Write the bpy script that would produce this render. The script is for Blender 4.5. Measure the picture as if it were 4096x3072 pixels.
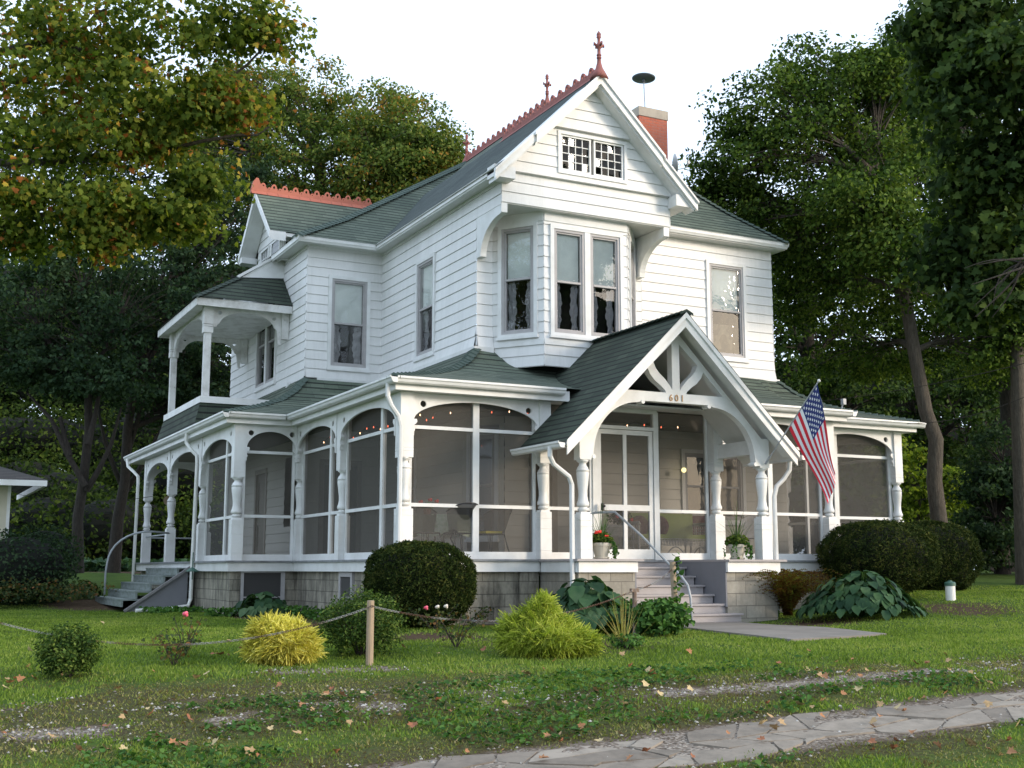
import bpy, math, random
import numpy as np
from mathutils import Vector, Matrix
from mathutils.geometry import tessellate_polygon
random.seed(7); rng = np.random.default_rng(7)
for o in list(bpy.data.objects): bpy.data.objects.remove(o)
SC = bpy.context.scene; COL = SC.collection

# ------------------------------------------------------------------ camera
YAW, PITCH, FPX = math.radians(27.156), math.radians(8.681), 4837.4
FW = Vector((math.sin(YAW)*math.cos(PITCH), math.cos(YAW)*math.cos(PITCH), math.sin(PITCH)))
RT = Vector((math.cos(YAW), -math.sin(YAW), 0)); DN = FW.cross(RT)
cd = bpy.data.cameras.new('camera'); cam = bpy.data.objects.new('camera', cd); COL.objects.link(cam)
cd.sensor_width = 36; cd.lens = FPX/4096*36; cd.clip_start = .1; cd.clip_end = 2000
m = Matrix((RT, -DN, -FW)).transposed().to_4x4(); cam.matrix_world = m
SC.camera = cam
SC.render.resolution_x, SC.render.resolution_y = 1024, 768
# ------------------------------------------------------------------ world and sun
SUN_AZ, SUN_EL = (0.70, -0.714), 14
W = bpy.data.worlds.new('World'); SC.world = W; W.use_nodes = True
nt = W.node_tree; bg = nt.nodes['Background']
sky = nt.nodes.new('ShaderNodeTexSky'); sky.sky_type = 'NISHITA'; sky.sun_disc = False
sky.sun_elevation = math.radians(SUN_EL); sky.sun_rotation = math.atan2(SUN_AZ[0], SUN_AZ[1])
sky.dust_density = 3.0; sky.air_density = 1.0
mx = nt.nodes.new('ShaderNodeMix'); mx.data_type = 'RGBA'; mx.inputs[0].default_value = .62
nt.links.new(sky.outputs[0], mx.inputs[6]); mx.inputs[7].default_value = (9.6, 11.4, 13.8, 1)   # high thin cloud veiling the sky
nt.links.new(mx.outputs[2], bg.inputs[0]); bg.inputs[1].default_value = .15
sd = bpy.data.lights.new('sun', 'SUN'); sd.energy = 2.3; sd.angle = math.radians(12); sd.color = (1, .86, .70)
so = bpy.data.objects.new('sun', sd); COL.objects.link(so)
e = math.radians(SUN_EL); sv = Vector((SUN_AZ[0]*math.cos(e), SUN_AZ[1]*math.cos(e), math.sin(e)))
so.rotation_euler = sv.to_track_quat('Z', 'Y').to_euler(); so.location = (10, -10, 12)
SC.view_settings.view_transform = 'Standard'; SC.view_settings.look = 'None'
SC.view_settings.exposure = 0.22; SC.view_settings.gamma = 1
SC.render.engine = 'CYCLES'
try: SC.cycles.transparent_max_bounces = 24; SC.cycles.max_bounces = 6
except Exception: pass

# ------------------------------------------------------------------ pixel helpers (V pixels of a 2212 px wide view)
def ray(x, y): k = 4096/2212; return FW + RT*((x*k-2048)/FPX) + DN*((y*k-1536)/FPX)
def PX(x, y, D): return ray(x, y)*D
def onY(x, y, Y): r = ray(x, y); return r*(Y/r.y)
def smooth(t): t = np.clip(t, 0, 1); return t*t*(3-2*t)
GD = [0, 5, 8.5, 10, 12, 14, 16, 26, 36, 60, 2000]; GZ = [-1.6, -1.6, -1.38, -1.2, -1.01, -.93, -.87, -.87, -.15, -.1, -.1]
SY, CY = math.sin(YAW), math.cos(YAW)
def ground(x, y):
    x = np.asarray(x, float); y = np.asarray(y, float)
    D = SY*x+CY*y; s = CY*x-SY*y
    z = np.interp(D, GD, GZ) + .42*smooth((s-4)/3)*smooth((D-16)/8)
    z = np.minimum(z, -.1)
    return z + .018*np.sin(x*1.3+y*.7)*np.sin(y*1.1-x*.5)*(D < 40)
def onG(x, y):
    r = ray(x, y); z = -1.0
    for _ in range(30): 
        p = r*(z/r.z); z = .5*z+.5*float(ground(p.x, p.y))
    return p

# ------------------------------------------------------------------ materials
def new_mat(name):
    m = bpy.data.materials.new(name); m.use_nodes = True
    return m, m.node_tree, m.node_tree.nodes['Principled BSDF']
def ramp(nt, fac, stops):
    r = nt.nodes.new('ShaderNodeValToRGB'); el = r.color_ramp.elements
    while len(el) < len(stops): el.new(.5)
    for e, (p, c) in zip(el, stops): e.position = p; e.color = (*c, 1)
    nt.links.new(fac, r.inputs[0]); return r.outputs[0]
def noise(nt, scale, detail=4, vec=None, rough=.6, vscale=None):
    n = nt.nodes.new('ShaderNodeTexNoise'); n.inputs['Scale'].default_value = scale
    n.inputs['Detail'].default_value = detail; n.inputs['Roughness'].default_value = rough
    if vec is None:
        tc = nt.nodes.new('ShaderNodeNewGeometry'); vec = tc.outputs['Position']
    if vscale:
        mp = nt.nodes.new('ShaderNodeMapping'); mp.inputs['Scale'].default_value = vscale
        nt.links.new(vec, mp.inputs[0]); vec = mp.outputs[0]
    nt.links.new(vec, n.inputs['Vector']); return n.outputs['Fac']
def mixc(nt, fac, a, b, mode='MIX'):
    m = nt.nodes.new('ShaderNodeMix'); m.data_type = 'RGBA'; m.blend_type = mode
    for s, v in ((0, fac), (6, a), (7, b)):
        if hasattr(v, 'is_output'): nt.links.new(v, m.inputs[s])
        else: m.inputs[s].default_value = v if s == 0 else (*v, 1)
    return m.outputs[2]
def bump(nt, b, h, dist, strength=1):
    bp = nt.nodes.new('ShaderNodeBump'); bp.inputs['Distance'].default_value = dist; bp.inputs['Strength'].default_value = strength
    nt.links.new(h, bp.inputs['Height']); nt.links.new(bp.outputs[0], b.inputs['Normal'])
def paint(name, col, dirt, amt=.5, rough=.5, scale=1.5, peel=None, vs=None, streak=0):
    m, nt, b = new_mat(name)
    f = noise(nt, scale, 6, vscale=vs); c = ramp(nt, f, [(.42, col), (.78, tuple(col[i]*(1-amt)+dirt[i]*amt for i in range(3)))])
    if streak:   # rain streaks and grime washed down the boards
        s1 = noise(nt, 3.2, 6, vscale=(2.6, 2.6, .22), rough=.75); s2 = noise(nt, .45, 3)
        c = mixc(nt, streak, c, ramp(nt, s1, [(.40, (1.06, 1.05, 1.04)), (.58, (.80, .80, .78)), (.75, (.42, .43, .38))]), 'MULTIPLY')
        c = mixc(nt, .25, c, ramp(nt, s2, [(.35, (.90, .92, .90)), (.65, (1.05, 1.05, 1.05))]), 'MULTIPLY')
        s3 = noise(nt, 24, 5, rough=.8); c = mixc(nt, ramp(nt, s3, [(.66, (0, 0, 0)), (.72, (.45, .45, .45))]), c, (.48, .50, .55))
    if peel:
        f2 = noise(nt, 14, 8, rough=.75); c2 = nt.nodes.new('ShaderNodeMath'); c2.operation = 'GREATER_THAN'; c2.inputs[1].default_value = peel[0]
        nt.links.new(f2, c2.inputs[0]); c = mixc(nt, c2.outputs[0], c, peel[1])
    nt.links.new(c, b.inputs['Base Color']); b.inputs['Roughness'].default_value = rough
    f3 = noise(nt, 60, 3); bump(nt, b, f3, .002, .4)
    return m
def flat(name, col, rough=.6, metal=0):
    m, nt, b = new_mat(name); b.inputs['Base Color'].default_value = (*col, 1); b.inputs['Roughness'].default_value = rough; b.inputs['Metallic'].default_value = metal
    return m
M = {}
M['siding'] = paint('white_siding', (.80, .79, .78), (.55, .55, .53), .5, .45, .9, vs=(1, 1, .5), streak=.22)
M['white'] = paint('white_trim_paint', (.78, .78, .77), (.5, .49, .45), .6, .45, 2.2, peel=(.70, (.42, .39, .36)))
M['oldwhite'] = paint('weathered_white_paint', (.70, .69, .67), (.36, .34, .30), .8, .6, 4, peel=(.64, (.33, .30, .28)))
M['gutter'] = paint('gutter_metal', (.74, .74, .73), (.45, .45, .43), .5, .35, 3)
M['frame'] = paint('grey_window_frame', (.42, .40, .40), (.30, .28, .27), .5, .5, 6)
M['tan'] = paint('tan_trim', (.33, .28, .22), (.2, .17, .13), .5, .5, 6)
M['stepgrey'] = paint('grey_stair_paint', (.36, .33, .33), (.22, .20, .19), .5, .55, 3)
M['wallgrey'] = paint('slate_grey_paint', (.20, .20, .22), (.14, .14, .15), .4, .6, 3)
M['floorgrey'] = paint('porch_floor_paint', (.24, .25, .26), (.09, .09, .08), .8, .6, 5)
M['steps_green'] = paint('mossy_green_grey_steps', (.22, .25, .24), (.07, .09, .06), .8, .75, 5, vs=(1, 1, 3))
M['rawwood'] = paint('peeling_plank_paint', (.22, .21, .21), (.11, .10, .09), .7, .8, 7, vs=(3, 3, .6))
M['pipe'] = paint('galvanised_pipe', (.36, .38, .40), (.2, .2, .2), .5, .4, 8)
M['pipewhite'] = paint('white_pipe', (.75, .74, .70), (.5, .5, .45), .4, .4, 5)
M['dark'] = flat('dark_interior', (.012, .011, .010), .9)
M['room'] = flat('dim_room', (.035, .033, .03), .9)
M['shade'] = paint('roller_blind', (.90, .95, .91), (.55, .6, .58), .5, .8, 2)
M['lace'] = None
M['terracotta'] = paint('terracotta', (.43, .13, .08), (.28, .09, .065), .6, .7, 6)
M['terracotta_old'] = paint('weathered_terracotta', (.30, .10, .085), (.12, .07, .05), .6, .75, 9)
M['ironrust'] = paint('rusty_iron', (.16, .10, .07), (.28, .27, .25), .7, .7, 22)
M['iron'] = flat('black_wrought_iron', (.02, .02, .022), .5)
M['black'] = flat('black_plastic', (.02, .02, .02), .4)
M['wicker'] = paint('white_wicker', (.6, .58, .54), (.3, .28, .25), .8, .8, 40)
M['greencloth'] = paint('green_cushion', (.30, .36, .10), (.22, .27, .07), .5, .9, 5)
M['maroon'] = paint('maroon_cushion', (.12, .035, .04), (.3, .34, .1), .3, .9, 9)
M['cloth'] = paint('pale_green_tablecloth', (.55, .62, .50), (.30, .42, .26), 1, .8, 16)
M['concrete'] = paint('concrete_walk', (.225, .20, .175), (.13, .115, .10), .8, .9, 2.2)
M['slab'] = paint('grey_flagstone', (.33, .31, .28), (.22, .20, .18), .7, .85, 3)
M['wood'] = paint('bare_post_wood', (.36, .27, .18), (.2, .16, .12), .7, .8, 9, vs=(5, 5, .6))
M['pot'] = paint('cream_pot', (.50, .46, .38), (.34, .31, .25), .4, .6, 5)
M['brass'] = flat('aged_brass', (.26, .17, .09), .45, .6)
M['dish'] = flat('dark_grey_dish', (.10, .12, .14), .4)
M['dishwhite'] = flat('pale_dish', (.5, .5, .5), .4)
M['green_pl'] = flat('dull_green_plastic', (.05, .12, .09), .5)
M['door'] = paint('brown_panel_door', (.20, .165, .12), (.12, .1, .07), .5, .5, 5)
M['inner'] = paint('porch_wall_paint', (.60, .565, .49), (.45, .42, .36), .5, .5, .9)
M['soffit'] = paint('soffit_boards', (.70, .70, .69), (.45, .44, .42), .5, .5, 1.5)
M['gardenyellow'] = flat('yellow_cushion', (.6, .5, .04), .8)

def blockmat(name, bw, bh, mortar, c1, c2, cm, stain=None, stain_amt=.5, uvspace=True, squash=0):
    m, nt, b = new_mat(name)
    uv = nt.nodes.new('ShaderNodeUVMap'); uv.uv_map = 'UVMap'
    br = nt.nodes.new('ShaderNodeTexBrick'); br.inputs['Scale'].default_value = 1
    br.inputs['Brick Width'].default_value = bw; br.inputs['Row Height'].default_value = bh
    br.inputs['Mortar Size'].default_value = mortar; br.inputs['Mortar Smooth'].default_value = .15
    br.inputs['Color1'].default_value = (*c1, 1); br.inputs['Color2'].default_value = (*c2, 1); br.inputs['Mortar'].default_value = (*cm, 1)
    nt.links.new(uv.outputs[0], br.inputs['Vector'])
    c = br.outputs['Color']
    n1 = noise(nt, 18, 5); c = mixc(nt, .35, c, ramp(nt, n1, [(.3, (.55, .55, .55)), (.75, (1.3, 1.3, 1.3))]), 'MULTIPLY')
    if stain:
        n2 = noise(nt, 2.0, 7, vscale=(2.4, 2.4, .7), rough=.7); c = mixc(nt, ramp(nt, n2, [(.40, (0, 0, 0)), (.70, (stain_amt,)*3)]), c, stain)
    nt.links.new(c, b.inputs['Base Color']); b.inputs['Roughness'].default_value = .9
    inv = nt.nodes.new('ShaderNodeMath'); inv.operation = 'SUBTRACT'; inv.inputs[0].default_value = 1; nt.links.new(br.outputs['Fac'], inv.inputs[1])
    ad = nt.nodes.new('ShaderNodeMath'); ad.operation = 'MULTIPLY_ADD'; nt.links.new(n1, ad.inputs[0]); ad.inputs[1].default_value = .4; nt.links.new(inv.outputs[0], ad.inputs[2])
    bump(nt, b, ad.outputs[0], .008, .8)
    return m
M['block'] = blockmat('concrete_block', .405, .203, .007, (.39, .355, .285), (.30, .275, .22), (.15, .135, .11), (.05, .045, .036), .95)
M['blocklight'] = blockmat('pale_concrete_block', .405, .203, .007, (.38, .35, .295), (.29, .265, .22), (.20, .18, .15), (.18, .16, .13), .5)
M['brick'] = blockmat('red_brick', .21, .075, .007, (.56, .15, .08), (.46, .12, .07), (.42, .2, .15), (.50, .22, .17), .5)
def shingle(name, c1, c2):
    m, nt, b = new_mat(name)
    uv = nt.nodes.new('ShaderNodeUVMap'); uv.uv_map = 'UVMap'
    br = nt.nodes.new('ShaderNodeTexBrick'); br.inputs['Scale'].default_value = 1
    br.inputs['Brick Width'].default_value = .31; br.inputs['Row Height'].default_value = .15
    br.inputs['Mortar Size'].default_value = .0035; br.inputs['Mortar Smooth'].default_value = .3; br.offset = .37; br.offset_frequency = 3
    br.inputs['Color1'].default_value = (*c1, 1); br.inputs['Color2'].default_value = (*c2, 1); br.inputs['Mortar'].default_value = (c2[0]*.6, c2[1]*.6, c2[2]*.6, 1)
    nt.links.new(uv.outputs[0], br.inputs['Vector'])
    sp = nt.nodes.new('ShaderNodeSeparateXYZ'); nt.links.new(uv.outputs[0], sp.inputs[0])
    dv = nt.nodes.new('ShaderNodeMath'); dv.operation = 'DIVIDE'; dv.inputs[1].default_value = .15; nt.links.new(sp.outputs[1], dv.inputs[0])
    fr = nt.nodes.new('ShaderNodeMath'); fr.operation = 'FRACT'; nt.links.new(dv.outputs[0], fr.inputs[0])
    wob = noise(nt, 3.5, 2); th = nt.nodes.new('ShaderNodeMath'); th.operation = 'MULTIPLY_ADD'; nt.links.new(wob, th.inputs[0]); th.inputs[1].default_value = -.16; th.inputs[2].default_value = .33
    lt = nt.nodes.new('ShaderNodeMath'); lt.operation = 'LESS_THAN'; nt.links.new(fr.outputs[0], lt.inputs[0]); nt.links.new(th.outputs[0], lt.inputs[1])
    n1 = noise(nt, 1.1, 5); n2 = noise(nt, 90, 2)
    c = mixc(nt, .8, br.outputs['Color'], ramp(nt, n1, [(.3, (.72, .76, .76)), (.7, (1.2, 1.15, 1.1))]), 'MULTIPLY')
    c = mixc(nt, .5, c, ramp(nt, n2, [(.3, (.6, .6, .6)), (.7, (1.4, 1.4, 1.4))]), 'MULTIPLY')
    c = mixc(nt, lt.outputs[0], c, (c2[0]*.2, c2[1]*.2, c2[2]*.2))     # painted dark shadow line where each course laps the next
    nt.links.new(c, b.inputs['Base Color']); b.inputs['Roughness'].default_value = .9
    bump(nt, b, fr.outputs[0], -.010, .8)
    return m
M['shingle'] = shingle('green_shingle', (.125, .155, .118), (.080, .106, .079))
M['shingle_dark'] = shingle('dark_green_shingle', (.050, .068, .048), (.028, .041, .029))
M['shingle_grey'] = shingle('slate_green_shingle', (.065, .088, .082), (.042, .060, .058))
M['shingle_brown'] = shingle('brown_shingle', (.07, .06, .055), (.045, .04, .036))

def glassmat(name, tint=.97, f0=.09, k=1.6):
    m = bpy.data.materials.new(name); m.use_nodes = True; nt = m.node_tree; nt.nodes.remove(nt.nodes['Principled BSDF'])
    t = nt.nodes.new('ShaderNodeBsdfTransparent'); t.inputs[0].default_value = (tint, tint, tint, 1)
    g = nt.nodes.new('ShaderNodeBsdfGlossy'); g.inputs['Roughness'].default_value = .01; g.inputs[0].default_value = (1, 1, 1, 1)
    nz = noise(nt, 3.0, 2); bp = nt.nodes.new('ShaderNodeBump'); bp.inputs['Distance'].default_value = .01; bp.inputs['Strength'].default_value = .35; nt.links.new(nz, bp.inputs['Height']); nt.links.new(bp.outputs[0], g.inputs['Normal'])
    fr = nt.nodes.new('ShaderNodeFresnel'); fr.inputs[0].default_value = 1.5
    ma = nt.nodes.new('ShaderNodeMath'); ma.operation = 'MULTIPLY_ADD'; ma.inputs[1].default_value = k; ma.inputs[2].default_value = f0-.06; nt.links.new(fr.outputs[0], ma.inputs[0])
    mx = nt.nodes.new('ShaderNodeMixShader'); nt.links.new(ma.outputs[0], mx.inputs[0]); nt.links.new(t.outputs[0], mx.inputs[1]); nt.links.new(g.outputs[0], mx.inputs[2])
    nt.links.new(mx.outputs[0], nt.nodes['Material Output'].inputs[0]); return m
M['glass'] = glassmat('window_glass')
M['glass_old'] = glassmat('leaded_glass', .5, .055, .7)
M['glass_clear'] = glassmat('clear_glass', 1.0, .045)
M['glass_dull'] = glassmat('screened_glass', .62, .07)
def screenmat(name, col, clear):
    m = bpy.data.materials.new(name); m.use_nodes = True; nt = m.node_tree; nt.nodes.remove(nt.nodes['Principled BSDF'])
    t = nt.nodes.new('ShaderNodeBsdfTransparent'); d = nt.nodes.new('ShaderNodeBsdfDiffuse'); d.inputs[0].default_value = (*col, 1)
    mx = nt.nodes.new('ShaderNodeMixShader'); nz = noise(nt, 2, 4)
    r = nt.nodes.new('ShaderNodeMapRange'); r.inputs[3].default_value = clear-.06; r.inputs[4].default_value = clear+.06; nt.links.new(nz, r.inputs[0])
    nt.links.new(r.outputs[0], mx.inputs[0]); nt.links.new(d.outputs[0], mx.inputs[1]); nt.links.new(t.outputs[0], mx.inputs[2])
    nt.links.new(mx.outputs[0], nt.nodes['Material Output'].inputs[0]); return m
M['screen'] = screenmat('insect_screen', (.135, .127, .117), .48)
M['lace'] = screenmat('lace_curtain', (.75, .75, .78), .45)
M['mesh'] = screenmat('chair_mesh', (.02, .02, .02), .32)

def foliage(name, cols, trans=.3, spread=.9, nscale=.5, rough=.7, spec=.07, pos=None):
    """cols: dark..light list; random per leaf, plus large clumps of tone that belong to the leaves"""
    m = bpy.data.materials.new(name); m.use_nodes = True; nt = m.node_tree; b = nt.nodes['Principled BSDF']
    g = nt.nodes.new('ShaderNodeNewGeometry'); n = noise(nt, nscale, 3)
    ma = nt.nodes.new('ShaderNodeMath'); ma.operation = 'MULTIPLY_ADD'; nt.links.new(g.outputs['Random Per Island'], ma.inputs[0]); ma.inputs[1].default_value = spread
    m2 = nt.nodes.new('ShaderNodeMath'); m2.operation = 'MULTIPLY_ADD'; m2.inputs[1].default_value = 1.6; m2.inputs[2].default_value = -.8-spread/2+.5; nt.links.new(n, m2.inputs[0]); nt.links.new(m2.outputs[0], ma.inputs[2])
    k = len(cols)
    c = ramp(nt, ma.outputs[0], [((pos[i] if pos else i/(k-1)), cols[i]) for i in range(k)])
    nt.links.new(c, b.inputs['Base Color']); b.inputs['Roughness'].default_value = rough
    b.inputs['Specular IOR Level'].default_value = spec
    t = nt.nodes.new('ShaderNodeBsdfTranslucent'); nt.links.new(mixc(nt, 1, c, (1.5, 1.6, .6), 'MULTIPLY'), t.inputs[0])
    mx = nt.nodes.new('ShaderNodeMixShader'); mx.inputs[0].default_value = trans
    nt.links.new(b.outputs[0], mx.inputs[1]); nt.links.new(t.outputs[0], mx.inputs[2]); nt.links.new(mx.outputs[0], nt.nodes['Material Output'].inputs[0])
    return m
M['lf_green'] = foliage('green_leaves', [(.015, .030, .007), (.036, .068, .014), (.078, .13, .024), (.15, .20, .04)], nscale=.75)
M['lf_dark'] = foliage('dark_green_leaves', [(.012, .024, .009), (.024, .046, .014), (.045, .078, .022), (.085, .125, .032)], nscale=.6)
M['lf_blue'] = foliage('deep_green_leaves', [(.012, .024, .013), (.022, .044, .022), (.038, .068, .034), (.06, .095, .045)], nscale=.6)
M['lf_turn'] = foliage('turning_maple_leaves', [(.034, .058, .010), (.070, .108, .018), (.125, .165, .028), (.21, .23, .04), (.44, .30, .05), (.26, .10, .03)], .38, spread=1.0, nscale=.9, pos=[0, .3, .6, .88, .985, 1.0])
M['lf_mix'] = foliage('green_and_rust_leaves', [(.040, .070, .016), (.08, .125, .026), (.13, .175, .04), (.17, .18, .04), (.28, .15, .03)], spread=1.0, pos=[0, .3, .6, .88, 1])
M['lf_yellowgreen'] = foliage('yellow_green_leaves', [(.008, .015, .005), (.018, .034, .009), (.045, .075, .016), (.11, .15, .03)], nscale=.35, spread=.7)
M['lf_gold'] = foliage('golden_thread_foliage', [(.22, .19, .03), (.46, .41, .07), (.68, .62, .14), (.80, .74, .24)], .25, nscale=2)
M['lf_lime'] = foliage('lime_thread_foliage', [(.10, .13, .02), (.21, .28, .035), (.36, .42, .06), (.50, .52, .12)], .25, nscale=2)
M['lf_box'] = foliage('boxwood_leaves', [(.016, .038, .010), (.035, .072, .016), (.07, .12, .025), (.17, .22, .05)], .2, nscale=3)
M['lf_yew'] = foliage('yew_needles', [(.010, .018, .005), (.024, .042, .010), (.05, .078, .018), (.12, .13, .035)], .12, nscale=4)
M['lf_sap'] = foliage('sapling_leaves', [(.05, .08, .012), (.10, .16, .02), (.2, .27, .035), (.3, .33, .05)])
M['lf_hosta'] = foliage('hosta_leaves', [(.018, .045, .024), (.032, .072, .036), (.05, .105, .045), (.10, .16, .075)], .2, nscale=2, rough=.4)
M['lf_fern'] = foliage('browning_fern', [(.05, .022, .012), (.10, .045, .02), (.14, .09, .025), (.12, .15, .03)], .3, nscale=3)
M['lf_ivy'] = foliage('ivy_leaves', [(.02, .05, .015), (.04, .10, .025), (.08, .17, .04), (.12, .22, .06)], .3, nscale=3)
M['lf_rose'] = foliage('rose_leaves', [(.03, .05, .025), (.05, .08, .035), (.09, .11, .04), (.2, .1, .04)], .3, nscale=3)
M['lf_straw'] = foliage('straw_stems', [(.30, .24, .09), (.42, .34, .13), (.25, .28, .08)], .3)
M['grass'] = foliage('grass_blades', [(.07, .11, .022), (.12, .185, .034), (.18, .26, .05), (.28, .32, .095)], .35, spread=.8, nscale=.7)
M['drygrass'] = foliage('worn_grass_blades', [(.12, .085, .045), (.15, .14, .05), (.14, .19, .045), (.22, .23, .08), (.36, .30, .17)], .3, spread=.9, nscale=1.2)
M['fallen'] = foliage('fallen_leaf', [(.50, .30, .12), (.42, .16, .05), (.62, .45, .2), (.30, .10, .04)], .3)
M['red'] = flat('red_petals', (.75, .03, .02), .5)
M['pink'] = flat('pink_petals', (.8, .12, .2), .5)
M['palepetal'] = flat('pale_petals', (.75, .68, .6), .5)
def barkmat(name, a, b_):
    m, nt, b = new_mat(name); f = noise(nt, 7, 8, vscale=(4, 4, .7), rough=.7)
    nt.links.new(ramp(nt, f, [(.3, a), (.7, b_)]), b.inputs['Base Color']); b.inputs['Roughness'].default_value = .95; bump(nt, b, f, .05, 1)
    return m
M['bark'] = barkmat('maple_bark', (.045, .035, .028), (.13, .11, .085))
M['barkdark'] = barkmat('dark_bark', (.02, .016, .013), (.06, .048, .04))

# ------------------------------------------------------------------ mesh builder
class MB:
    def __init__(s): s.v = []; s.f = []
    def face(s, pts):
        i = len(s.v); s.v += [tuple(p) for p in pts]; s.f.append(tuple(range(i, i+len(pts))))
    def add(s, verts, faces):
        i = len(s.v); s.v += [tuple(p) for p in verts]; s.f += [tuple(j+i for j in f) for f in faces]
    def box(s, x0, x1, y0, y1, z0, z1):
        s.add([(x, y, z) for z in (z0, z1) for y in (y0, y1) for x in (x0, x1)], [(0, 2, 3, 1), (4, 5, 7, 6), (0, 1, 5, 4), (2, 6, 7, 3), (0, 4, 6, 2), (1, 3, 7, 5)])
    def bar(s, a, b, w, h, up=(0, 0, 1)):
        a = Vector(a); b = Vector(b); d = (b-a).normalized(); u = d.cross(Vector(up)).normalized(); v = u.cross(d)
        s.add([p+u*(w/2*i)+v*(h/2*j) for p in (a, b) for j in (-1, 1) for i in (-1, 1)], [(0, 2, 3, 1), (4, 5, 7, 6), (0, 1, 5, 4), (2, 6, 7, 3), (0, 4, 6, 2), (1, 3, 7, 5)])
    def tube(s, pts, r, n=8, cap=True):
        pts = [Vector(p) for p in pts]; rr = r if isinstance(r, (list, tuple)) else [r]*len(pts)
        base = len(s.v); prev = None
        for k, p in enumerate(pts):
            d = (pts[min(k+1, len(pts)-1)]-pts[max(k-1, 0)])
            d = d.normalized() if d.length > 1e-9 else Vector((0, 0, 1))
            if prev is None: u = d.orthogonal().normalized()
            else: u = (prev-d*prev.dot(d)); u = u.normalized() if u.length > 1e-6 else d.orthogonal().normalized()
            prev = u; w = d.cross(u)
            for i in range(n):
                t = 2*math.pi*i/n; s.v.append(tuple(p+(u*math.cos(t)+w*math.sin(t))*rr[k]))
        for k in range(len(pts)-1):
            for i in range(n):
                a = base+k*n+i; b = base+k*n+(i+1) % n; s.f.append((a, b, b+n, a+n))
        if cap: s.f.append(tuple(base+i for i in reversed(range(n)))); s.f.append(tuple(base+(len(pts)-1)*n+i for i in range(n)))
    def lathe(s, prof, c, n=16, axis=None):
        # prof: (z, r)
        base = len(s.v); c = Vector(c)
        R = axis if axis else Matrix.Identity(3)
        for z, r in prof:
            for i in range(n):
                t = 2*math.pi*i/n; s.v.append(tuple(c+R @ Vector((r*math.cos(t), r*math.sin(t), z))))
        for k in range(len(prof)-1):
            for i in range(n):
                a = base+k*n+i; b = base+k*n+(i+1) % n; s.f.append((a, b, b+n, a+n))
        s.f.append(tuple(base+i for i in reversed(range(n)))); s.f.append(tuple(base+(len(prof)-1)*n+i for i in range(n)))
    def sphere(s, c, r, n=10, m_=6, sc=(1, 1, 1)):
        prof = [(-math.cos(math.pi*k/m_), math.sin(math.pi*k/m_)) for k in range(m_+1)]
        prof = [(z, max(x, .02)) for z, x in prof]
        R = Matrix(((r*sc[0], 0, 0), (0, r*sc[1], 0), (0, 0, r*sc[2]))); s.lathe(prof, c, n, R)
    def shape(s, o, u, w, outer, holes=(), th=.03):
        """flat outline in the (u, w) plane through o, thickness th along u x w"""
        o = Vector(o); u = Vector(u).normalized(); w = Vector(w).normalized(); nn = u.cross(w)
        rings = [outer]+list(holes); pts = [Vector((p[0], p[1], 0)) for r in rings for p in r]
        tris = tessellate_polygon([[Vector((p[0], p[1], 0)) for p in r] for r in rings])
        i0 = len(s.v); N = len(pts)
        for sgn in (.5, -.5):
            s.v += [tuple(o+u*p.x+w*p.y+nn*(th*sgn)) for p in pts]
        for t in tris:
            a, b, c = t
            ar = (pts[b]-pts[a]).cross(pts[c]-pts[a]).z
            if ar < 0: b, c = c, b
            s.f.append((i0+a, i0+b, i0+c)); s.f.append((i0+N+a, i0+N+c, i0+N+b))
        k = 0
        for r in rings:
            n = len(r)
            for i in range(n): a = i0+k+i; b = i0+k+(i+1) % n; s.f.append((a, a+N, b+N, b))
            k += n
    def parts(s):
        par = list(range(len(s.v)))
        def find(i):
            while par[i] != i: par[i] = par[par[i]]; i = par[i]
            return i
        for f in s.f:
            r = find(f[0])
            for j in f[1:]: par[find(j)] = r
        g = {}
        for f in s.f: g.setdefault(find(f[0]), []).append(f)
        out = []
        for fs in g.values():
            m = MB(); mp = {}
            for f in fs:
                for j in f:
                    if j not in mp: mp[j] = len(m.v); m.v.append(s.v[j])
                m.f.append(tuple(mp[j] for j in f))
            out.append(m)
        return out
    def build(s, name, mat, parent=None, uv=False, smooth=False, label=None, cat=None, kind=None, group=None, fix=False):
        me = bpy.data.meshes.new(name); me.from_pydata(s.v, [], s.f)
        if mat is not None:
            for mm in (mat if isinstance(mat, (list, tuple)) else [mat]): me.materials.append(mm)
        if fix:
            import bmesh
            b = bmesh.new(); b.from_mesh(me); bmesh.ops.remove_doubles(b, verts=b.verts, dist=1e-4); bmesh.ops.recalc_face_normals(b, faces=b.faces); b.to_mesh(me); b.free()
        if uv: box_uv(me)
        if smooth: me.polygons.foreach_set('use_smooth', [True]*len(me.polygons))
        me.update(); o = bpy.data.objects.new(name, me); COL.objects.link(o)
        if parent: o.parent = parent
        return tag(o, label, cat, group, kind)
def tag(o, label=None, cat=None, group=None, kind=None):
    if label: o['label'] = label
    if cat: o['category'] = cat
    if group: o['group'] = group
    if kind: o['kind'] = kind
    return o
def box_uv(me):
    L = me.uv_layers.new(name='UVMap')
    for p in me.polygons:
        n = p.normal
        if abs(n.z) > .999: u = Vector((1, 0, 0))
        else: u = Vector((0, 0, 1)).cross(n).normalized()
        v = n.cross(u)
        for li in p.loop_indices:
            co = me.vertices[me.loops[li].vertex_index].co; L.data[li].uv = (co.dot(u), co.dot(v))
def empty(name, loc=(0, 0, 0), label=None, cat=None, group=None, kind=None, parent=None):
    o = bpy.data.objects.new(name, None); o.location = loc; COL.objects.link(o); o.empty_display_size = .2
    if parent: o.parent = parent
    return tag(o, label, cat, group, kind)
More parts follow.
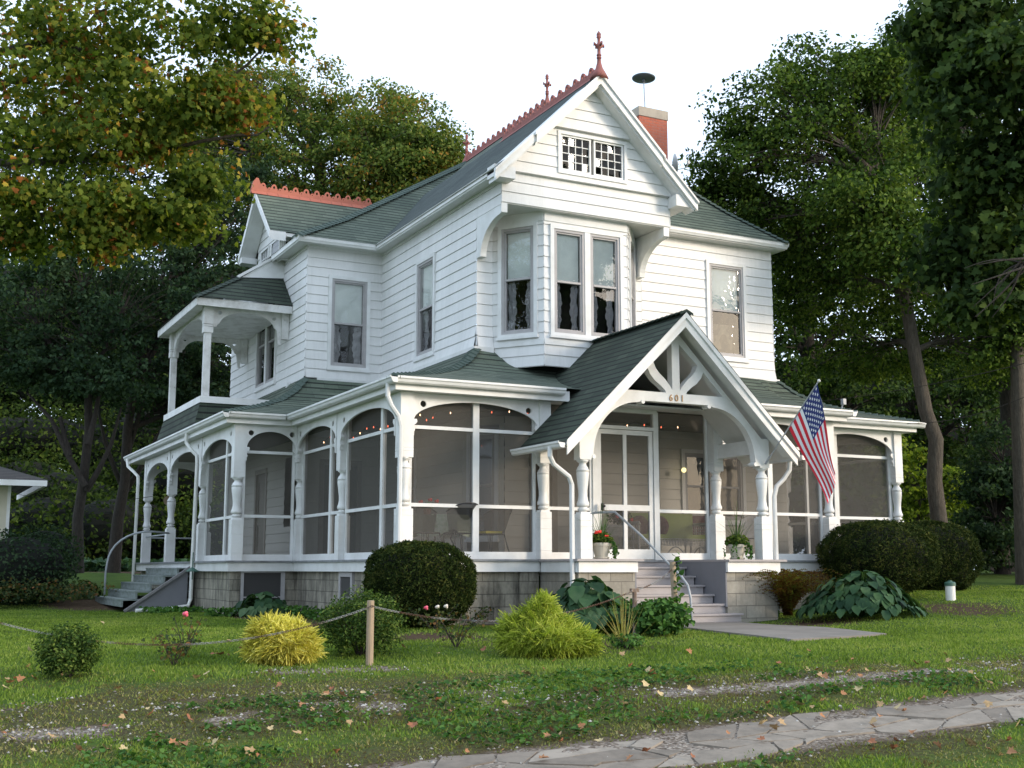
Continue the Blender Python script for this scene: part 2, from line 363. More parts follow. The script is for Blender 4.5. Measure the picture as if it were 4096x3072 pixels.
def arc(cx, cy, rx, ry, a0, a1, n): return [(cx+rx*math.cos(math.radians(a0+(a1-a0)*i/n)), cy+ry*math.sin(math.radians(a0+(a1-a0)*i/n))) for i in range(n+1)]

def np_mesh(name, V, nper, faces_t, mat, parent=None, **kw):
    """V (N,k,3): N copies of a k-vertex leaf; faces_t: faces of one leaf"""
    N, k = V.shape[0], V.shape[1]
    me = bpy.data.meshes.new(name); me.vertices.add(N*k); me.vertices.foreach_set('co', V.reshape(-1).astype(np.float32))
    ls = np.concatenate([np.array(f) for f in faces_t]); tot = np.array([len(f) for f in faces_t])
    loops = (ls[None, :]+(np.arange(N)*k)[:, None]).reshape(-1)
    me.loops.add(len(loops)); me.loops.foreach_set('vertex_index', loops.astype(np.int32))
    starts = np.concatenate([[0], np.cumsum(np.tile(tot, N))[:-1]])
    me.polygons.add(N*len(faces_t)); me.polygons.foreach_set('loop_start', starts.astype(np.int32)); me.polygons.foreach_set('loop_total', np.tile(tot, N).astype(np.int32))
    me.update(calc_edges=True); me.materials.append(mat)
    o = bpy.data.objects.new(name, me); COL.objects.link(o)
    if parent: o.parent = parent
    return tag(o, **kw)
T_QUAD = (np.array([(0, 0, 0), (.32, .5, .06), (0, 1, -.05), (-.32, .5, .06)]), [(0, 1, 2), (0, 2, 3)])
T_MAPLE = (np.array([(0, 0, 0), (.22, .08, 0), (.45, .02, -.04), (.38, .25, 0), (.56, .50, -.05), (.27, .52, .03), (.20, .78, 0), (0, 1.0, -.08), (-.20, .78, 0), (-.27, .52, .03), (-.56, .50, -.05), (-.38, .25, 0), (-.45, .02, -.04), (-.22, .08, 0), (0, .35, .05)]),
           [(14, i, (i+1) % 14) for i in range(14)])
T_HEART = (np.array([(0, 0, 0), (.25, .02, .06), (.42, .3, .10), (.33, .65, .03), (0, 1, -.14), (-.33, .65, .03), (-.42, .3, .10), (-.25, .02, .06), (0, .45, -.01)]),
           [(8, i, i+1) for i in range(7)]+[(8, 7, 0)])
T_BLADE = (np.array([(-.5, 0, 0), (.5, 0, 0), (.15, .6, .1), (0, 1, .3)]), [(0, 1, 2), (0, 2, 3)])
T_NEEDLE = (np.array([(-.06, 0, 0), (.06, 0, 0), (.05, .6, .05), (.0, 1, .0), (-.22, .8, 0), (.22, .75, .02)]), [(0, 1, 2, 3), (0, 4, 3), (2, 5, 3)])
def leaves(C, size, tmpl, outdir=None, up=.5, jitter=.6, droop=0.):
    """place template leaves at C; leaf plane roughly faces `outdir`/up"""
    N = len(C); T, F = tmpl
    n = rng.normal(size=(N, 3))*jitter
    if outdir is not None: n += outdir
    n[:, 2] += up; n /= np.linalg.norm(n, axis=1)[:, None]+1e-9
    a = rng.normal(size=(N, 3)); a[:, 2] -= droop
    y = a-(a*n).sum(1)[:, None]*n; y /= np.linalg.norm(y, axis=1)[:, None]+1e-9
    x = np.cross(y, n); s = (np.ones(N)*size)[:, None, None]
    V = C[:, None, :]+s*(T[None, :, 0:1]*x[:, None, :]+(T[None, :, 1:2]-.4)*y[:, None, :]+T[None, :, 2:3]*n[:, None, :])
    return V
def shell(c, r, n, lo=.75, hi=1.0, zmin=-1.0):
    d = rng.normal(size=(n*3, 3)); d /= np.linalg.norm(d, axis=1)[:, None]; d = d[d[:, 2] > zmin][:n]
    q = rng.uniform(lo, hi, len(d))[:, None]
    return np.array(c)[None, :]+d*q*np.array(r)[None, :], d

_G = rng.random((256, 256))
def vnoise(x, y, s):
    x = np.asarray(x)*s+100.3; y = np.asarray(y)*s+57.1; i = np.floor(x).astype(int); j = np.floor(y).astype(int); fx = smooth(x-i); fy = smooth(y-j)
    g = lambda a, b: _G[a % 256, b % 256]
    return (g(i, j)*(1-fx)+g(i+1, j)*fx)*(1-fy)+(g(i, j+1)*(1-fx)+g(i+1, j+1)*fx)*fy
def fnoise(x, y, s): return .55*vnoise(x, y, s)+.3*vnoise(x, y, s*2.3)+.15*vnoise(x, y, s*5.1)
def inball(shape):
    d = rng.normal(size=shape+(3,)); d /= np.linalg.norm(d, axis=-1, keepdims=True); return d*rng.random(shape+(1,))**.45
# ================================================================== HOUSE
house = empty('victorian_house', (11, 20, -.87), 'white clapboard house with green roofs, wraparound screened porch and 601 over its gabled entrance', 'house')
HI = Matrix.Translation(house.location).inverted()
SPLIT = {'fascia', 'skirt_board', 'foundation', 'entrance_pier', 'pier_cap', 'pier_skirt', 'cornice_return', 'eave_board', 'soffit', 'portico_beam', 'stair_side_wall', 'wall_foot_trim', 'wall_plaque', 'bay_soffit', 'bay_trim', 'porch_ceiling', 'porch_floor', 'balcony_deck_edge', 'balcony_eave'}
def B(mb, name, mat, parent=None, **k):
    if name in SPLIT:
        ps_ = mb.parts()
        if len(ps_) > 1:
            for q in ps_: o = B1(q, name, mat, parent, **k)
            return o
    return B1(mb, name, mat, parent, **k)
def B1(mb, name, mat, parent=None, **k):
    o = mb.build(name, mat, None, **k); o.parent = parent or house; o.matrix_parent_inverse = HI if (parent is None or parent is house) else Matrix.Identity(4)
    return o
ROW = .203
def siding(mb, P0, P1, z0, z1, op=(), flare=0., xr=None, lift=0., zoff=0.):
    """clapboards between P0 and P1 (outward normal on the right of P0->P1); op: (a0,a1,zb,zt) openings; xr(z)->(amin,amax)"""
    P0 = Vector(P0); P1 = Vector(P1); d = P1-P0; L = d.length; d = d/L; n = Vector((d.y, -d.x))
    prof = [(0, -.003), (.05, -.003), (.0501, .017), (1, .003)]
    def off(zr, z):
        for (a, oa), (b, ob) in zip(prof, prof[1:]):
            if a <= zr <= b: o = oa+(ob-oa)*(zr-a)/max(b-a, 1e-9); break
        return o+flare*max(0, 1-(z-z0)/.55)**2+lift
    k = 0; rows = []
    z = z0+zoff
    while z < z1-1e-6: rows.append((z, min(z+ROW, z1))); z += ROW
    for zb, zt in rows:
        cuts = {zb, zt, zb+ROW*.05, zb+ROW*.0501}
        for o in op:
            for q in (o[2], o[3]):
                if zb < q < zt: cuts.add(q)
        cuts = sorted(c for c in cuts if c <= zt+1e-9)
        for ca, cb in zip(cuts, cuts[1:]):
            mid = (ca+cb)/2
            lo, hi = (xr(mid) if xr else (0, L))
            segs = [(lo, hi)]
            for o in op:
                if o[2]-1e-6 < mid < o[3]+1e-6:
                    ns = []
                    for a, b in segs:
                        if o[1] <= a or o[0] >= b: ns.append((a, b)); continue
                        if a < o[0]: ns.append((a, o[0]))
                        if b > o[1]: ns.append((o[1], b))
                    segs = ns
            for a, b in segs:
                if b-a < .003: continue
                if xr and cb-ca > .01:
                    la, ha = xr(ca); lb, hb = xr(cb)
                    aa, ab = (la, lb) if a == lo else (a, a); ba, bb = (ha, hb) if b == hi else (b, b)
                else: aa = ab = a; ba = bb = b
                ea = off((ca-zb)/ROW if ca > zb else 0, ca); eb = off(min((cb-zb)/ROW, 1), cb)
                def p(t, zz, e): q = P0+d*t+n*e; return (q.x, q.y, zz)
                mb.face([p(aa, ca, ea), p(ba, ca, ea), p(bb, cb, eb), p(ab, cb, eb)])
def frame3(P0, P1):
    P0 = Vector(P0); d = (Vector(P1)-P0).normalized(); n = Vector((d.y, -d.x)); return P0, d, n
def lbox(mb, P0, P1, a0, a1, z0, z1, e0, e1):
    """box in wall space: a along the wall, e outward"""
    P, d, n = frame3(P0, P1); vs = []
    for z in (z0, z1):
        for e_ in (e0, e1):
            for a in (a0, a1): q = P+d*a+n*e_; vs.append((q.x, q.y, z))
    mb.add(vs, [(0, 2, 3, 1), (4, 5, 7, 6), (0, 1, 5, 4), (2, 6, 7, 3), (0, 4, 6, 2), (1, 3, 7, 5)])
def lquad(mb, P0, P1, a0, a1, z0, z1, e):
    P, d, n = frame3(P0, P1); mb.face([(*(P+d*a+n*e), z) for a, z in ((a0, z0), (a1, z0), (a1, z1), (a0, z1))])
def ring(mb, P0, P1, a0, a1, z0, z1, w, e0, e1, sill=None):
    s = sill or w
    lbox(mb, P0, P1, a0, a0+w, z0, z1, e0, e1); lbox(mb, P0, P1, a1-w, a1, z0, z1, e0, e1)
    lbox(mb, P0, P1, a0+w, a1-w, z1-w, z1, e0, e1); lbox(mb, P0, P1, a0+w, a1-w, z0, z0+s, e0, e1)
def window(P0, P1, a0, a1, z0, z1, zm=None, panes=1, shade=True, lace=True, casing=.075, meet=.5, shade_to=None, label=None, room=.7, shadecol='shade', gl_='glass'):
    """double-hung window, casing outer size a0..a1, z0..z1"""
    w = MB(); ring(w, P0, P1, a0, a1, z0, z1, casing, -.06, .045, casing*1.1); lbox(w, P0, P1, a0-.02, a1+.02, z0-.02, z0+.03, -.02, .07)
    win = B(w, 'window', M['white'])
    if label: win['label'] = label
    inner = a1-a0-2*casing; mw = .12; k = panes
    pw = (inner-(k-1)*mw)/k
    fr = MB(); gl = MB(); sh = MB(); lc = MB(); rm = MB(); mu = MB(); gd = MB()
    for i in range(k):
        b0 = a0+casing+i*(pw+mw); b1 = b0+pw; c0 = z0+casing*1.1; c1 = z1-casing
        if i: lbox(mu, P0, P1, b0-mw, b0, c0, c1, -.06, .04)
        ring(fr, P0, P1, b0, b1, c0, c1, .05, -.05, .028)
        ring(fr, P0, P1, b0+.05, b1-.05, c0+.05, c1-.05, .03, -.06, .005)
        zmid = zm if zm is not None else c0+(c1-c0)*meet
        lbox(fr, P0, P1, b0+.08, b1-.08, zmid-.02, zmid+.02, -.06, .010)
        lquad(gd, P0, P1, b0+.08, b1-.08, c0+.08, zmid-.02, -.03); lquad(gl, P0, P1, b0+.08, b1-.08, zmid+.02, c1-.08, -.012)
        if shade: lquad(sh, P0, P1, b0+.085, b1-.085, (shade_to if shade_to is not None else zmid), c1-.08, -.07)
        if lace:
            P, d, n = frame3(P0, P1); hh = zmid-c0
            for sgn, e_ in ((1, b0+.08), (-1, b1-.08)):
                prev = None
                for j in range(15):
                    t = j/14; wd = (.10+.09*math.sin(t*2.4+.4)+.018*math.sin(j*2.4))*pw/.5*.55+.02; zz = zmid-.02-t*(hh-.12)
                    cur = []
                    for q in range(4):
                        f = q/3; pt = P+d*(e_+sgn*wd*f)+n*(-.12+.02*math.sin(f*9+j)); cur.append((pt.x, pt.y, zz))
                    if prev:
                        for q in range(3): lc.face([prev[q], prev[q+1], cur[q+1], cur[q]])
                    prev = cur
    # near-black box behind the glass, its colour standing in for an unlit room
    P, d, n = frame3(P0, P1); a, b, zb, zt = a0+casing, a1-casing, z0+casing, z1-casing
    def q(t, z, e_): r = P+d*t+n*e_; return (r.x, r.y, z)
    for pts in ([(a, zb, -room), (b, zb, -room), (b, zt, -room), (a, zt, -room)], [(a, zb, -.06), (a, zb, -room), (a, zt, -room), (a, zt, -.06)], [(b, zb, -.06), (b, zb, -room), (b, zt, -room), (b, zt, -.06)], [(a, zb, -.06), (b, zb, -.06), (b, zb, -room), (a, zb, -room)], [(a, zt, -.06), (b, zt, -.06), (b, zt, -room), (a, zt, -room)]):
        rm.face([q(*t) for t in pts])
    B(fr, 'sash', M['frame'], win); B(gl, 'pane', M[gl_], win); B(gd, 'pane', M['glass_dull' if not lace else 'glass'], win); B(rm, 'window_recess', M['room'], win)
    if shade: B(sh, 'roller_blind', M[shadecol], win)
    if lace: B(lc, 'curtain', M['lace'], win)
    if k > 1: B(mu, 'mullion', M['white'], win)
    return win
CYG = 27.03
# ---- upper walls
ZE = 6.97
up = MB()
siding(up, (7.68, 24.65), (9.4, 24.65), 4.02, ZE, [(.48, 1.44, 4.24, 6.32)], flare=.06)
siding(up, (9.4, 24.65), (9.4, 19.75), 4.02, ZE, [(2.03, 3.01, 4.19, 6.27)], flare=.05)
siding(up, (9.4, 19.75), (9.4, 18.72), 6.5, ZE, zoff=-.045)
siding(up, (7.68, 31.0), (7.68, 24.65), 3.6, ZE, [(2.5, 4.2, 4.2, 6.32)], flare=.07, zoff=-.0)
siding(up, (9.4, 19.75), (9.72, 19.75), 4.02, 6.5, flare=.05)
siding(up, (12.86, 19.75), (13.02, 19.75), 4.02, 6.9)
siding(up, (13.02, 20.4), (16.84, 20.4), 4.02, 6.93, [(2.06, 3.10, 4.36, 6.5)], flare=.07)
siding(up, (13.02, 19.75), (13.02, 20.4), 4.02, 6.93)
siding(up, (16.84, 20.4), (16.84, 31.0), 3.6, 6.93); siding(up, (16.84, 31.0), (7.68, 31.0), 3.6, 6.93)
B(up, 'upper_wall', M['siding'])
bay = MB(); BP = [(9.72, 19.75), (10.35, 18.9), (12.15, 18.9), (12.86, 19.75)]
siding(bay, BP[0], BP[1], 3.62, 6.5, [(.13, .94, 4.17, 6.33)], zoff=-.0); siding(bay, BP[1], BP[2], 3.62, 6.5, [(.12, 1.70, 4.17, 6.28)]); siding(bay, BP[2], BP[3], 3.62, 6.5, [(.2, 1.02, 4.17, 6.33)])
B(bay, 'bay_wall', M['siding'])
bt = MB()
for p, q_ in zip(BP, BP[1:]):
    L = (Vector(q_)-Vector(p)).length; lbox(bt, p, q_, 0, L, 6.33, 6.51, 0, .034)
    lbox(bt, p, q_, 0, L, 4.02, 4.12, 0, .03)
B(bt, 'bay_trim', M['white'])
for x, y, za, zb_ in ((7.68, 24.65, 4.05, 6.97), (9.4, 19.75, 4.05, 6.5), (9.4, 18.72, 6.5, 7.09), (13.02, 18.72, 6.5, 7.09), (16.84, 20.4, 4.05, 6.93), (10.35, 18.9, 3.64, 6.34), (12.15, 18.9, 3.64, 6.34), (7.5, CYG-.98, 6.95, 7.5)):
    cb_ = MB(); z = za
    while z < zb_: cb_.lathe([(z+.004, .022), (min(z+ROW-.012, zb_), .012)], (x, y, 0), 8); z += ROW
    B(cb_, 'corner_cap', M['siding'])
# trim boards that close the foot of the upper walls
tr = MB()
for p, q_, a, b in (((7.68, 24.65), (9.4, 24.65), .25, 1.72), ((9.4, 24.65), (9.4, 19.75), 0, 4.98), ((13.02, 20.4), (16.84, 20.4), 0, 3.9)):
    lbox(tr, p, q_, a, b, 3.93, 4.03, 0, .085)
lbox(tr, (9.4, 19.75), (9.72, 19.75), -.05, .32, 3.90, 4.03, 0, .07)
B(tr, 'wall_foot_trim', M['white'])
window((7.68, 24.65), (9.4, 24.65), .48, 1.44, 4.24, 6.32, zm=5.27)
window((9.4, 24.65), (9.4, 19.75), 2.03, 3.01, 4.19, 6.27, zm=5.22)
window(BP[0], BP[1], .13, .94, 4.17, 6.33, zm=5.28)
window(BP[1], BP[2], .12, 1.70, 4.17, 6.28, panes=2, zm=5.22)
window(BP[2], BP[3], .2, 1.02, 4.17, 6.33, zm=5.22, lace=False)
window((13.02, 20.4), (16.84, 20.4), 2.06, 3.10, 4.36, 6.5, zm=5.43, lace=False, gl_='glass_clear', label='window with a bright upper pane and a plywood panel behind its lower sash')
ply, nt_, b_ = new_mat('plywood'); wv = nt_.nodes.new('ShaderNodeTexWave'); wv.wave_type = 'RINGS'; wv.inputs['Scale'].default_value = 2.2; wv.inputs['Distortion'].default_value = 14; wv.inputs['Detail Scale'].default_value = 1.1
gp_ = nt_.nodes.new('ShaderNodeNewGeometry'); nt_.links.new(gp_.outputs['Position'], wv.inputs['Vector']); nt_.links.new(ramp(nt_, wv.outputs['Fac'], [(.25, (.22, .17, .11)), (.75, (.58, .48, .32))]), b_.inputs['Base Color'])
pl = MB(); lquad(pl, (13.02, 20.4), (16.84, 20.4), 2.22, 2.80, 4.5, 5.15, -.10); B(pl, 'plywood_panel', ply)
window((7.68, 31.0), (7.68, 24.65), 2.5, 4.2, 4.2, 6.32, panes=2, shade=True, shade_to=5.9, lace=False)
# ---- front gable panels
GX = 11.25
def gxr(z, m_=0): h = max(9.03-z-m_, .001); return (max(GX-h-9.4, 0), min(GX+h-9.4, 3.62))
g = MB()
siding(g, (9.4, 18.72), (13.02, 18.72), 6.5, 7.09)
siding(g, (9.4, 18.72), (13.02, 18.72), 7.09, 8.06, [(1.12, 2.62, 7.2, 8.02)], xr=lambda z: gxr(z), lift=.05)
siding(g, (9.4, 18.72), (13.02, 18.72), 8.06, 9.02, xr=lambda z: gxr(z), lift=.11)
siding(g, (13.02, 18.72), (13.02, 19.75), 6.5, ZE+.1)
g.face([(9.4, 18.72, 7.09), (12.98, 18.72, 7.09), (12.98, 18.64, 7.09), (9.5, 18.64, 7.09)]); g.face([(10.28, 18.7, 8.06), (12.22, 18.7, 8.06), (12.22, 18.59, 8.06), (10.28, 18.59, 8.06)])
B(g, 'gable', M['siding'])
gb = MB(); gb.box(9.42, 13.0, 18.73, 18.90, 6.49, 6.505); gb.box(9.42, 13.0, 18.9, 19.76, 6.51, 6.53); B(gb, 'bay_soffit', M['soffit'])
# gable window with small panes
gw = MB(); ring(gw, (9.4, 18.72), (13.02, 18.72), 1.12, 2.62, 7.2, 8.02, .06, -.02, .085); w_ = B(gw, 'window', M['white'], label='pair of small-paned attic windows')
gf = MB(); gg = MB(); gr_ = MB()
for b0, b1 in ((1.19, 1.84), (1.90, 2.55)):
    gg = MB()
    ring(gf, (9.4, 18.72), (13.02, 18.72), b0, b1, 7.27, 7.96, .035, -.01, .055)
    for i in range(1, 4):
        lbox(gf, (9.4, 18.72), (13.02, 18.72), b0+.035+(b1-b0-.07)*i/4-.008, b0+.035+(b1-b0-.07)*i/4+.008, 7.305, 7.925, 0, .035)
        lbox(gf, (9.4, 18.72), (13.02, 18.72), b0+.035, b1-.035, 7.305+.62*i/4-.008, 7.305+.62*i/4+.008, .001, .034)
    for i in range(4):
        for j in range(4):
            a_, b_2 = b0+.035+(b1-b0-.07)*i/4, b0+.035+(b1-b0-.07)*(i+1)/4; c_, d_ = 7.305+.62*j/4, 7.305+.62*(j+1)/4
            t1, t2 = random.uniform(-.012, .012), random.uniform(-.012, .012)
            gg.face([(9.4+a_, 18.70+t1, c_), (9.4+b_2, 18.70-t1, c_), (9.4+b_2, 18.70-t1+t2, d_), (9.4+a_, 18.70+t1+t2, d_)])
    B(gg, 'pane', M['glass_old'], w_)
gr_.box(9.4+1.16, 9.4+2.58, 18.76, 18.8, 7.22, 8.0)
B(gf, 'muntin_frame', M['white'], w_); B(gr_, 'window_recess', M['dark'], w_)  # flat black panel close behind the panes, painted for the unlit attic
# brackets under the gable
def bracket_shape():
    o = [(0, 0)]+[(.08, 0)]; inner = arc(1.02, 0.02, .86, .66, 180, 90, 12); outer = [(0, .0)]
    return [(0, 0), (.17, 0)]+[(p[0], p[1]) for p in arc(1.0, 0, .83, .60, 180, 92, 12)]+[(1.03, .62), (1.03, .80), (0, .80)]
bk = MB()
bk.shape((9.45, 19.75, 5.70), (0, -1, 0), (0, 0, 1), bracket_shape(), th=.12); B(bk, 'bracket', M['white'])
bk = MB(); bk.shape((12.94, 19.75, 5.70), (0, -1, 0), (0, 0, 1), bracket_shape(), th=.12); B(bk, 'bracket', M['white'])
# ---- main roofs
def roofmesh(polys, name, mat, th=.03, label=None):
    r = MB()
    for p in polys: r.face(p)
    return B(r, name, mat, uv=True)
Z0 = 7.03
def lerp(a, b, t): return tuple(a[i]+(b[i]-a[i])*t for i in range(3))
def bell(a, b, sag=.10):    # eave-to-ridge hip line, kicked out at the eave
    m1 = lerp(a, b, .22); m2 = lerp(a, b, .5); return [a, (m1[0], m1[1], m1[2]-sag), (m2[0], m2[1], m2[2]-sag*.7), b]
F2, F3 = (13.4, 24.27, 11.0), (13.4, 28.8, 11.0)
polys = []
def strip(A, Bb):
    for i in range(len(A)-1): polys.append([A[i], Bb[i], Bb[i+1], A[i+1]] if A[i+1] != Bb[i+1] else [A[i], Bb[i], A[i+1]])
cWL = (7.33, 24.27, Z0); cR = (17.1, 20.08, Z0)
hL = bell(cWL, F3); hR = bell(cR, F2)
strip(hL, bell((13.4, 24.27, Z0), F3)) ; strip(bell((7.33, 31.3, Z0), (13.4, 31.3, 11)), hL)
strip(bell((9.12, 20.08, Z0), F2), hR); strip(hR, bell((17.1, 31.3, Z0), (13.4, 31.3, 11)))
strip(bell((9.12, 31.3, Z0), (13.4, 31.3, 11)), bell((9.12, 20.08, Z0), F2))
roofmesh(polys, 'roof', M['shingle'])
# hip cap shingles
def caps(path, w=.15, name='hip_cap', mat='shingle', step=.135):
    c = MB(); pts = [Vector(p) for p in path]
    segs = [(a, b) for a, b in zip(pts, pts[1:])]
    for a, b in segs:
        L = (b-a).length; n = max(1, int(L/step)); d = (b-a)/L; s = d.cross(Vector((0, 0, 1))).normalized()
        for i in range(n):
            p = a+d*(i*L/n); q = a+d*((i+1)*L/n+.02); up_ = .045; lo = .015
            for sg in (1, -1):
                dr = Vector((0, 0, -w*.55))
                c.face([p+Vector((0, 0, up_)), q+Vector((0, 0, lo)), q+s*sg*w+dr*.9+Vector((0, 0, lo)), p+s*sg*w+dr*.9+Vector((0, 0, up_))])
                c.face([p+Vector((0, 0, up_)), p+s*sg*w+dr*.9+Vector((0, 0, up_)), p+s*sg*w+dr*.9, p])
    return B(c, name, M[mat])
capm = paint('cap_shingle', (.075, .105, .088), (.05, .075, .062), .7, .9, 9); M['cap'] = capm
M['capdark'] = paint('dark_cap_shingle', (.036, .052, .040), (.024, .036, .028), .7, .9, 9)
caps(hL, mat='cap'); caps(hR, mat='cap')
# front gable roof (Y-direction ridge)
RZ = 9.15; ex = 2.17; ez = 6.99
def gslope(t): return
grl = [[(GX-ex, 18.32, ez), (GX-ex, 24.30, ez), (GX-1.35, 25.2, ez+(RZ-ez)*(1-1.35/ex)-.05), (GX-1.35, 18.32, ez+(RZ-ez)*(1-1.35/ex)-.05)],
       [(GX-1.35, 18.32, ez+(RZ-ez)*(1-1.35/ex)-.05), (GX-1.35, 25.2, ez+(RZ-ez)*(1-1.35/ex)-.05), (GX, 26.7, RZ), (GX, 18.32, RZ)]]
roofmesh([[tuple(reversed(p))[0:] and p for p in q] for q in grl], 'roof', M['shingle_grey'], label=None)
grr = [[(GX+ex, 22.5, ez), (GX+ex, 18.32, ez), (GX, 18.32, RZ), (GX, 23.5, RZ)]]
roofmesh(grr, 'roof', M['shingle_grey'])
rk = MB()
sl = (RZ-ez)/ex
def rake(x0, x1, y0, y1, h, lo=0., hi=0.):
    for s in (-1, 1):
        a = (GX+s*x0, RZ-sl*x0+hi); b = (GX+s*x1, RZ-sl*x1+hi)
        vs = [(x, y, z-dz) for dz in (.012, h) for y in (y0, y1) for (x, z) in (a, b)]
        rk.add(vs, [(0, 1, 3, 2), (4, 6, 7, 5), (0, 4, 5, 1), (2, 3, 7, 6), (0, 2, 6, 4), (1, 5, 7, 3)])
rake(0, 1.36, 18.30, 18.36, .22); rake(1.36, ex, 18.34, 18.40, .20)           # barge boards
rake(0.0, 1.36, 18.36, 18.66, .26); rake(1.36, ex-.05, 18.40, 18.70, .25)           # boxed soffit behind them
rake(0, 1.40, 18.262, 18.30, .07, hi=.004)                                           # crown along the upper edge
rake(1.38, ex+.01, 18.30, 18.34, .055, hi=.002)
B(rk, 'barge_board', M['white'])
cr = MB(); cr.box(9.10, 9.52, 18.42, 18.71, 6.86, 7.08); cr.box(12.98, 13.38, 18.42, 18.71, 6.86, 7.08); B(cr, 'cornice_return', M['white'])
# eaves: fascia + soffit boxes
def eave(x0, x1, y0, y1, zt=7.0, zb=6.89, name='eave', cat=None):
    m_ = MB(); m_.box(min(x0, x1), max(x0, x1), min(y0, y1), max(y0, y1), zb, zt); B(m_, name, M['white'])
def crown(pts, z=6.93, h=.12, d=.05):
    """moulded fascia running along pts (outline of the eave)"""
    c = MB(); prof = [(0, 0), (.012, 0), (.03, .035), (.045, .055), (.05, .10), (.06, .12), (0, .12)]
    n = len(pts); offs = []
    for i, p in enumerate(pts):
        p = Vector(p); d0 = (p-Vector(pts[i-1])).normalized() if i else None; d1 = (Vector(pts[i+1])-p).normalized() if i < n-1 else None
        if d0 is None: d0 = d1
        if d1 is None: d1 = d0
        n0 = Vector((d0.y, -d0.x)); n1 = Vector((d1.y, -d1.x)); b = (n0+n1); b = b/b.dot(n0) if abs(b.dot(n0)) > 1e-6 else n0
        offs.append((p, b))
    for (p, b), (q, b2) in zip(offs, offs[1:]):
        for (e0, h0), (e1, h1) in zip(prof, prof[1:]):
            s = d/.06*1.
            c.face([(*(p+b*e0*s), z+h0*h/.12), (*(q+b2*e0*s), z+h0*h/.12), (*(q+b2*e1*s), z+h1*h/.12), (*(p+b*e1*s), z+h1*h/.12)])
    for (p, b), e in ((offs[0], 1), (offs[-1], -1)):
        c.face([(*(p+b*a*d/.06), z+hh*h/.12) for a, hh in (prof if e > 0 else prof[::-1])])
    return B(c, 'crown_moulding', M['white'])
sf = MB()
sf.box(7.40, 9.42, 24.33, 24.68, 6.93, 6.97); sf.box(9.16, 9.42, 18.44, 24.33, 6.931, 6.971); sf.box(7.40, 7.70, 24.68, 26.2, 6.93, 6.97); sf.box(7.40, 7.70, 28.3, 31.2, 6.93, 6.97)
sf.box(13.0, 17.04, 20.14, 20.44, 6.88, 6.95); sf.box(16.8, 17.04, 20.44, 31.2, 6.88, 6.95); sf.box(13.03, 13.36, 18.44, 20.14, 6.881, 6.951)
B(sf, 'soffit', M['soffit'])
crown([(7.38, 26.3), (7.38, 24.31), (9.14, 24.31), (9.14, 18.44)], 6.90, .12)
crown([(13.40, 20.12), (17.06, 20.12), (17.06, 31.2)], 6.90, .12); crown([(13.38, 18.44), (13.38, 20.1)][::1], 6.90, .12)
bb = MB(); bb.box(9.10, 9.16, 18.36, 24.3, 6.93, 6.99); bb.box(7.34, 7.41, 24.3, 26.3, 6.93, 6.99); B(bb, 'eave_board', M['white'])
# ---- cresting and finials
def tile_outline():
    o = [(0, -.02), (.30, -.02), (.30, .13)]
    o += [(.285, .14)]+arc(.20, .155, .075, .085, 0, 180, 9)+[(.115, .135), (.095, .15), (.06, .152), (.03, .135), (.02, .10), (0, .10)]
    return o
TO = tile_outline(); TH = [arc(.20, .16, .032, .036, 360, 20, 9), arc(.065, .105, .014, .014, 360, 40, 6)]
def cresting(o, u, n, mat, step=.30, sc=1.):
    c = MB(); o = Vector(o); u = Vector(u).normalized(); side = u.cross(Vector((0, 0, 1)))
    for i in range(n):
        q = o+u*(step*i)
        c.shape(q, u, (0, 0, 1), [(a*step/.30, b*sc) for a, b in TO], [[(a*step/.30, b*sc) for a, b in h] for h in TH], th=.035)
        for sg in (1, -1):   # saddle skirt over the ridge
            c.face([q+Vector((0, 0, .05)), q+u*(step-.008)+Vector((0, 0, .05)), q+u*(step-.008)+side*.11*sg+Vector((0, 0, -.075)), q+side*.11*sg+Vector((0, 0, -.075))])
    return B(c, 'ridge_cresting', M[mat])
def finial(p, s=1., mat='terracotta_old'):
    c = MB(); p = Vector(p)
    prof = [(-.12, .17), (0, .11), (.08, .065), (.18, .04), (.26, .033), (.262, .045), (.285, .045), (.287, .036), (.31, .036), (.312, .045), (.335, .045), (.34, .032), (.44, .03), (.46, .05), (.50, .055), (.53, .045), (.55, .03), (.60, .026), (.64, .03), (.66, .045), (.67, .045), (.675, .03), (.70, .042), (.73, .04), (.77, .012), (.79, .004)]
    c.lathe([(z*s, r*s) for z, r in prof], p, 10)
    for a in (0, math.pi/2, math.pi, 3*math.pi/2):
        d = Vector((math.cos(a), math.sin(a), 0)); q = p+Vector((0, 0, .49*s))
        c.tube([q, q+d*.06*s+Vector((0, 0, .01*s)), q+d*.10*s+Vector((0, 0, .045*s)), q+d*.095*s+Vector((0, 0, -.0*s))], [.028*s, .026*s, .022*s, .02*s], 6)
    return B(c, 'finial', M[mat], smooth=True)
cresting((GX, 18.45, RZ-.02), (0, 1, 0), 13, 'terracotta_old'); finial((GX, 18.36, RZ+.02), 1.05)
cresting((13.4, 24.3, 11.0), (0, 1, 0), 15, 'terracotta_old'); finial((13.4, 24.27, 11.02), 1.0); finial((13.4, 28.85, 11.02), 1.0)
# ---- chimney
ch = MB(); ch.box(16.18, 17.03, 24.5, 25.2, 8.0, 11.33); chm = B(ch, 'chimney', M['brick'], uv=True)
cc = MB(); cc.box(16.16, 17.05, 24.48, 25.22, 11.33, 11.57); B(cc, 'chimney_cap', paint('chimney_mortar_cap', (.46, .40, .32), (.3, .25, .2), .6, .9, 6), chm)
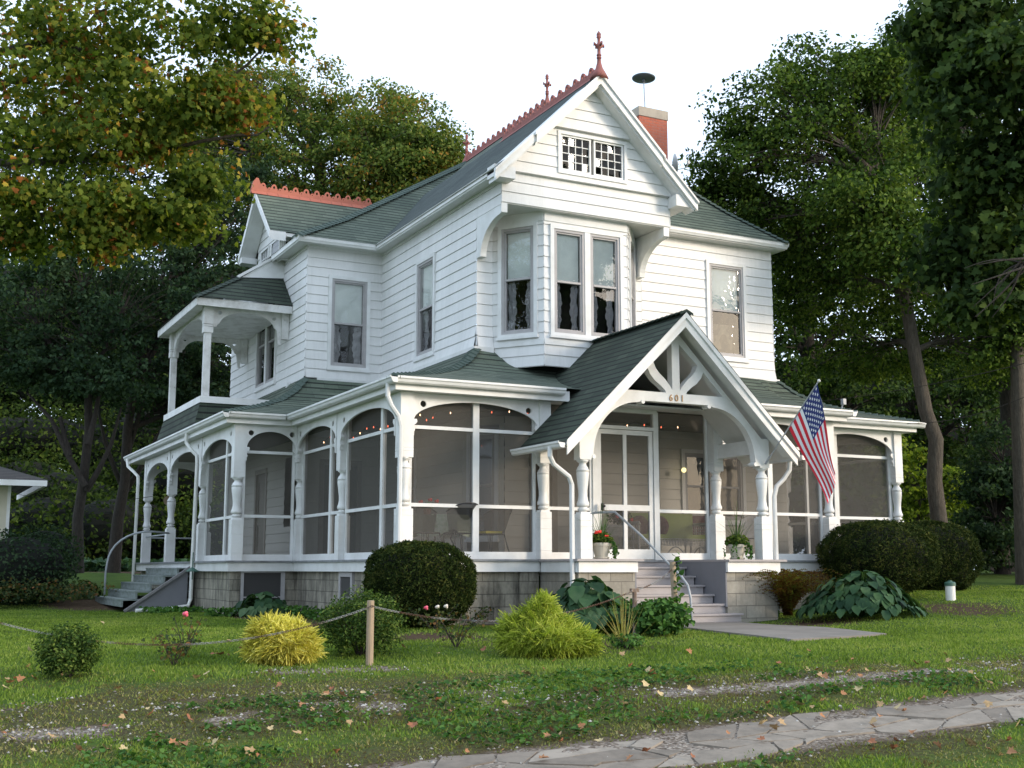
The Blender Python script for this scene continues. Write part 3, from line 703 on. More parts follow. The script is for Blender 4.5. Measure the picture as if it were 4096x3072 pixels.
# ---- cross gable on the left
CY0, CZ, cw = 27.03, 8.74, 1.36
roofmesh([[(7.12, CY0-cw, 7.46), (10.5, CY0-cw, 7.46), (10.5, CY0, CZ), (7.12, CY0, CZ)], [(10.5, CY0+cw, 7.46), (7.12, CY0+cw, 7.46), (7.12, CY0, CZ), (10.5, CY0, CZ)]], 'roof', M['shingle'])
k = MB()
for s in (-1, 1):
    for (y0, z0, y1, z1, xa, xb, hh) in ((0, CZ, cw, 7.46, 7.10, 7.15, .17), (0, CZ, cw, 7.46, 7.15, 7.48, .20)):
        a = (CY0+s*y0, z0-.015); b = (CY0+s*y1, z1-.015)
        vs = [(x, y, z-dz) for dz in (0, hh) for x in (xa, xb) for (y, z) in (a, b)]
        k.add(vs, [(0, 1, 3, 2), (4, 6, 7, 5), (0, 4, 5, 1), (2, 3, 7, 6), (0, 2, 6, 4), (1, 5, 7, 3)])
k.box(7.12, 7.5, CY0+cw-.28, CY0+cw-.02, 7.26, 7.40); k.box(7.13, 8.3, CY0-cw+.03, CY0-cw+.12, 7.36, 7.44)
B(k, 'barge_board', M['white'])
gg_ = MB()
siding(gg_, (7.50, CY0+.98), (7.50, CY0-.98), 6.9, 8.6, [(.35, 1.05, 6.98, 7.46)], xr=lambda z: (max(0, .98-(8.66-z)), min(1.96, .98+(8.66-z))))
siding(gg_, (7.50, CY0-.98), (8.6, CY0-.98), 6.9, 7.6, [(.06, .45, 6.98, 7.38)])
B(gg_, 'gable', M['siding'])
gq = MB(); ring(gq, (7.50, CY0+.98), (7.50, CY0-.98), .35, 1.05, 6.98, 7.46, .05, -.02, .05); ring(gq, (7.50, CY0+.98), (7.50, CY0-.98), 1.25, 1.95, 6.98, 7.46, .05, -.02, .05); ring(gq, (7.5, CY0-.98), (8.6, CY0-.98), .03, .45, 6.98, 7.38, .05, -.02, .05)
for i in range(1, 4): lbox(gq, (7.50, CY0+.98), (7.50, CY0-.98), .4+.6*i/4-.01, .4+.6*i/4+.01, 7.03, 7.41, 0, .03)
lbox(gq, (7.50, CY0+.98), (7.50, CY0-.98), .4, 1.0, 7.21, 7.23, 0, .029)
w_ = B(gq, 'window', M['white']); gl = MB(); lquad(gl, (7.50, CY0+.98), (7.50, CY0-.98), .4, 1.0, 7.03, 7.41, .01); B(gl, 'pane', M['glass_old'], w_)
for q in (((7.50, CY0+.98), (7.50, CY0-.98), 1.3, 1.9, 7.03, 7.41, .04), ((7.5, CY0-.98), (8.6, CY0-.98), .08, .4, 7.03, 7.33, .04)): gl = MB(); lquad(gl, *q); B(gl, 'pane', M['glass_old'], w_)
cresting((7.12, CY0, CZ-.02), (1, 0, 0), 11, 'terracotta', step=.262)
hp = MB(); hp.shape((7.00, CY0, CZ-.03), (1, 0, 0), (0, 0, 1), [(0, -.03), (.38, -.03), (.38, .10), (.30, .15), (.22, .20), (.17, .33), (.12, .34), (.05, .24), (.02, .10)], th=.12)
hp.face([(7.0, CY0, CZ+.06), (7.36, CY0, CZ+.06), (7.36, CY0-.13, CZ-.10), (7.0, CY0-.13, CZ-.10)]); B(hp, 'ridge_end_tile', M['terracotta'])
# ---- balcony
bl = MB(); EB = 5.76
roofmesh([[(5.52, 25.58, EB), (7.66, 25.60, EB+.02), (7.66, 26.40, 6.56), (6.66, 26.40, 6.48)], [(5.52, 29.85, EB), (5.52, 25.58, EB), (6.66, 26.40, 6.48), (6.66, 29.1, 6.48)], [(6.66, 29.1, 6.5), (6.66, 26.36, 6.5), (7.42, 26.36, 7.03), (7.42, 29.1, 7.03)]], 'roof', M['shingle_dark'], label=None)
caps([(5.52, 25.58, EB), (6.66, 26.40, 6.48)], .10, mat='capdark')
ck = MB(); ck.face([(6.70, 26.38, 6.48), (7.68, 26.38, 6.56), (7.68, 26.38, 7.02), (7.42, 26.38, 7.0)]); ck.bar((6.6, 26.36, 6.47), (7.45, 26.36, 7.04), .05, .06); B(ck, 'dormer_cheek', M['white'])
bf = MB(); bf.box(5.56, 7.66, 25.62, 25.66, EB-.17, EB-.005); bf.box(5.56, 5.60, 25.66, 29.8, EB-.17, EB-.005); bf.box(5.56, 7.66, 29.80, 29.84, EB-.17, EB-.005)
bf.box(5.60, 7.66, 25.66, 29.8, EB-.12, EB-.10); B(bf, 'balcony_eave', M['oldwhite'])
for (x, y) in ((5.88, 25.93), (5.88, 29.42)):
    p_ = MB(); p_.box(x-.07, x+.07, y-.07, y+.07, 3.62, 5.1); p_.box(x-.10, x+.10, y-.10, y+.10, 5.05, 5.18); p_.box(x-.095, x+.095, y-.095, y+.095, 5.19, 5.23); p_.box(x-.10, x+.10, y-.10, y+.10, 5.24, 5.64)
    p_.box(x-.09, x+.09, y-.09, y+.09, 3.60, 3.66); B(p_, 'balcony_post', M['oldwhite'])
for y in (25.93, 29.42):
    p_ = MB(); p_.box(7.50, 7.66, y-.09, y+.09, 5.05, 5.64); B(p_, 'wall_pilaster', M['oldwhite'])
    a_ = MB(); L = 1.52
    outer = [(0, .42), (0, -.02), (.09, -.02), (.10, .03)]+[(p[0], p[1]) for p in arc(.76, .02, .62, .33, 172, 8, 16)]+[(1.42, .03), (1.46, -.30), (L, -.30), (L, .42)]
    a_.shape((5.98, y, 5.22), (1, 0, 0), (0, 0, 1), outer, [arc(.15, .30, .045, .045, 360, 20, 12), arc(1.36, .28, .045, .045, 360, 20, 12)], th=.05); B(a_, 'arch_board', M['oldwhite'])
a_ = MB(); L = 3.3
a_.shape((5.88, 26.03, 5.22), (0, 1, 0), (0, 0, 1), [(0, .42), (0, -.18), (.07, -.18), (.09, .03)]+arc(1.65, .0, 1.5, .36, 175, 5, 20)+[(3.21, .03), (3.23, -.18), (L, -.18), (L, .42)], [arc(.2, .31, .045, .045, 360, 20, 12), arc(3.1, .31, .045, .045, 360, 20, 12)], th=.05); B(a_, 'arch_board', M['oldwhite'])
dk = MB(); dk.box(5.72, 7.50, 25.70, 25.76, 3.50, 3.64); dk.box(5.72, 5.78, 25.76, 29.55, 3.50, 3.64); dk.box(5.72, 7.6, 29.5, 29.55, 3.50, 3.64); dk.box(5.78, 7.68, 25.76, 29.5, 3.55, 3.60); B(dk, 'balcony_deck_edge', M['white'])
ms = [[(5.60, 25.60, 2.98), (7.75, 25.60, 2.98), (7.72, 25.74, 3.52), (5.74, 25.74, 3.52)], [(5.60, 29.7, 2.98), (5.60, 25.60, 2.98), (5.74, 25.74, 3.52), (5.74, 29.55, 3.52)]]
roofmesh(ms, 'mansard_skirt', M['shingle_dark'])
wb = MB(); wb.bar((7.60, 25.62, 3.62), (7.66, 25.66, 4.05), .14, .05, (0, 1, 0)); B(wb, 'flashing_board', M['white'])
# ================================================================== PORCH
FZ = .15
O = [(5.58, 33.6), (5.58, 22.82), (6.82, 22.82), (6.82, 17.32), (16.0, 17.32), (16.0, 18.05), (18.62, 18.05), (18.62, 31)]
I = [(7.66, 33.6), (7.64, 24.58), (9.36, 24.58), (9.36, 19.72), (16.3, 20.3), (16.6, 20.33), (16.9, 20.33), (16.9, 31)]
prof = [(0, 0), (.38, .22), (.66, .44), (.86, .70), (1, 1)]
pol = []; EZ, TZ = 2.97, 4.0
def rp(i, t, h): return (O[i][0]+(I[i][0]-O[i][0])*t, O[i][1]+(I[i][1]-O[i][1])*t, EZ+(TZ-EZ)*h)
for i in range(len(O)-1):
    for (t0, h0), (t1, h1) in zip(prof, prof[1:]):
        q = [rp(i, t0, h0), rp(i+1, t0, h0), rp(i+1, t1, h1), rp(i, t1, h1)]
        pol.append(q)
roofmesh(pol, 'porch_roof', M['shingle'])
for i in (1, 3, 6): caps([rp(i, t, h) for t, h in prof], .12, mat='cap')
# gutters along each run
def gutter(a, b, z, n, w=.12, h=.11, name='gutter'):
    g_ = MB(); a = Vector((*a, z)); b = Vector((*b, z)); n = Vector((*n, 0))
    pr = [(0, -h), (.55, -h), (.75, -h*.8), (.85, -h*.45), (1, -h*.3), (1, 0), (.9, 0), (.9, -h*.2), (0, -h*.25)]
    va = [a+n*(w*p)+Vector((0, 0, q)) for p, q in pr]; vb = [b+n*(w*p)+Vector((0, 0, q)) for p, q in pr]; k_ = len(pr)
    g_.add(va+vb, [(i, (i+1) % k_, (i+1) % k_+k_, i+k_) for i in range(k_)]+[tuple(range(k_))[::-1], tuple(range(k_, 2*k_))]); return B(g_, name, M['gutter'], fix=True)
GZ_ = 2.96
gutter((5.62, 33.6), (5.62, 22.74), GZ_, (-1, 0)); gutter((5.625, 22.86), (6.74, 22.86), GZ_, (0, -1)); gutter((6.86, 22.86), (6.86, 17.24), GZ_, (-1, 0))
gutter((6.865, 17.36), (9.86, 17.36), GZ_, (0, -1)); gutter((13.0, 17.36), (16.1, 17.36), GZ_, (0, -1)); gutter((16.105, 17.26), (16.105, 18.0), GZ_, (1, 0)); gutter((16.1, 18.10), (18.74, 18.10), GZ_-.01, (0, -1)); gutter((18.62, 18.12), (18.62, 31), GZ_, (1, 0))
fs = MB()
for (x0, x1, y0, y1) in ((5.62, 5.68, 22.88, 33.5), (5.68, 6.88, 22.88, 22.93), (6.88, 6.94, 17.38, 22.88), (6.94, 10.0, 17.38, 17.43), (12.9, 16.06, 17.38, 17.43), (16.0, 16.05, 17.43, 18.12), (16.05, 18.6, 18.12, 18.17), (18.55, 18.6, 18.17, 31)):
    fs.box(x0, x1, y0, y1, 2.76, 2.93)
B(fs, 'fascia', M['white'])
so_ = MB(); so_.box(5.68, 7.7, 22.93, 33.5, 2.77, 2.80); so_.box(7.7, 9.4, 22.93, 24.7, 2.771, 2.801); so_.box(6.94, 9.4, 17.43, 22.93, 2.772, 2.802); so_.box(9.4, 16.0, 17.43, 20.5, 2.773, 2.803); so_.box(16.0, 18.55, 18.17, 31, 2.774, 2.804)
B(so_, 'porch_ceiling', M['soffit'])
M['ceil'] = paint('dim_porch_ceiling_paint', (.20, .19, .17), (.13, .12, .11), .5, .6, 3)  # inner ceiling coloured dark to stand for the shade under the porch roof
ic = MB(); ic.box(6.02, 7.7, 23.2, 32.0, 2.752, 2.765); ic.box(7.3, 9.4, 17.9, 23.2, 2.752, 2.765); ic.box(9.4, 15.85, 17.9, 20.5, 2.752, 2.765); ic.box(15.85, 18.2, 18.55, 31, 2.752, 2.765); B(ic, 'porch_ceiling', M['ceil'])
# first-floor walls inside the porch
w1 = MB()
siding(w1, (7.72, 31), (7.72, 24.7), FZ, 2.78, [(2.6, 3.6, FZ, 2.3), (5.0, 5.9, .9, 2.4)]); siding(w1, (7.72, 24.7), (9.4, 24.7), FZ, 2.78, [(.35, 1.3, FZ, 2.3)])
siding(w1, (9.4, 24.7), (9.4, 20.3), FZ, 2.78, [(1.2, 2.2, .8, 2.4)])
siding(w1, (9.4, 20.3), (9.85, 19.5), FZ, 2.78, [(.1, .8, FZ, 2.6)]); siding(w1, (9.85, 19.5), (10.38, 19.5), FZ, 2.78); siding(w1, (10.9, 19.5), (13.2, 19.5), FZ, 2.78)
siding(w1, (13.2, 19.5), (13.3, 20.2), FZ, 2.78); siding(w1, (13.3, 20.2), (16.9, 20.2), FZ, 2.78, [(.9, 2.5, .9, 2.4)]); siding(w1, (16.9, 20.2), (16.9, 31), FZ, 2.78, [(1, 2, .8, 2.4)])
w1.box(7.72, 16.9, 31.0, 31.1, -.8, 4.1); B(w1, 'lower_wall', M['inner'])
def doorleaf(P0, P1, a0, a1, z0, z1, mat='door', name='door'):
    d_ = MB(); ring(d_, P0, P1, a0, a1, z0, z1, .11, -.03, .03); o = B(d_, name, M['tan'])
    l = MB(); lquad(l, P0, P1, a0+.11, a1-.11, z0+.02, z1-.11, -.02); ring(l, P0, P1, a0+.2, a1-.2, z0+.2, z0+.9, .05, -.02, 0); ring(l, P0, P1, a0+.2, a1-.2, z0+1.05, z1-.25, .05, -.02, 0); B(l, 'door_leaf', M[mat], o)
    h = MB(); h.sphere(tuple(Vector((*(Vector(P0)+(Vector(P1)-Vector(P0)).normalized()*(a1-.17)), z0+1.0)))[:3], .03); B(h, 'handle', M['brass'], o)
doorleaf((9.85, 19.5), (13.2, 19.5), .50, 1.08, FZ, 2.45); doorleaf((7.72, 24.7), (9.4, 24.7), .35, 1.3, FZ, 2.3); doorleaf((7.72, 31), (7.72, 24.7), 2.6, 3.6, FZ, 2.3)
window((13.3, 20.2), (16.9, 20.2), .9, 2.5, .9, 2.4, panes=2, lace=False, shade=False); window((9.4, 24.7), (9.4, 20.3), 1.2, 2.2, .8, 2.4, lace=False, shade=False)
window((9.4, 20.3), (9.85, 19.5), .1, .8, .5, 2.5, lace=False, shade=False)
# floor, skirt, foundation
fl = MB()
for (x0, x1, y0, y1) in ((5.70, 7.8, 22.88, 32.4), (7.8, 9.5, 22.88, 24.8), (6.98, 9.5, 17.48, 22.88), (9.5, 15.98, 17.72, 20.6), (9.5, 10.6, 17.48, 17.72), (12.35, 15.98, 17.48, 17.72), (15.98, 18.5, 18.22, 31)): fl.box(x0, x1, y0, y1, FZ-.035, FZ)
B(fl, 'porch_floor', M['floorgrey'])
sk = MB()
for (x0, x1, y0, y1) in ((5.74, 5.79, 22.92, 32.3), (5.79, 7.02, 22.92, 22.97), (7.02, 7.07, 17.52, 22.92), (7.07, 9.499, 17.52, 17.57), (13.5, 15.9, 17.52, 17.57), (15.9, 18.4, 18.27, 18.32), (18.4, 18.45, 18.32, 31)): sk.box(x0, x1, y0, y1, -.05, FZ-.037)
B(sk, 'skirt_board', M['white'])
fo = MB()
for (x0, x1, y0, y1) in ((5.86, 5.96, 23.04, 32.3), (5.96, 7.12, 23.04, 23.14), (7.12, 7.22, 17.62, 23.04), (7.22, 9.15, 17.62, 17.72), (13.45, 15.85, 17.62, 17.72), (15.8, 18.35, 18.38, 18.48), (18.25, 18.35, 18.48, 31)): fo.box(x0, x1, y0, y1, -1.15, -.045)
fo.box(5.81, 6.02, 22.99, 23.2, -1.15, -.046); fo.box(9.15, 9.5, 17.56, 17.7, -1.15, -.052)
foundation = B(fo, 'foundation', M['block'], uv=True)
M['basement'] = flat('dusty_basement_screen', (.055, .052, .05), .9)
def bwin(P0, P1, a0, a1, z0, z1):
    b = MB(); ring(b, P0, P1, a0, a1, z0, z1, .08, 0, .05); o = B(b, 'basement_window', M['frame']); g_ = MB(); lquad(g_, P0, P1, a0+.08, a1-.08, z0+.08, z1-.08, .03); B(g_, 'screen', M['basement'], o)
    r_ = MB(); lbox(r_, P0, P1, a0+.08, a1-.08, z0+.30, z0+.325, .031, .045); B(r_, 'rail', M['frame'], o)
bwin((5.86, 23.04), (7.12, 23.04), .14, 1.02, -.85, .0); bwin((7.12, 23.04), (7.12, 17.62), 2.62, 3.3, -.80, -.06)
# turned posts
def post(x, y, w=.21, zsq=1.73, zt=2.77, zb=.96):
    h = w/2; k_ = (zsq-zb)/.77
    pr = [(0, .058), (.015, .062), (.02, .082), (.045, .088), (.06, .08), (.062, .066), (.075, .064), (.08, .088), (.10, .100), (.13, .099), (.17, .082), (.24, .071), (.32, .073), (.42, .086), (.52, .098), (.58, .102), (.60, .095), (.602, .103), (.625, .103), (.63, .094), (.66, .086), (.69, .060), (.72, .056), (.735, .075), (.75, .095), (.77, .098)]
    q = MB(); q.lathe([(zb+z*k_, r*w/.21) for z, r in pr], (x, y, 0), 20); o = B(q, 'porch_post', M['white'], smooth=True)
    p = MB(); 
    def blk(zs, e=0, c=.012):
        pr_ = [(zs[0], h-c-e), (zs[0]+c*.6, h-e), (zs[1]-c*.6, h-e), (zs[1], h-c-e)]
        n0 = len(p.v)
        for z, r in pr_: p.v += [(x-r, y-r, z), (x+r, y-r, z), (x+r, y+r, z), (x-r, y+r, z)]
        p.f.append((n0+3, n0+2, n0+1, n0)); p.f.append(tuple(n0+12+t for t in range(4)))
        for a in range(3):
            for t in range(4): p.f.append((n0+a*4+t, n0+a*4+(t+1) % 4, n0+a*4+4+(t+1) % 4, n0+a*4+4+t))
    for a, b_ in ((FZ, FZ+.146), (FZ+.146, FZ+.50), (FZ+.50, zb-.14), (zb-.14, zb-.03)): blk((a, b_), c=.006)
    p.box(x-h*.78, x+h*.78, y-h*.78, y+h*.78, FZ+.01, zb); B(p, 'post_base', M['white'], o)
    p = MB()
    for a, b_ in ((zsq, zsq+.10), (zsq+.10, zsq+.155), (zsq+.155, zt)): blk((a, b_), .004, c=.006)
    B(p, 'post_head', M['white'], o); return o
PY = 17.70
posts = [(7.17, PY, .23), (9.66, PY, .21), (13.2, PY, .21), (15.82, PY, .21), (18.27, 18.42, .21), (7.17, 20.57, .21), (7.17, 23.1, .21), (5.92, 23.1, .22), (5.92, 25.9, .20), (5.92, 29.15, .21), (5.92, 32.1, .21), (9.72, 16.50, .21), (13.27, 16.50, .21), (18.27, 21.9, .21), (18.27, 25.4, .21), (7.45, 32.1, .2)]
for x, y, w in posts: post(x, y, w, 1.70 if y < 16.6 else 1.73, 2.2 if y < 16.6 else 2.77, .88 if y < 16.6 else .96)
# screened bays
LB, LQ = lbox, lquad
def bayscreen(P0, P1, a0, a1, mulls=(), zs=2.30, za=2.66, hole=True, screen=True, arch=True, rails=(1.0, 2.24), tail=True):
    fr_ = MB(); L = a1-a0; w = .05; zb = FZ; s0 = .085
    def lbox(mb, P0, P1, a, b, c, d, e0, e1): LB(mb, P0, P1, a, b, c, d, e0-s0, e1-s0)
    def lquad(mb, P0, P1, a, b, c, d, e): LQ(mb, P0, P1, a, b, c, d, e-s0)
    if screen:
        lbox(fr_, P0, P1, a0, a1, zb, zb+.12, -.03, .03)
        lbox(fr_, P0, P1, a0, a0+w, zb+.12, 2.74, -.03, .03); lbox(fr_, P0, P1, a1-w, a1, zb+.12, 2.74, -.03, .03)
        for m_ in mulls: lbox(fr_, P0, P1, m_-.055, m_+.055, zb+.12, 2.74, -.031, .034)
        ed = [a0+w]+[q for m_ in mulls for q in (m_-.055, m_+.055)]+[a1-w]
        for s_, e_ in zip(ed[::2], ed[1::2]):
            for z in rails: lbox(fr_, P0, P1, s_, e_, z-.028, z+.028, -.028, .028)
        f_ = B(fr_, 'screen_frame', M['white']); sc_ = MB(); lquad(sc_, P0, P1, a0+.02, a1-.02, zb+.1, 2.76, 0.0); B(sc_, 'insect_screen', M['screen'], f_)
    if arch:
        P, d, n = frame3(P0, P1); o = P+d*a0+n*.045; cx = L/2
        out = [(0, 2.77), (0, zs)]+[(q[0], q[1]) for q in arc(cx, zs, cx-.03, za-zs, 178, 2, 28)]+[(L, zs), (L, 2.77)]
        hs = [arc(.17*min(1, L/2)+.02, 2.60, .052, .052, 360, 15, 16), arc(L-.17*min(1, L/2)-.02, 2.60, .052, .052, 360, 15, 16)] if hole else []
        ab = MB(); ab.shape((o.x, o.y, 0), (d.x, d.y, 0), (0, 0, 1), out, hs, th=.035)
        if tail:
            for a_, s_ in ((0, 1), (L, -1)):
                sh = [(0, zs+.02), (.075, zs+.02), (.085, zs-.02), (.06, zs-.06), (.035, zs-.07), (.03, zs-.11), (.045, zs-.14), (.045, zs-.16), (.03, zs-.18), (.03, zs-.24), (0, zs-.25)]
                if s_ < 0: sh = [(L-p_, q_) for p_, q_ in sh][::-1]
                ab.shape((o.x, o.y, 0), (d.x, d.y, 0), (0, 0, 1), sh, th=.06)
        B(ab, 'arch_board', M['white'])
SL = (7.12, 23.1), (7.12, 17.7)      # left side line, outward -X
FR = (7.17, 17.72), (15.9, 17.72)
def fr_(x): return x-7.17
bayscreen(*FR, fr_(7.28), fr_(9.56), [fr_(8.46)], zs=2.33, za=2.67)
bayscreen(*FR, fr_(13.3), fr_(15.72), [fr_(14.5)], zs=2.33, za=2.67)
bayscreen(*SL, .10, 2.42, [1.8], zs=2.30, za=2.64); bayscreen(*SL, 2.64, 5.29, [4.40], zs=2.33, za=2.65)
bayscreen((5.92, 23.08), (7.17, 23.08), .11, 1.14, [], zs=2.30, za=2.64)
bayscreen((5.90, 25.9), (5.90, 23.1), .10, 2.70, [1.75], zs=2.22, za=2.58)
bayscreen((5.90, 29.15), (5.90, 25.9), .10, 3.15, [], zs=2.20, za=2.58, screen=False); bayscreen((5.90, 32.1), (5.90, 29.15), .10, 2.85, [], zs=2.20, za=2.58, screen=False)
bayscreen((7.45, 32.12), (5.92, 32.12), .10, 1.42, [], zs=2.25, za=2.6, screen=False)
bayscreen((15.9, 18.42), (18.27, 18.42), .06, 2.27, [.82], zs=2.30, za=2.67); bayscreen((18.3, 18.42), (18.3, 21.9), .1, 3.38, [1.7]); bayscreen((18.3, 21.9), (18.3, 25.4), .1, 3.38, [1.7])
# entrance: narrow panel, double-glazed screen door, wide panel
bayscreen(*FR, fr_(9.77), fr_(10.66), [], arch=False, rails=(1.0, 2.50)); bayscreen(*FR, fr_(11.98), fr_(13.09), [], arch=False, rails=(1.0,))
FR2 = (7.17, 17.80), (15.9, 17.80)
df = MB(); lbox(df, *FR2, fr_(10.66), fr_(10.74), FZ, 2.77, -.05, .05); lbox(df, *FR2, fr_(11.91), fr_(11.99), FZ, 2.77, -.05, .05); lbox(df, *FR2, fr_(10.74), fr_(11.91), 2.40, 2.46, -.05, .05); lbox(df, *FR2, fr_(10.74), fr_(11.91), 2.70, 2.77, -.05, .05); B(df, 'door_frame', M['white'])
sc2 = MB(); lquad(sc2, *FR2, fr_(10.74), fr_(11.91), 2.46, 2.70, 0); B(sc2, 'insect_screen', M['screen'])
sd_ = MB()
for a, b, c, d in ((10.75, 10.84, .16, 2.39), (11.82, 11.90, .16, 2.39), (10.84, 11.82, 2.31, 2.39), (10.84, 11.82, .16, .33), (10.84, 11.82, .99, 1.09), (11.29, 11.36, .33, .99), (11.29, 11.36, 1.09, 2.31)): lbox(sd_, *FR2, fr_(a), fr_(b), c, d, -.02, .025)
sdo = B(sd_, 'screen_door', M['white']); s3 = MB(); lquad(s3, *FR2, fr_(10.8), fr_(11.86), .3, 2.33, 0); B(s3, 'insect_screen', M['screen'], sdo)
hn = MB(); hn.box(10.78, 10.81, 17.63, 17.70, .98, 1.10); hn.sphere((10.795, 17.61, 1.05), .022); B(hn, 'handle', M['iron'], sdo)
# ---- portico
PX0 = 11.42; sp_ = .975; PZ = 4.17
def pz(x): return PZ-abs(x-PX0)*sp_
pr_ = [[(9.12, 15.98, pz(9.12)), (9.12, 17.58, pz(9.12)), (10.10, 17.58, pz(10.10)), (10.10, 19.3, pz(10.10)), (PX0, 19.3, PZ), (PX0, 15.98, PZ)],
       [(13.72, 17.58, pz(13.72)), (13.72, 15.98, pz(13.72)), (PX0, 15.98, PZ), (PX0, 19.3, PZ), (12.74, 19.3, pz(12.74)), (12.74, 17.58, pz(12.74))]]
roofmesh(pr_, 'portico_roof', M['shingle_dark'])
pu = MB()
for q in pr_: pu.face([(x, y+(.02 if y < 16 else 0), z-.06) for x, y, z in q][::-1])
B(pu, 'portico_soffit', M['soffit'])
caps([(PX0, 15.98, PZ), (PX0, 19.2, PZ)], .13, mat='capdark', name='ridge_cap')
pb = MB()
def prake(x0, x1, y0, y1, t0, t1):
    for s in (-1, 1):
        a = (PX0+s*x0, PZ-sp_*x0); b = (PX0+s*x1, PZ-sp_*x1)
        vs = [(x, y, z-dz) for dz in (t0, t1) for y in (y0, y1) for (x, z) in (a, b)]
        pb.add(vs, [(0, 1, 3, 2), (4, 6, 7, 5), (0, 4, 5, 1), (2, 3, 7, 6), (0, 2, 6, 4), (1, 5, 7, 3)])
prake(0, 2.27, 15.985, 16.02, .008, .10); prake(0, 2.25, 16.02, 16.05, .09, .25); prake(0, 2.23, 16.05, 16.38, .062, .10)
B(pb, 'barge_board', M['white'])
pt = MB(); c0 = 11.47
outer = [(-1.86, 1.73), (-1.86, 2.12), (-.02, 3.96), (1.82, 2.12), (1.82, 1.73), (1.62, 1.73)]+arc(.72, 1.80, .88, .88, 4, 88, 14)+[(.66, 2.71), (-.66, 2.71)]+arc(-.72, 1.80, .88, .88, 92, 176, 14)+[(-1.62, 1.73)]
def mir(h): return [(-x, z) for x, z in h][::-1]
up_l = [(-.075, 3.70), (-.44, 3.37), (-.40, 3.27), (-.33, 3.19), (-.22, 3.10), (-.13, 3.00), (-.075, 2.92)]
lo_l = [(-.95, 2.87), (-.56, 3.26), (-.51, 3.16), (-.42, 3.06), (-.30, 2.98), (-.22, 2.91), (-.20, 2.87)]
pt.shape((c0, 16.47, 0), (1, 0, 0), (0, 0, 1), outer, [up_l, mir(up_l), lo_l, mir(lo_l)], th=.14)
for s in (-1, 1):
    pt.tube([(c0+s*.66, 16.39, 2.69), (c0+s*.66, 16.55, 2.69)], .035, 12); pt.tube([(c0+s*1.60, 16.39, 1.755), (c0+s*1.60, 16.55, 1.755)], .035, 12)
B(pt, 'portico_truss', M['white'])
nm = bpy.data.curves.new('house_number', 'FONT'); nm.body = '601'; nm.size = .155; nm.extrude = .006; nm.space_character = 1.45; nm.align_x = 'CENTER'; nm.align_y = 'CENTER'
no = bpy.data.objects.new('tmp_number', nm); COL.objects.link(no); bpy.context.view_layer.update()
me = bpy.data.meshes.new_from_object(no.evaluated_get(bpy.context.evaluated_depsgraph_get())); bpy.data.objects.remove(no)
me.transform(Matrix.Translation((c0, 16.39, 2.785)) @ Matrix.Rotation(math.pi/2, 4, 'X')); me.materials.clear(); me.materials.append(M['brass'])
no = bpy.data.objects.new('house_number', me); COL.objects.link(no); no.parent = house; no.matrix_parent_inverse = HI
pg = MB()
for x0, n in ((9.10, -1), (13.74, 1)): gutter((x0, 15.98), (x0, 17.6), pz(9.12)-.0, (n, 0), .11, .10)
# side beams and braces from the portico posts back to the porch
sb = MB()
for x in (9.70, 13.25):
    sb.box(x-.07, x+.07, 16.5, 17.7, 1.95, 2.12)
    sb.box(x-.05, x+.05, 16.6, 17.6, 2.12, 2.2)
B(sb, 'portico_beam', M['white'])
# downspouts
def spout(pts, w=.07, mat='gutter', name='downspout'):
    s = MB()
    P_ = [Vector(p) for p in pts]; s.tube(P_, w/2*1.15, 8); return B(s, name, M[mat])
spout([(9.02, 16.3, 1.86), (9.02, 16.3, 1.72), (9.10, 16.33, 1.60), (9.40, 16.38, 1.42), (9.46, 16.4, 1.30), (9.46, 16.4, -.62)])
spout([(13.82, 16.4, 1.86), (13.80, 16.4, 1.68), (13.68, 16.42, 1.52), (13.55, 16.45, 1.40), (13.50, 16.46, 1.22), (13.50, 16.46, -.70)])
spout([(6.80, 17.5, 2.86), (6.80, 17.5, 2.66), (6.86, 17.5, 2.52), (6.98, 17.5, 2.36), (7.02, 17.5, 2.20), (7.02, 17.5, -.8)])
spout([(5.56, 26.1, 2.86), (5.56, 26.1, 2.66), (5.64, 25.9, 2.48), (5.72, 25.75, 2.36), (5.72, 25.7, 2.2), (5.68, 25.65, -.62), (5.62, 25.58, -.76), (5.3, 25.5, -.80), (4.55, 25.45, -.84)], mat='pipewhite')
spout([(5.54, 33.2, 2.86), (5.54, 33.0, 2.66), (5.62, 32.6, 2.5), (5.68, 32.3, 2.36), (5.68, 32.25, 2.2), (5.66, 32.25, -.75)], mat='pipewhite')
# ---- entrance piers and stair
pi_ = MB(); pi_.box(9.55, 10.58, 16.36, 17.6, -1.1, -.045); pi_.box(12.38, 13.42, 16.36, 17.6, -1.1, -.045); B(pi_, 'entrance_pier', M['blocklight'], uv=True)
pk = MB(); pk.box(9.46, 10.68, 16.24, 17.6, .115, .150); pk.box(12.34, 13.55, 16.24, 17.6, .115, .150); B(pk, 'pier_cap', M['stepgrey'])
ps = MB(); ps.box(9.52, 10.60, 16.30, 16.36, -.055, .113); ps.box(12.36, 13.45, 16.30, 16.36, -.055, .113); ps.box(9.50, 9.55, 16.36, 17.5, -.055, .113); ps.box(13.42, 13.47, 16.36, 17.5, -.055, .113); B(ps, 'pier_skirt', M['white'])
sw = MB(); sw.box(12.35, 12.378, 16.36, 17.72, -.62, .114); sw.box(10.582, 10.61, 16.36, 17.72, -1., .114); B(sw, 'stair_side_wall', M['wallgrey'])
ty = [17.72, 17.43, 17.17, 16.91, 16.65, 16.39, 16.13]; tz = [.15, .03, -.12, -.27, -.42, -.57, -.72, -.90]
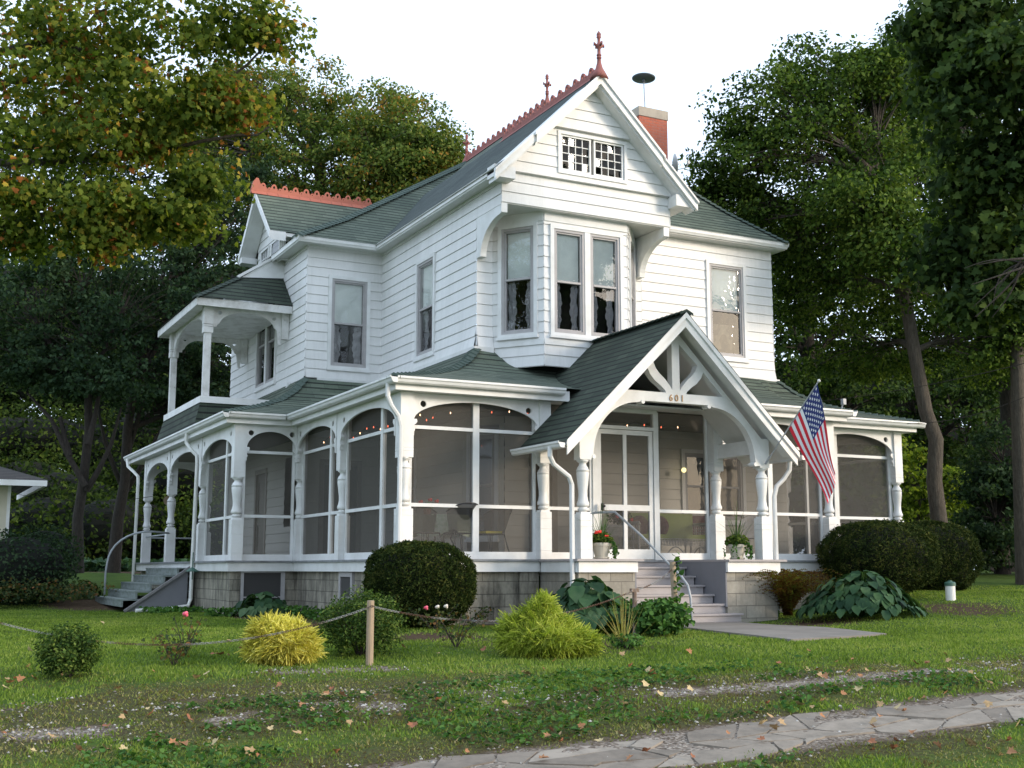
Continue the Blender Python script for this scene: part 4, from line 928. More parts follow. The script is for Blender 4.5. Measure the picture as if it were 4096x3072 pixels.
for i in range(7):
    t = MB(); x0, x1 = (10.62, 12.34) if i < 5 else (10.30 if i == 6 else 10.56, 12.42 if i == 5 else 12.52)
    if i: t.box(x0-.02 if i > 4 else x0, x1, ty[i], ty[i-1]+.02 if i > 1 else 17.74, tz[i]-.03, tz[i])
    t.box(x0+.01, x1-.02, ty[i]+.035, ty[i]+.055, tz[i+1], tz[i]-.031); B(t, 'stair_tread', M['stepgrey'])
hr = MB(); hr.tube([(10.40, 17.60, .86), (10.55, 17.50, .93), (10.75, 17.2, .93), (10.95, 16.7, .52), (11.1, 16.3, .15), (11.2, 16.0, -.10), (11.25, 15.88, -.26), (11.27, 15.84, -.45), (11.28, 15.82, -.95)], .021, 8); B(hr, 'handrail', M['pipe'], smooth=True)
# ---- back stair on the left
bx = [5.45, 5.17, 4.90, 4.62, 4.34]; bz = [.02, -.14, -.30, -.46, -.62]
for i, (x, z) in enumerate(zip(bx, bz)):
    t = MB(); t.box(x, 5.75, 26.0, 29.45, z-.03, z); t.box(x+.01, x+.05, 26.0, 29.45, z-.155, z-.031); B(t, 'stair_tread', M['steps_green'])
st = MB(); st.shape((0, 25.92, 0), (1, 0, 0), (0, 0, 1), [(4.42, -.88), (5.66, -.88), (5.66, -.04)], th=.03); B(st, 'stair_side_panel', M['wallgrey'])
st = MB(); st.bar((4.40, 25.88, -.86), (5.70, 25.88, .03), .05, .10, (0, 1, 0)); B(st, 'stair_stringer', M['rawwood'])
hr = MB(); q = [Vector((4.42, 28.6, -.85)), Vector((4.42, 28.6, -.1)), Vector((4.44, 28.6, .1))]+[Vector((5.35-.9*math.cos(t), 28.6, .12+.72*math.sin(t))) for t in (.2, .4, .6, .8, 1.0, 1.2, 1.4, 1.6)]+[Vector((5.85, 28.95, .82))]
hr.tube(q, .022, 8); hr.tube([(5.9, 29.05, .80), (5.9, 32.0, .80)], .02, 8); hr.tube([(5.95, 32.1, .78), (7.4, 32.1, .78)], .02, 8); B(hr, 'handrail', M['pipe'], smooth=True)
# ================================================================== GROUND
def gv(x, y, dz=0): return (float(x), float(y), float(ground(x, y))+dz)
def poly_dist(px, py, line):
    best = np.full(px.shape, 1e9)
    for (x0, y0), (x1, y1) in zip(line, line[1:]):
        dx, dy = x1-x0, y1-y0; t = np.clip(((px-x0)*dx+(py-y0)*dy)/(dx*dx+dy*dy), 0, 1)
        best = np.minimum(best, np.hypot(px-(x0+t*dx), py-(y0+t*dy)))
    return best
def G2(x, y): p = onG(x, y); return (p.x, p.y)
RUT1 = [G2(-150, 1600), G2(0, 1590), G2(300, 1575), G2(700, 1530), G2(1100, 1515), G2(1400, 1500), G2(1800, 1470), G2(2212, 1440), G2(2600, 1410)]
RUT2 = [G2(-150, 1530), G2(0, 1530), G2(350, 1515), G2(700, 1500), G2(1100, 1490)]
RUT3 = [G2(600, 1452), G2(720, 1447), G2(830, 1445)]
SLABL = [G2(760, 1700), G2(1060, 1664), G2(1250, 1645), G2(1458, 1618), G2(1630, 1595), G2(1799, 1572), G2(1970, 1550), G2(2140, 1528), G2(2300, 1508), G2(2500, 1485)]
def gravel_amt(x, y):
    w1 = np.exp(-(poly_dist(x, y, RUT1)/.26)**2); w2 = .6*np.exp(-(poly_dist(x, y, RUT2)/.2)**2); w3 = np.exp(-(poly_dist(x, y, RUT3)/.28)**2)
    w4 = np.exp(-(poly_dist(x, y, SLABL)/.55)**4)
    pt = smooth((fnoise(x, y, 1.4)-.40)/.16)
    return np.clip((w1+w2)*pt+w3+w4, 0, 1)
BEDS = [(G2(925, 1375), 1.3, .9), (G2(1200, 1390), 2.3, .7), (G2(2080, 1303), 1.6, .8), (G2(150, 1462), .8, .4), (G2(400, 1425), .6, .3), (G2(620, 1436), .9, .45), (G2(1750, 1348), 1.6, .8), (G2(220, 1310), 1.0, .8), ((4.5, 28.5), 1.6, 2)]
def bed_amt(x, y):
    b = np.zeros_like(x)
    for (cx, cy), r, k in BEDS: b = np.maximum(b, k*np.exp(-((x-cx)**2+(y-cy)**2)/(r*r*.6)))
    # bare strip along the foundation
    for (x0, x1, y0, y1) in ((5.4, 14, 16.2, 23.2),):
        pass
    b = np.maximum(b, .8*((x > 5.6) & (x < 9.6) & (y > 17.2) & (y < 22.9)))
    b = np.maximum(b, .8*np.exp(-np.maximum(0, 17.6-y)**2/.35)*((x > 6.8) & (x < 10.2)))
    return b
xs = np.concatenate([np.linspace(-60, -4, 15)[:-1], np.linspace(-4, 22, 250), np.linspace(22, 90, 20)[1:]])
ys = np.concatenate([np.linspace(-30, 4, 10)[:-1], np.linspace(4, 26, 210), np.linspace(26, 45, 30)[1:], np.linspace(45, 400, 12)[1:]])
X_, Y_ = np.meshgrid(xs, ys); Zg = ground(X_, Y_)+rng.normal(0, .004, X_.shape)*(X_ > -4)*(X_ < 22)*(Y_ > 4)*(Y_ < 26)
nx, ny = len(xs), len(ys)
idx = np.arange(nx*ny).reshape(ny, nx)
me = bpy.data.meshes.new('ground'); me.vertices.add(nx*ny); me.vertices.foreach_set('co', np.stack([X_, Y_, Zg], -1).reshape(-1).astype(np.float32))
q = np.stack([idx[:-1, :-1], idx[:-1, 1:], idx[1:, 1:], idx[1:, :-1]], -1).reshape(-1, 4)
me.loops.add(q.size); me.loops.foreach_set('vertex_index', q.reshape(-1).astype(np.int32)); me.polygons.add(len(q)); me.polygons.foreach_set('loop_start', (np.arange(len(q))*4).astype(np.int32)); me.polygons.foreach_set('loop_total', np.full(len(q), 4, np.int32)); me.update(calc_edges=True)
ca = me.attributes.new('soil', 'FLOAT', 'POINT'); ca.data.foreach_set('value', bed_amt(X_, Y_).reshape(-1).astype(np.float32))
cb = me.attributes.new('gravel', 'FLOAT', 'POINT'); cb.data.foreach_set('value', gravel_amt(X_, Y_).reshape(-1).astype(np.float32))
rdg = np.minimum(poly_dist(X_, Y_, RUT1), np.minimum(poly_dist(X_, Y_, RUT2), poly_dist(X_, Y_, SLABL)-.3))
cw = me.attributes.new('worn', 'FLOAT', 'POINT'); cw.data.foreach_set('value', (np.exp(-(rdg/.9)**2)*smooth((fnoise(X_, Y_, 1.1)-.2)/.3)).reshape(-1).astype(np.float32))
m, nt, b = new_mat('lawn_soil_gravel')
n1 = noise(nt, 1.3, 6); n2 = noise(nt, 26, 4); n3 = noise(nt, 7, 6, rough=.7)
green = ramp(nt, n1, [(.3, (.05, .085, .018)), (.6, (.075, .125, .022)), (.8, (.10, .13, .035))])
green = mixc(nt, .6, green, ramp(nt, n2, [(.3, (.5, .55, .5)), (.7, (1.35, 1.3, 1.2))]), 'MULTIPLY')
soil = ramp(nt, n2, [(.35, (.045, .028, .016)), (.65, (.10, .07, .045))])
vo = nt.nodes.new('ShaderNodeTexVoronoi'); vo.inputs['Scale'].default_value = 48; ge = nt.nodes.new('ShaderNodeNewGeometry'); nt.links.new(ge.outputs['Position'], vo.inputs['Vector'])
sp = nt.nodes.new('ShaderNodeSeparateColor'); nt.links.new(vo.outputs['Color'], sp.inputs[0])
grav = ramp(nt, sp.outputs[0], [(0, (.09, .07, .055)), (.5, (.21, .175, .145)), (1, (.38, .335, .285))])
def attr(nm): a = nt.nodes.new('ShaderNodeAttribute'); a.attribute_name = nm; return a.outputs['Fac']
def thr(a, nz, lo, hi):
    ma = nt.nodes.new('ShaderNodeMath'); ma.operation = 'ADD'; nt.links.new(a, ma.inputs[0]); nt.links.new(nz, ma.inputs[1])
    r = nt.nodes.new('ShaderNodeMapRange'); r.inputs[1].default_value = lo; r.inputs[2].default_value = hi; nt.links.new(ma.outputs[0], r.inputs[0]); return r.outputs[0]
green = mixc(nt, thr(attr('worn'), n3, .75, 1.25), green, ramp(nt, n2, [(.35, (.05, .042, .02)), (.65, (.085, .09, .035))]))
c = mixc(nt, thr(attr('soil'), n3, .85, 1.15), green, soil)
c = mixc(nt, thr(attr('gravel'), n3, .80, 1.20), c, soil); c = mixc(nt, thr(attr('gravel'), n3, 1.0, 1.5), c, grav)
nt.links.new(c, b.inputs['Base Color']); b.inputs['Roughness'].default_value = 1; b.inputs['Specular IOR Level'].default_value = .1; bump(nt, b, n2, .02, .8)
me.materials.append(m); go = bpy.data.objects.new('ground', me); COL.objects.link(go); go['kind'] = 'structure'
def blocked(x, y):
    """where no grass grows: under the house, on walks"""
    b = ((x > 5.7) & (x < 18.4) & (y > 22.9)) | ((x > 7.0) & (x < 15.9) & (y > 17.5)) | ((x > 9.4) & (x < 13.5) & (y > 16.1)) | ((x > 15.9) & (x < 18.4) & (y > 18.3)) | ((x > 4.3) & (x < 5.8) & (y > 25.9) & (y < 29.5))
    return b
WALK = [(10.35, 16.2), (12.45, 16.2), (11.95, 12.35), (9.95, 11.9)]
def inpoly(x, y, P):
    c = np.zeros(x.shape, bool)
    for (x0, y0), (x1, y1) in zip(P, P[1:]+P[:1]):
        c ^= ((y0 > y) != (y1 > y)) & (x < (x1-x0)*(y-y0)/(y1-y0+1e-12)+x0)
    return c
# concrete walk
wk = MB(); n = 16
for i in range(n):
    def rowp(t, s): a = WALK[0 if s == 0 else 1]; b_ = WALK[3 if s == 0 else 2]; return (a[0]+(b_[0]-a[0])*t, a[1]+(b_[1]-a[1])*t)
    for s in range(6):
        def pp(t, u): a = rowp(t, 0); b_ = rowp(t, 1); x, y = a[0]+(b_[0]-a[0])*u, a[1]+(b_[1]-a[1])*u; return gv(x, y, .03)
        wk.face([pp(i/n, s/6), pp(i/n, (s+1)/6), pp((i+1)/n, (s+1)/6), pp((i+1)/n, s/6)][::-1])
for a, b_ in zip(WALK, WALK[1:]+WALK[:1]):
    for i in range(12):
        p = [a[j]+(b_[j]-a[j])*i/12 for j in (0, 1)]; q_ = [a[j]+(b_[j]-a[j])*(i+1)/12 for j in (0, 1)]
        wk.face([gv(*p, .03), gv(*q_, .03), gv(*q_, -.05), gv(*p, -.05)])
wk.build('walkway', M['concrete'], kind='structure')
# stone path of cracked slabs
pth = MB(); cells = []
L_ = [Vector(p) for p in SLABL]; cum = [0]
for a, b_ in zip(L_, L_[1:]): cum.append(cum[-1]+(b_-a).length)
def along(t, off):
    t = min(max(t, 0), cum[-1]-1e-3); i = max(k for k in range(len(cum)-1) if cum[k] <= t); d = (L_[i+1]-L_[i]).normalized(); p = L_[i]+d*(t-cum[i]); return p+Vector((-d.y, d.x))*off
ncol = int(cum[-1]/.34); rows = [-.36, -.12, .11, .34]
grid = {}
for i in range(ncol+2):
    for j, r in enumerate(rows):
        grid[i, j] = along(i*.34+random.uniform(-.13, .13)+(.2 if j % 2 else 0), r+random.uniform(-.09, .09)+(.07*math.sin(i*.7) if j in (0, 3) else 0))
used = set()
for i in range(ncol+1):
    for j in range(3):
        if (i, j) in used or random.random() < (.04 if j == 1 else .13): continue
        p = [grid[i, j], grid[i+1, j], grid[i+1, j+1], grid[i, j+1]]
        if random.random() < .3 and i+2 <= ncol+1 and (i+1, j) not in used: p = [grid[i, j], grid[i+1, j], grid[i+2, j], grid[i+2, j+1], grid[i+1, j+1], grid[i, j+1]]; used.add((i+1, j))
        c_ = sum(p, Vector((0, 0)))/len(p); pts = []
        for k_ in range(len(p)):
            a, b_ = p[k_], p[(k_+1) % len(p)]
            for t in (0, .33, .66):
                q_ = a+(b_-a)*t; v = c_-q_; q_ = q_+v.normalized()*(.007+.012*random.random()+(.012 if t == 0 else 0)); pts.append(q_)
        tilt = random.uniform(-.006, .006); h = .008+random.uniform(-.005, .005)
        top = [(q_.x, q_.y, float(ground(q_.x, q_.y))+h+tilt*(q_.x-c_.x)*20*.1) for q_ in pts]; n = len(pts)
        cz = float(ground(c_.x, c_.y))+h
        base = len(pth.v); pth.v += top+[(x, y, z-.06) for x, y, z in top]+[(c_.x, c_.y, cz)]
        for k_ in range(n): pth.f.append((base+2*n, base+k_, base+(k_+1) % n)); pth.f.append((base+(k_+1) % n, base+k_, base+k_+n, base+(k_+1) % n+n))
mm, nt, b = new_mat('flagstone'); g_ = nt.nodes.new('ShaderNodeNewGeometry')
cc_ = ramp(nt, g_.outputs['Random Per Island'], [(0, (.19, .16, .13)), (.5, (.26, .222, .182)), (1, (.325, .28, .232))]); nn_ = noise(nt, 5, 8, rough=.7)
nt.links.new(mixc(nt, .8, cc_, ramp(nt, nn_, [(.35, (.6, .6, .58)), (.6, (1.05, 1.04, 1.02))]), 'MULTIPLY'), b.inputs['Base Color']); b.inputs['Roughness'].default_value = .9; bump(nt, b, nn_, .01, .7)
pth.build('path', mm, kind='structure')
# loose gravel
N = 26000
gx = rng.uniform(-2, 20, N*8); gy = rng.uniform(5.5, 15, N*8); D_ = SY*gx+CY*gy; s_ = CY*gx-SY*gy
ga = gravel_amt(gx, gy); onsl = poly_dist(gx, gy, SLABL)
lum = np.sin(gx*2.1+gy*3.3)*np.sin(gx*5.3-gy*2.2)*.5+.5
lum = fnoise(gx, gy, 3.3)
gw_ = np.clip(np.exp(-(poly_dist(gx, gy, RUT1)/.5)**2)+.7*np.exp(-(poly_dist(gx, gy, RUT2)/.4)**2), 0, 1)
k = (rng.random(N*8) < np.maximum(ga, .55*gw_)*(.06+.9*smooth((lum-.32)/.3))*.34) & (D_ > 7.5) & (np.abs(s_) < .47*D_+1) & ~((onsl < .46) & (rng.random(N*8) < .92)); gx, gy = gx[k][:N], gy[k][:N]
T_ST = (np.array([(1, 0, .1), (.2, .9, 0), (-.9, .4, .1), (-.6, -.8, 0), (.6, -.8, .05), (.1, .1, .8)]), [(0, 1, 5), (1, 2, 5), (2, 3, 5), (3, 4, 5), (4, 0, 5)])
a_ = rng.uniform(0, 6.28, len(gx)); sz = rng.uniform(.007, .020, len(gx)); T = T_ST[0]
V = np.zeros((len(gx), 6, 3)); V[:, :, 0] = gx[:, None]+sz[:, None]*(T[:, 0]*np.cos(a_)[:, None]-T[:, 1]*np.sin(a_)[:, None]); V[:, :, 1] = gy[:, None]+sz[:, None]*(T[:, 0]*np.sin(a_)[:, None]+T[:, 1]*np.cos(a_)[:, None]); V[:, :, 2] = ground(gx, gy)[:, None]+sz[:, None]*T[:, 2]
mgr = foliage('gravel_stones', [(.11, .09, .075), (.22, .19, .165), (.34, .31, .27), (.48, .45, .41)], 0, spread=1.0, nscale=3)
np_mesh('gravel', V, 6, T_ST[1], mgr, kind='stuff', label='pale loose gravel showing through the worn wheel ruts of the drive', cat='gravel')
# grass blades
def scatter(n, dmin, dmax, wide=.46):
    u = rng.random(n); D = (dmin**.6+(dmax**.6-dmin**.6)*u)**(1/.6); s = rng.uniform(-1, 1, n)*(D*wide+.6)
    return SY*D+CY*s, CY*D-SY*s, D
gx, gy, D_ = scatter(330000, 7.6, 27)
fade = ~blocked(gx, gy) & ~inpoly(gx, gy, WALK) & (rng.random(len(gx)) > bed_amt(gx, gy)*1.15) & (poly_dist(gx, gy, SLABL) > .31+.30*(fnoise(gx, gy, 2.2)-.3)+.10*np.abs(rng.normal(size=len(gx))))
gl_ = gravel_amt(gx, gy); lum = np.sin(gx*2.1+gy*3.3)*np.sin(gx*5.3-gy*2.2)*.5+.5; fade &= (rng.random(len(gx)) > gl_*(.25+.65*lum))
gx, gy, D_ = gx[fade], gy[fade], D_[fade]; n = len(gx)
tuft = smooth((fnoise(gx, gy, 3.5)-.3)/.45)
h = (.018+.036*tuft**2*rng.random(n)+.015*rng.random(n))*np.clip(1.25-D_/40, .5, 1); w = (.0035+.00042*D_)*rng.uniform(.7, 1.4, n)
a_ = rng.uniform(0, 6.28, n); le = rng.uniform(.2, .9, n)*h; la = rng.uniform(0, 6.28, n); gz = ground(gx, gy)
V = np.zeros((n, 3, 3)); V[:, 0] = np.stack([gx-w*np.cos(a_), gy-w*np.sin(a_), gz-.004], -1); V[:, 1] = np.stack([gx+w*np.cos(a_), gy+w*np.sin(a_), gz-.004], -1); V[:, 2] = np.stack([gx+le*np.cos(la), gy+le*np.sin(la), gz+h], -1)
rd = np.minimum(poly_dist(gx, gy, RUT1), np.minimum(poly_dist(gx, gy, RUT2), poly_dist(gx, gy, SLABL)-.3))
pdry = np.clip(1.15*np.exp(-(rd/1.0)**2), 0, 1)*smooth((fnoise(gx, gy, 1.1)-.25)/.3)+.45*smooth((fnoise(gx+30, gy, 1.3)-.42)/.2)*(D_ < 12.8)
dry = rng.random(n) < pdry
V[dry, 2, 2] = V[dry, 0, 2]+(V[dry, 2, 2]-V[dry, 0, 2])*.62
keep = ~(dry & (rng.random(n) < .35))
np_mesh('worn_grass', V[dry & keep], 3, [(0, 1, 2)], M['drygrass'], kind='stuff', label='thin worn grass and clover along the old drive', cat='grass')
V = V[~dry]
np_mesh('grass', V, 3, [(0, 1, 2)], M['grass'], kind='stuff', label='short green lawn grass in front of the house', cat='grass')
# broadleaf weeds in the grass
gx, gy, D_ = scatter(26000, 7.8, 14); ok = (fnoise(gx, gy, .9) > .52) & (gravel_amt(gx, gy) < .4) & (gy < 10.5); gx, gy = gx[ok], gy[ok]
C = np.stack([gx, gy, ground(gx, gy)+rng.uniform(.01, .05, len(gx))], -1)
np_mesh('weeds', leaves(C, rng.uniform(.025, .055, len(C)), T_HEART, up=1.0, jitter=.4), 9, T_HEART[1], M['lf_ivy'], kind='stuff', label='low broad-leaved weeds growing among the grass', cat='weeds')
# fallen leaves, each its own thing
fallm = []
for k_ in range(4):
    me_o = MB(); T, F = T_MAPLE; s = .13
    me_o.add([(x*s, (y-.4)*s, abs(x)**1.5*s*.5*(1 if k_ % 2 else .3)+.01+.05*s*math.sin(7*y+k_)) for x, y, z in T], F)
    cols = [(.38, .25, .12), (.26, .10, .045), (.48, .37, .19), (.34, .16, .07)][k_]
    fallm.append((me_o, flat('fallen_leaf_%s' % ['tan', 'russet', 'straw', 'orange'][k_], cols, .8)))
fl_src = []
NAMES = ['tan', 'russet', 'straw coloured', 'orange brown']
for k_, (mb, mt) in enumerate(fallm):
    o = mb.build('fallen_leaf', mt); fl_src.append(o)
random.seed(21); cnt = 0
spots = []
cl_ = [(random.uniform(0, 2212), 1400+240*random.random()) for _ in range(26)]
for i in range(210):
    r = random.random(); x = random.uniform(0, 2212); y = 1400+(1650-1400)*random.random()**.8
    if i < 50: x = random.uniform(0, 900); y = random.uniform(1290, 1640)
    if random.random() < .5: q_ = random.choice(cl_); x = q_[0]+random.gauss(0, 60); y = min(1655, max(1290, q_[1]+random.gauss(0, 22)))
    if 930 < x < 1300 and y < 1400: continue
    spots.append((x, y))
for (x, y) in spots:
    p = onG(x, y)
    if blocked(np.array([p.x]), np.array([p.y]))[0]: continue
    k_ = random.choices(range(4), [4, 3, 3, 3])[0]; src = fl_src[k_]
    o = src if src.name and not src.get('placed') else src.copy()
    if o is not src: COL.objects.link(o)
    src['placed'] = 1
    o.location = (p.x, p.y, float(ground(p.x, p.y))+.03); s = random.uniform(.3, .65); o.scale = (s, s, s); o.rotation_euler = (random.uniform(-.8, .8), random.uniform(-.8, .8), random.uniform(0, 6.28))
    o['label'] = '%s fallen maple leaf lying on the grass' % NAMES[k_]; o['category'] = 'leaf'; o['group'] = 'fallen maple leaves on the grass'
for o in bpy.data.objects:
    if 'placed' in o: del o['placed']
# ================================================================== SHRUBS AND PLANTS
def leafthing(name, V, T, mat, label, cat, group=None, extra=None, loc=None):
    e = empty(name, loc or (0, 0, 0), label, cat, group); o = np_mesh('foliage', V, T[0].shape[0], T[1], mat); o.parent = e; o.matrix_parent_inverse = Matrix.Translation(e.location).inverted()
    if extra:
        for nm, mb, mt in extra: q = mb.build(nm, mt); q.parent = e; q.matrix_parent_inverse = Matrix.Translation(e.location).inverted()
    return e
def clipped(c, r, n, label, size=.045, mat='lf_yew', group=None, flatb=True, k_=2.6):
    c = np.array(c); d = rng.normal(size=(n, 3)); d /= np.linalg.norm(d, axis=1)[:, None]
    sup = (np.abs(d)**k_).sum(1)**(-1/k_); bumpy = 1+.035*np.sin(d[:, 0]*7+c[0])*np.sin(d[:, 2]*6+c[1])+.022*np.sin(d[:, 1]*13+d[:, 0]*9)+.022*rng.normal(size=n)+.05*(rng.random(n) > .985)
    taper = 1+.10*d[:, 2]*(d[:, 2] < 0)+.0
    P = c+d*(sup*bumpy)[:, None]*np.array(r)*np.stack([taper, taper, np.ones(n)], -1)
    P = P[P[:, 2] > ground(P[:, 0], P[:, 1])+.02]; dd = (P-c)/np.array(r); dd /= np.linalg.norm(dd, axis=1)[:, None]
    V = leaves(P, rng.uniform(.6, 1.3, len(P))*size, T_NEEDLE, outdir=dd*.5, up=.1, jitter=.9)
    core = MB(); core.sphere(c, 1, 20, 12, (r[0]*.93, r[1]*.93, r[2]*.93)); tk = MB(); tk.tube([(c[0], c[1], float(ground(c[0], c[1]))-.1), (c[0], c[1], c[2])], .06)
    coremat = M.setdefault('core', flat('dense_inner_twigs', (.004, .006, .003), 1))  # near-black solid core, the shade inside the foliage put into its colour
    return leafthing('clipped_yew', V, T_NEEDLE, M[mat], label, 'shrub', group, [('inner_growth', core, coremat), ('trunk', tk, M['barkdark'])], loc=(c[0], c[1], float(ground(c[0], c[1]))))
clipped((7.02, 16.66, -.23), (.76, .76, .60), 30000, 'dense dark clipped yew ball in front of the left porch corner', .055)
pA = PX(1900, 1204, 22.0); pB = PX(2016, 1205, 24.5)
clipped((pA.x, pA.y, pA.z), (.99, .9, .63), 24000, 'wide rounded clipped yew nearest the right end of the porch', .06)
clipped((pB.x, pB.y, pB.z), (.86, .8, .70), 18000, 'rounded clipped yew just right of the wider one, farther back', .065)
def shrub(name, P, rx, rz, n, T, mat, size, label, cat='shrub', droop=0, up=.6, lo=.55, stems=8, loc=None, pts=None, ry=None):
    c = np.array([P[0], P[1], float(ground(P[0], P[1]))+rz*.95]); ry = ry or rx
    if pts is None:
        S, d = shell(c, (rx, ry, rz), n, lo, 1.0, -.9); ax = 1+.16*np.sin(d[:, 0]*5+1+P[0])*np.cos(d[:, 2]*4+d[:, 1]*6)+.05*rng.normal(size=len(d)); S = c+(S-c)*ax[:, None]
    else: S, d = pts
    S = S[S[:, 2] > ground(S[:, 0], S[:, 1])+.01]; d = (S-c)/np.array([rx, ry, rz])
    V = leaves(S, rng.uniform(.6, 1.3, len(S))*size, T, outdir=d*.6, up=up, jitter=.6, droop=droop)
    st = MB(); gz = float(ground(P[0], P[1]))
    for i in range(stems):
        a = 6.28*i/stems+.3; st.tube([(P[0]+.03*math.cos(a), P[1]+.03*math.sin(a), gz-.03), (P[0]+rx*.35*math.cos(a), P[1]+ry*.35*math.sin(a), gz+rz*.8), (P[0]+rx*.7*math.cos(a), P[1]+ry*.7*math.sin(a), gz+rz*1.3)], [.014, .009, .004], 5)
    return leafthing(name, V, T, mat, label, cat, None, [('stems', st, M['barkdark'])], loc=(P[0], P[1], gz))
p = onG(145, 1462); shrub('boxwood_shrub', (p.x, p.y), .31, .26, 5200, T_QUAD, M['lf_box'], .034, 'small round boxwood shrub at far left by the chain')
p = onG(785, 1420); shrub('boxwood_shrub', (p.x+.03, p.y+.15), .48, .37, 9500, T_QUAD, M['lf_box'], .034, 'bigger boxwood shrub right behind the chain post')
T_THREAD = (np.array([(-.06, 0, 0), (.06, 0, 0), (.03, 1, -.3), (-.03, 1, -.3), (0, .28, 0), (.20, .72, .02), (.05, .48, 0), (0, .22, 0), (-.21, .66, .03), (-.05, .42, 0), (0, .52, -.1), (.15, .98, -.18), (.04, .72, -.12)]), [(0, 1, 2, 3), (4, 5, 6), (7, 8, 9), (10, 11, 12)])
def threadbush(P, lobes, mat, label, sc=1.):
    Ss = []; lobes = [(x*sc, y*sc, r*sc, z*sc, q*sc, n) for x, y, r, z, q, n in lobes]
    for (dx, dy, r, zc, rz, n) in lobes:
        c = np.array([P[0]+dx*CY+dy*SY, P[1]-dx*SY+dy*CY, float(ground(P[0], P[1]))+zc]); S, d = shell(c, (r, r, rz), n, .45, 1.08, -.95); Ss.append((S, d))
    S = np.concatenate([a for a, _ in Ss]); d = np.concatenate([b_ for _, b_ in Ss]); S = S[(g_ := S[:, 2] > ground(S[:, 0], S[:, 1])+.02)]; d = d[g_]
    N = len(S); y = d*.8+rng.normal(size=(N, 3))*.65; y[:, 2] -= .25; y /= np.linalg.norm(y, axis=1)[:, None]; nn = np.cross(y, rng.normal(size=(N, 3))); nn /= np.linalg.norm(nn, axis=1)[:, None]; x = np.cross(y, nn)
    T, F = T_THREAD; s = (.035+.10*rng.random(N)**2)[:, None, None]; V = S[:, None, :]+s*(T[None, :, 0:1]*x[:, None, :]+T[None, :, 1:2]*y[:, None, :]+T[None, :, 2:3]*nn[:, None, :])
    st = MB(); gz = float(ground(*P[:2]))
    for i in range(7): a = i; st.tube([(P[0], P[1], gz-.02), (P[0]+.2*math.cos(a), P[1]+.2*math.sin(a), gz+.3)], [.02, .008], 5)
    leafthing('threadleaf_cypress', V, T_THREAD, mat, label, 'shrub', None, [('stems', st, M['barkdark'])], loc=(P[0], P[1], gz))
p = onG(613, 1436); threadbush((p.x, p.y+.1), [(0, 0, .38, .28, .27, 11000), (-.16, 0, .27, .40, .20, 4200), (.10, .1, .28, .38, .2, 2400), (.3, .05, .22, .20, .18, 1800), (-.3, -.05, .18, .2, .16, 1300)], M['lf_gold'], 'golden yellow threadleaf shrub left of the wooden chain post', .76)
p = onG(1180, 1418); threadbush((p.x, p.y+.1), [(0, 0, .62, .24, .26, 13000), (-.02, .1, .36, .44, .24, 6000), (.03, .1, .15, .68, .22, 1800), (-.1, .1, .2, .58, .2, 1500), (-.38, 0, .27, .36, .24, 2600), (.55, 0, .32, .18, .2, 3200), (.25, .05, .26, .38, .22, 2200), (-.2, -.2, .25, .2, .2, 1500)], M['lf_lime'], 'lime green mounded threadleaf shrub with a raised centre near the front steps', .72)
def hosta(P, r, h, n, size, label, mat='lf_hosta', loc=None, sx=1.):
    C = []; Dr = []
    gz = float(ground(*P)); st = MB()
    T, F = T_HEART; V = []
    for i in range(n):
        a = rng.uniform(0, 6.28); q = math.sqrt(rng.random()); rr = r*q; z = h*(1-.85*q*q)*rng.uniform(.65, 1.05)
        c = Vector((P[0]+(rr*math.cos(a)*sx)*CY+rr*math.sin(a)*SY, P[1]-(rr*math.cos(a)*sx)*SY+rr*math.sin(a)*CY, gz+z)); o = Vector((c.x-P[0], c.y-P[1], 0)); o = o.normalized() if o.length > .02 else Vector((1, 0, 0))
        y = (o+Vector((0, 0, -.25-1.0*q))+Vector(rng.normal(size=3)*.28)).normalized(); nn = (Vector((0, 0, 1))+o*.6); nn = (nn-y*nn.dot(y)).normalized(); x = y.cross(nn); s = size*rng.uniform(.7, 1.15)
        V.append([tuple(c+x*t[0]*s+y*(t[1]-.3)*s+nn*t[2]*s) for t in T]); 
        if i % 3 == 0: st.tube([(P[0], P[1], gz), ((P[0]+c.x)/2, (P[1]+c.y)/2, gz+z*.8), c-y*.3*s], .006, 4)
    return leafthing('hosta', np.array(V), T_HEART, M[mat], label, 'plant', None, [('stalks', st, M['lf_ivy'])], loc=(P[0], P[1], gz))
p = onG(570, 1332); hosta((p.x, p.y+.1), .62, .42, 110, .22, 'blue green hosta clump below the basement window')
p = onG(1285, 1368); hosta((p.x+.05, p.y+.3), .80, .72, 190, .27, 'dark green big-leaved hosta clump left of the front steps')
p = onG(1880, 1335); hosta((p.x, p.y+.2), .80, .70, 430, .19, 'broad spreading hosta mound in front of the right hand clipped yews', sx=1.25)
p = onG(250, 1300); hosta((4.15, 30.2), .5, .4, 70, .2, 'variegated hosta beside the foot of the mossy side steps', 'lf_rose')
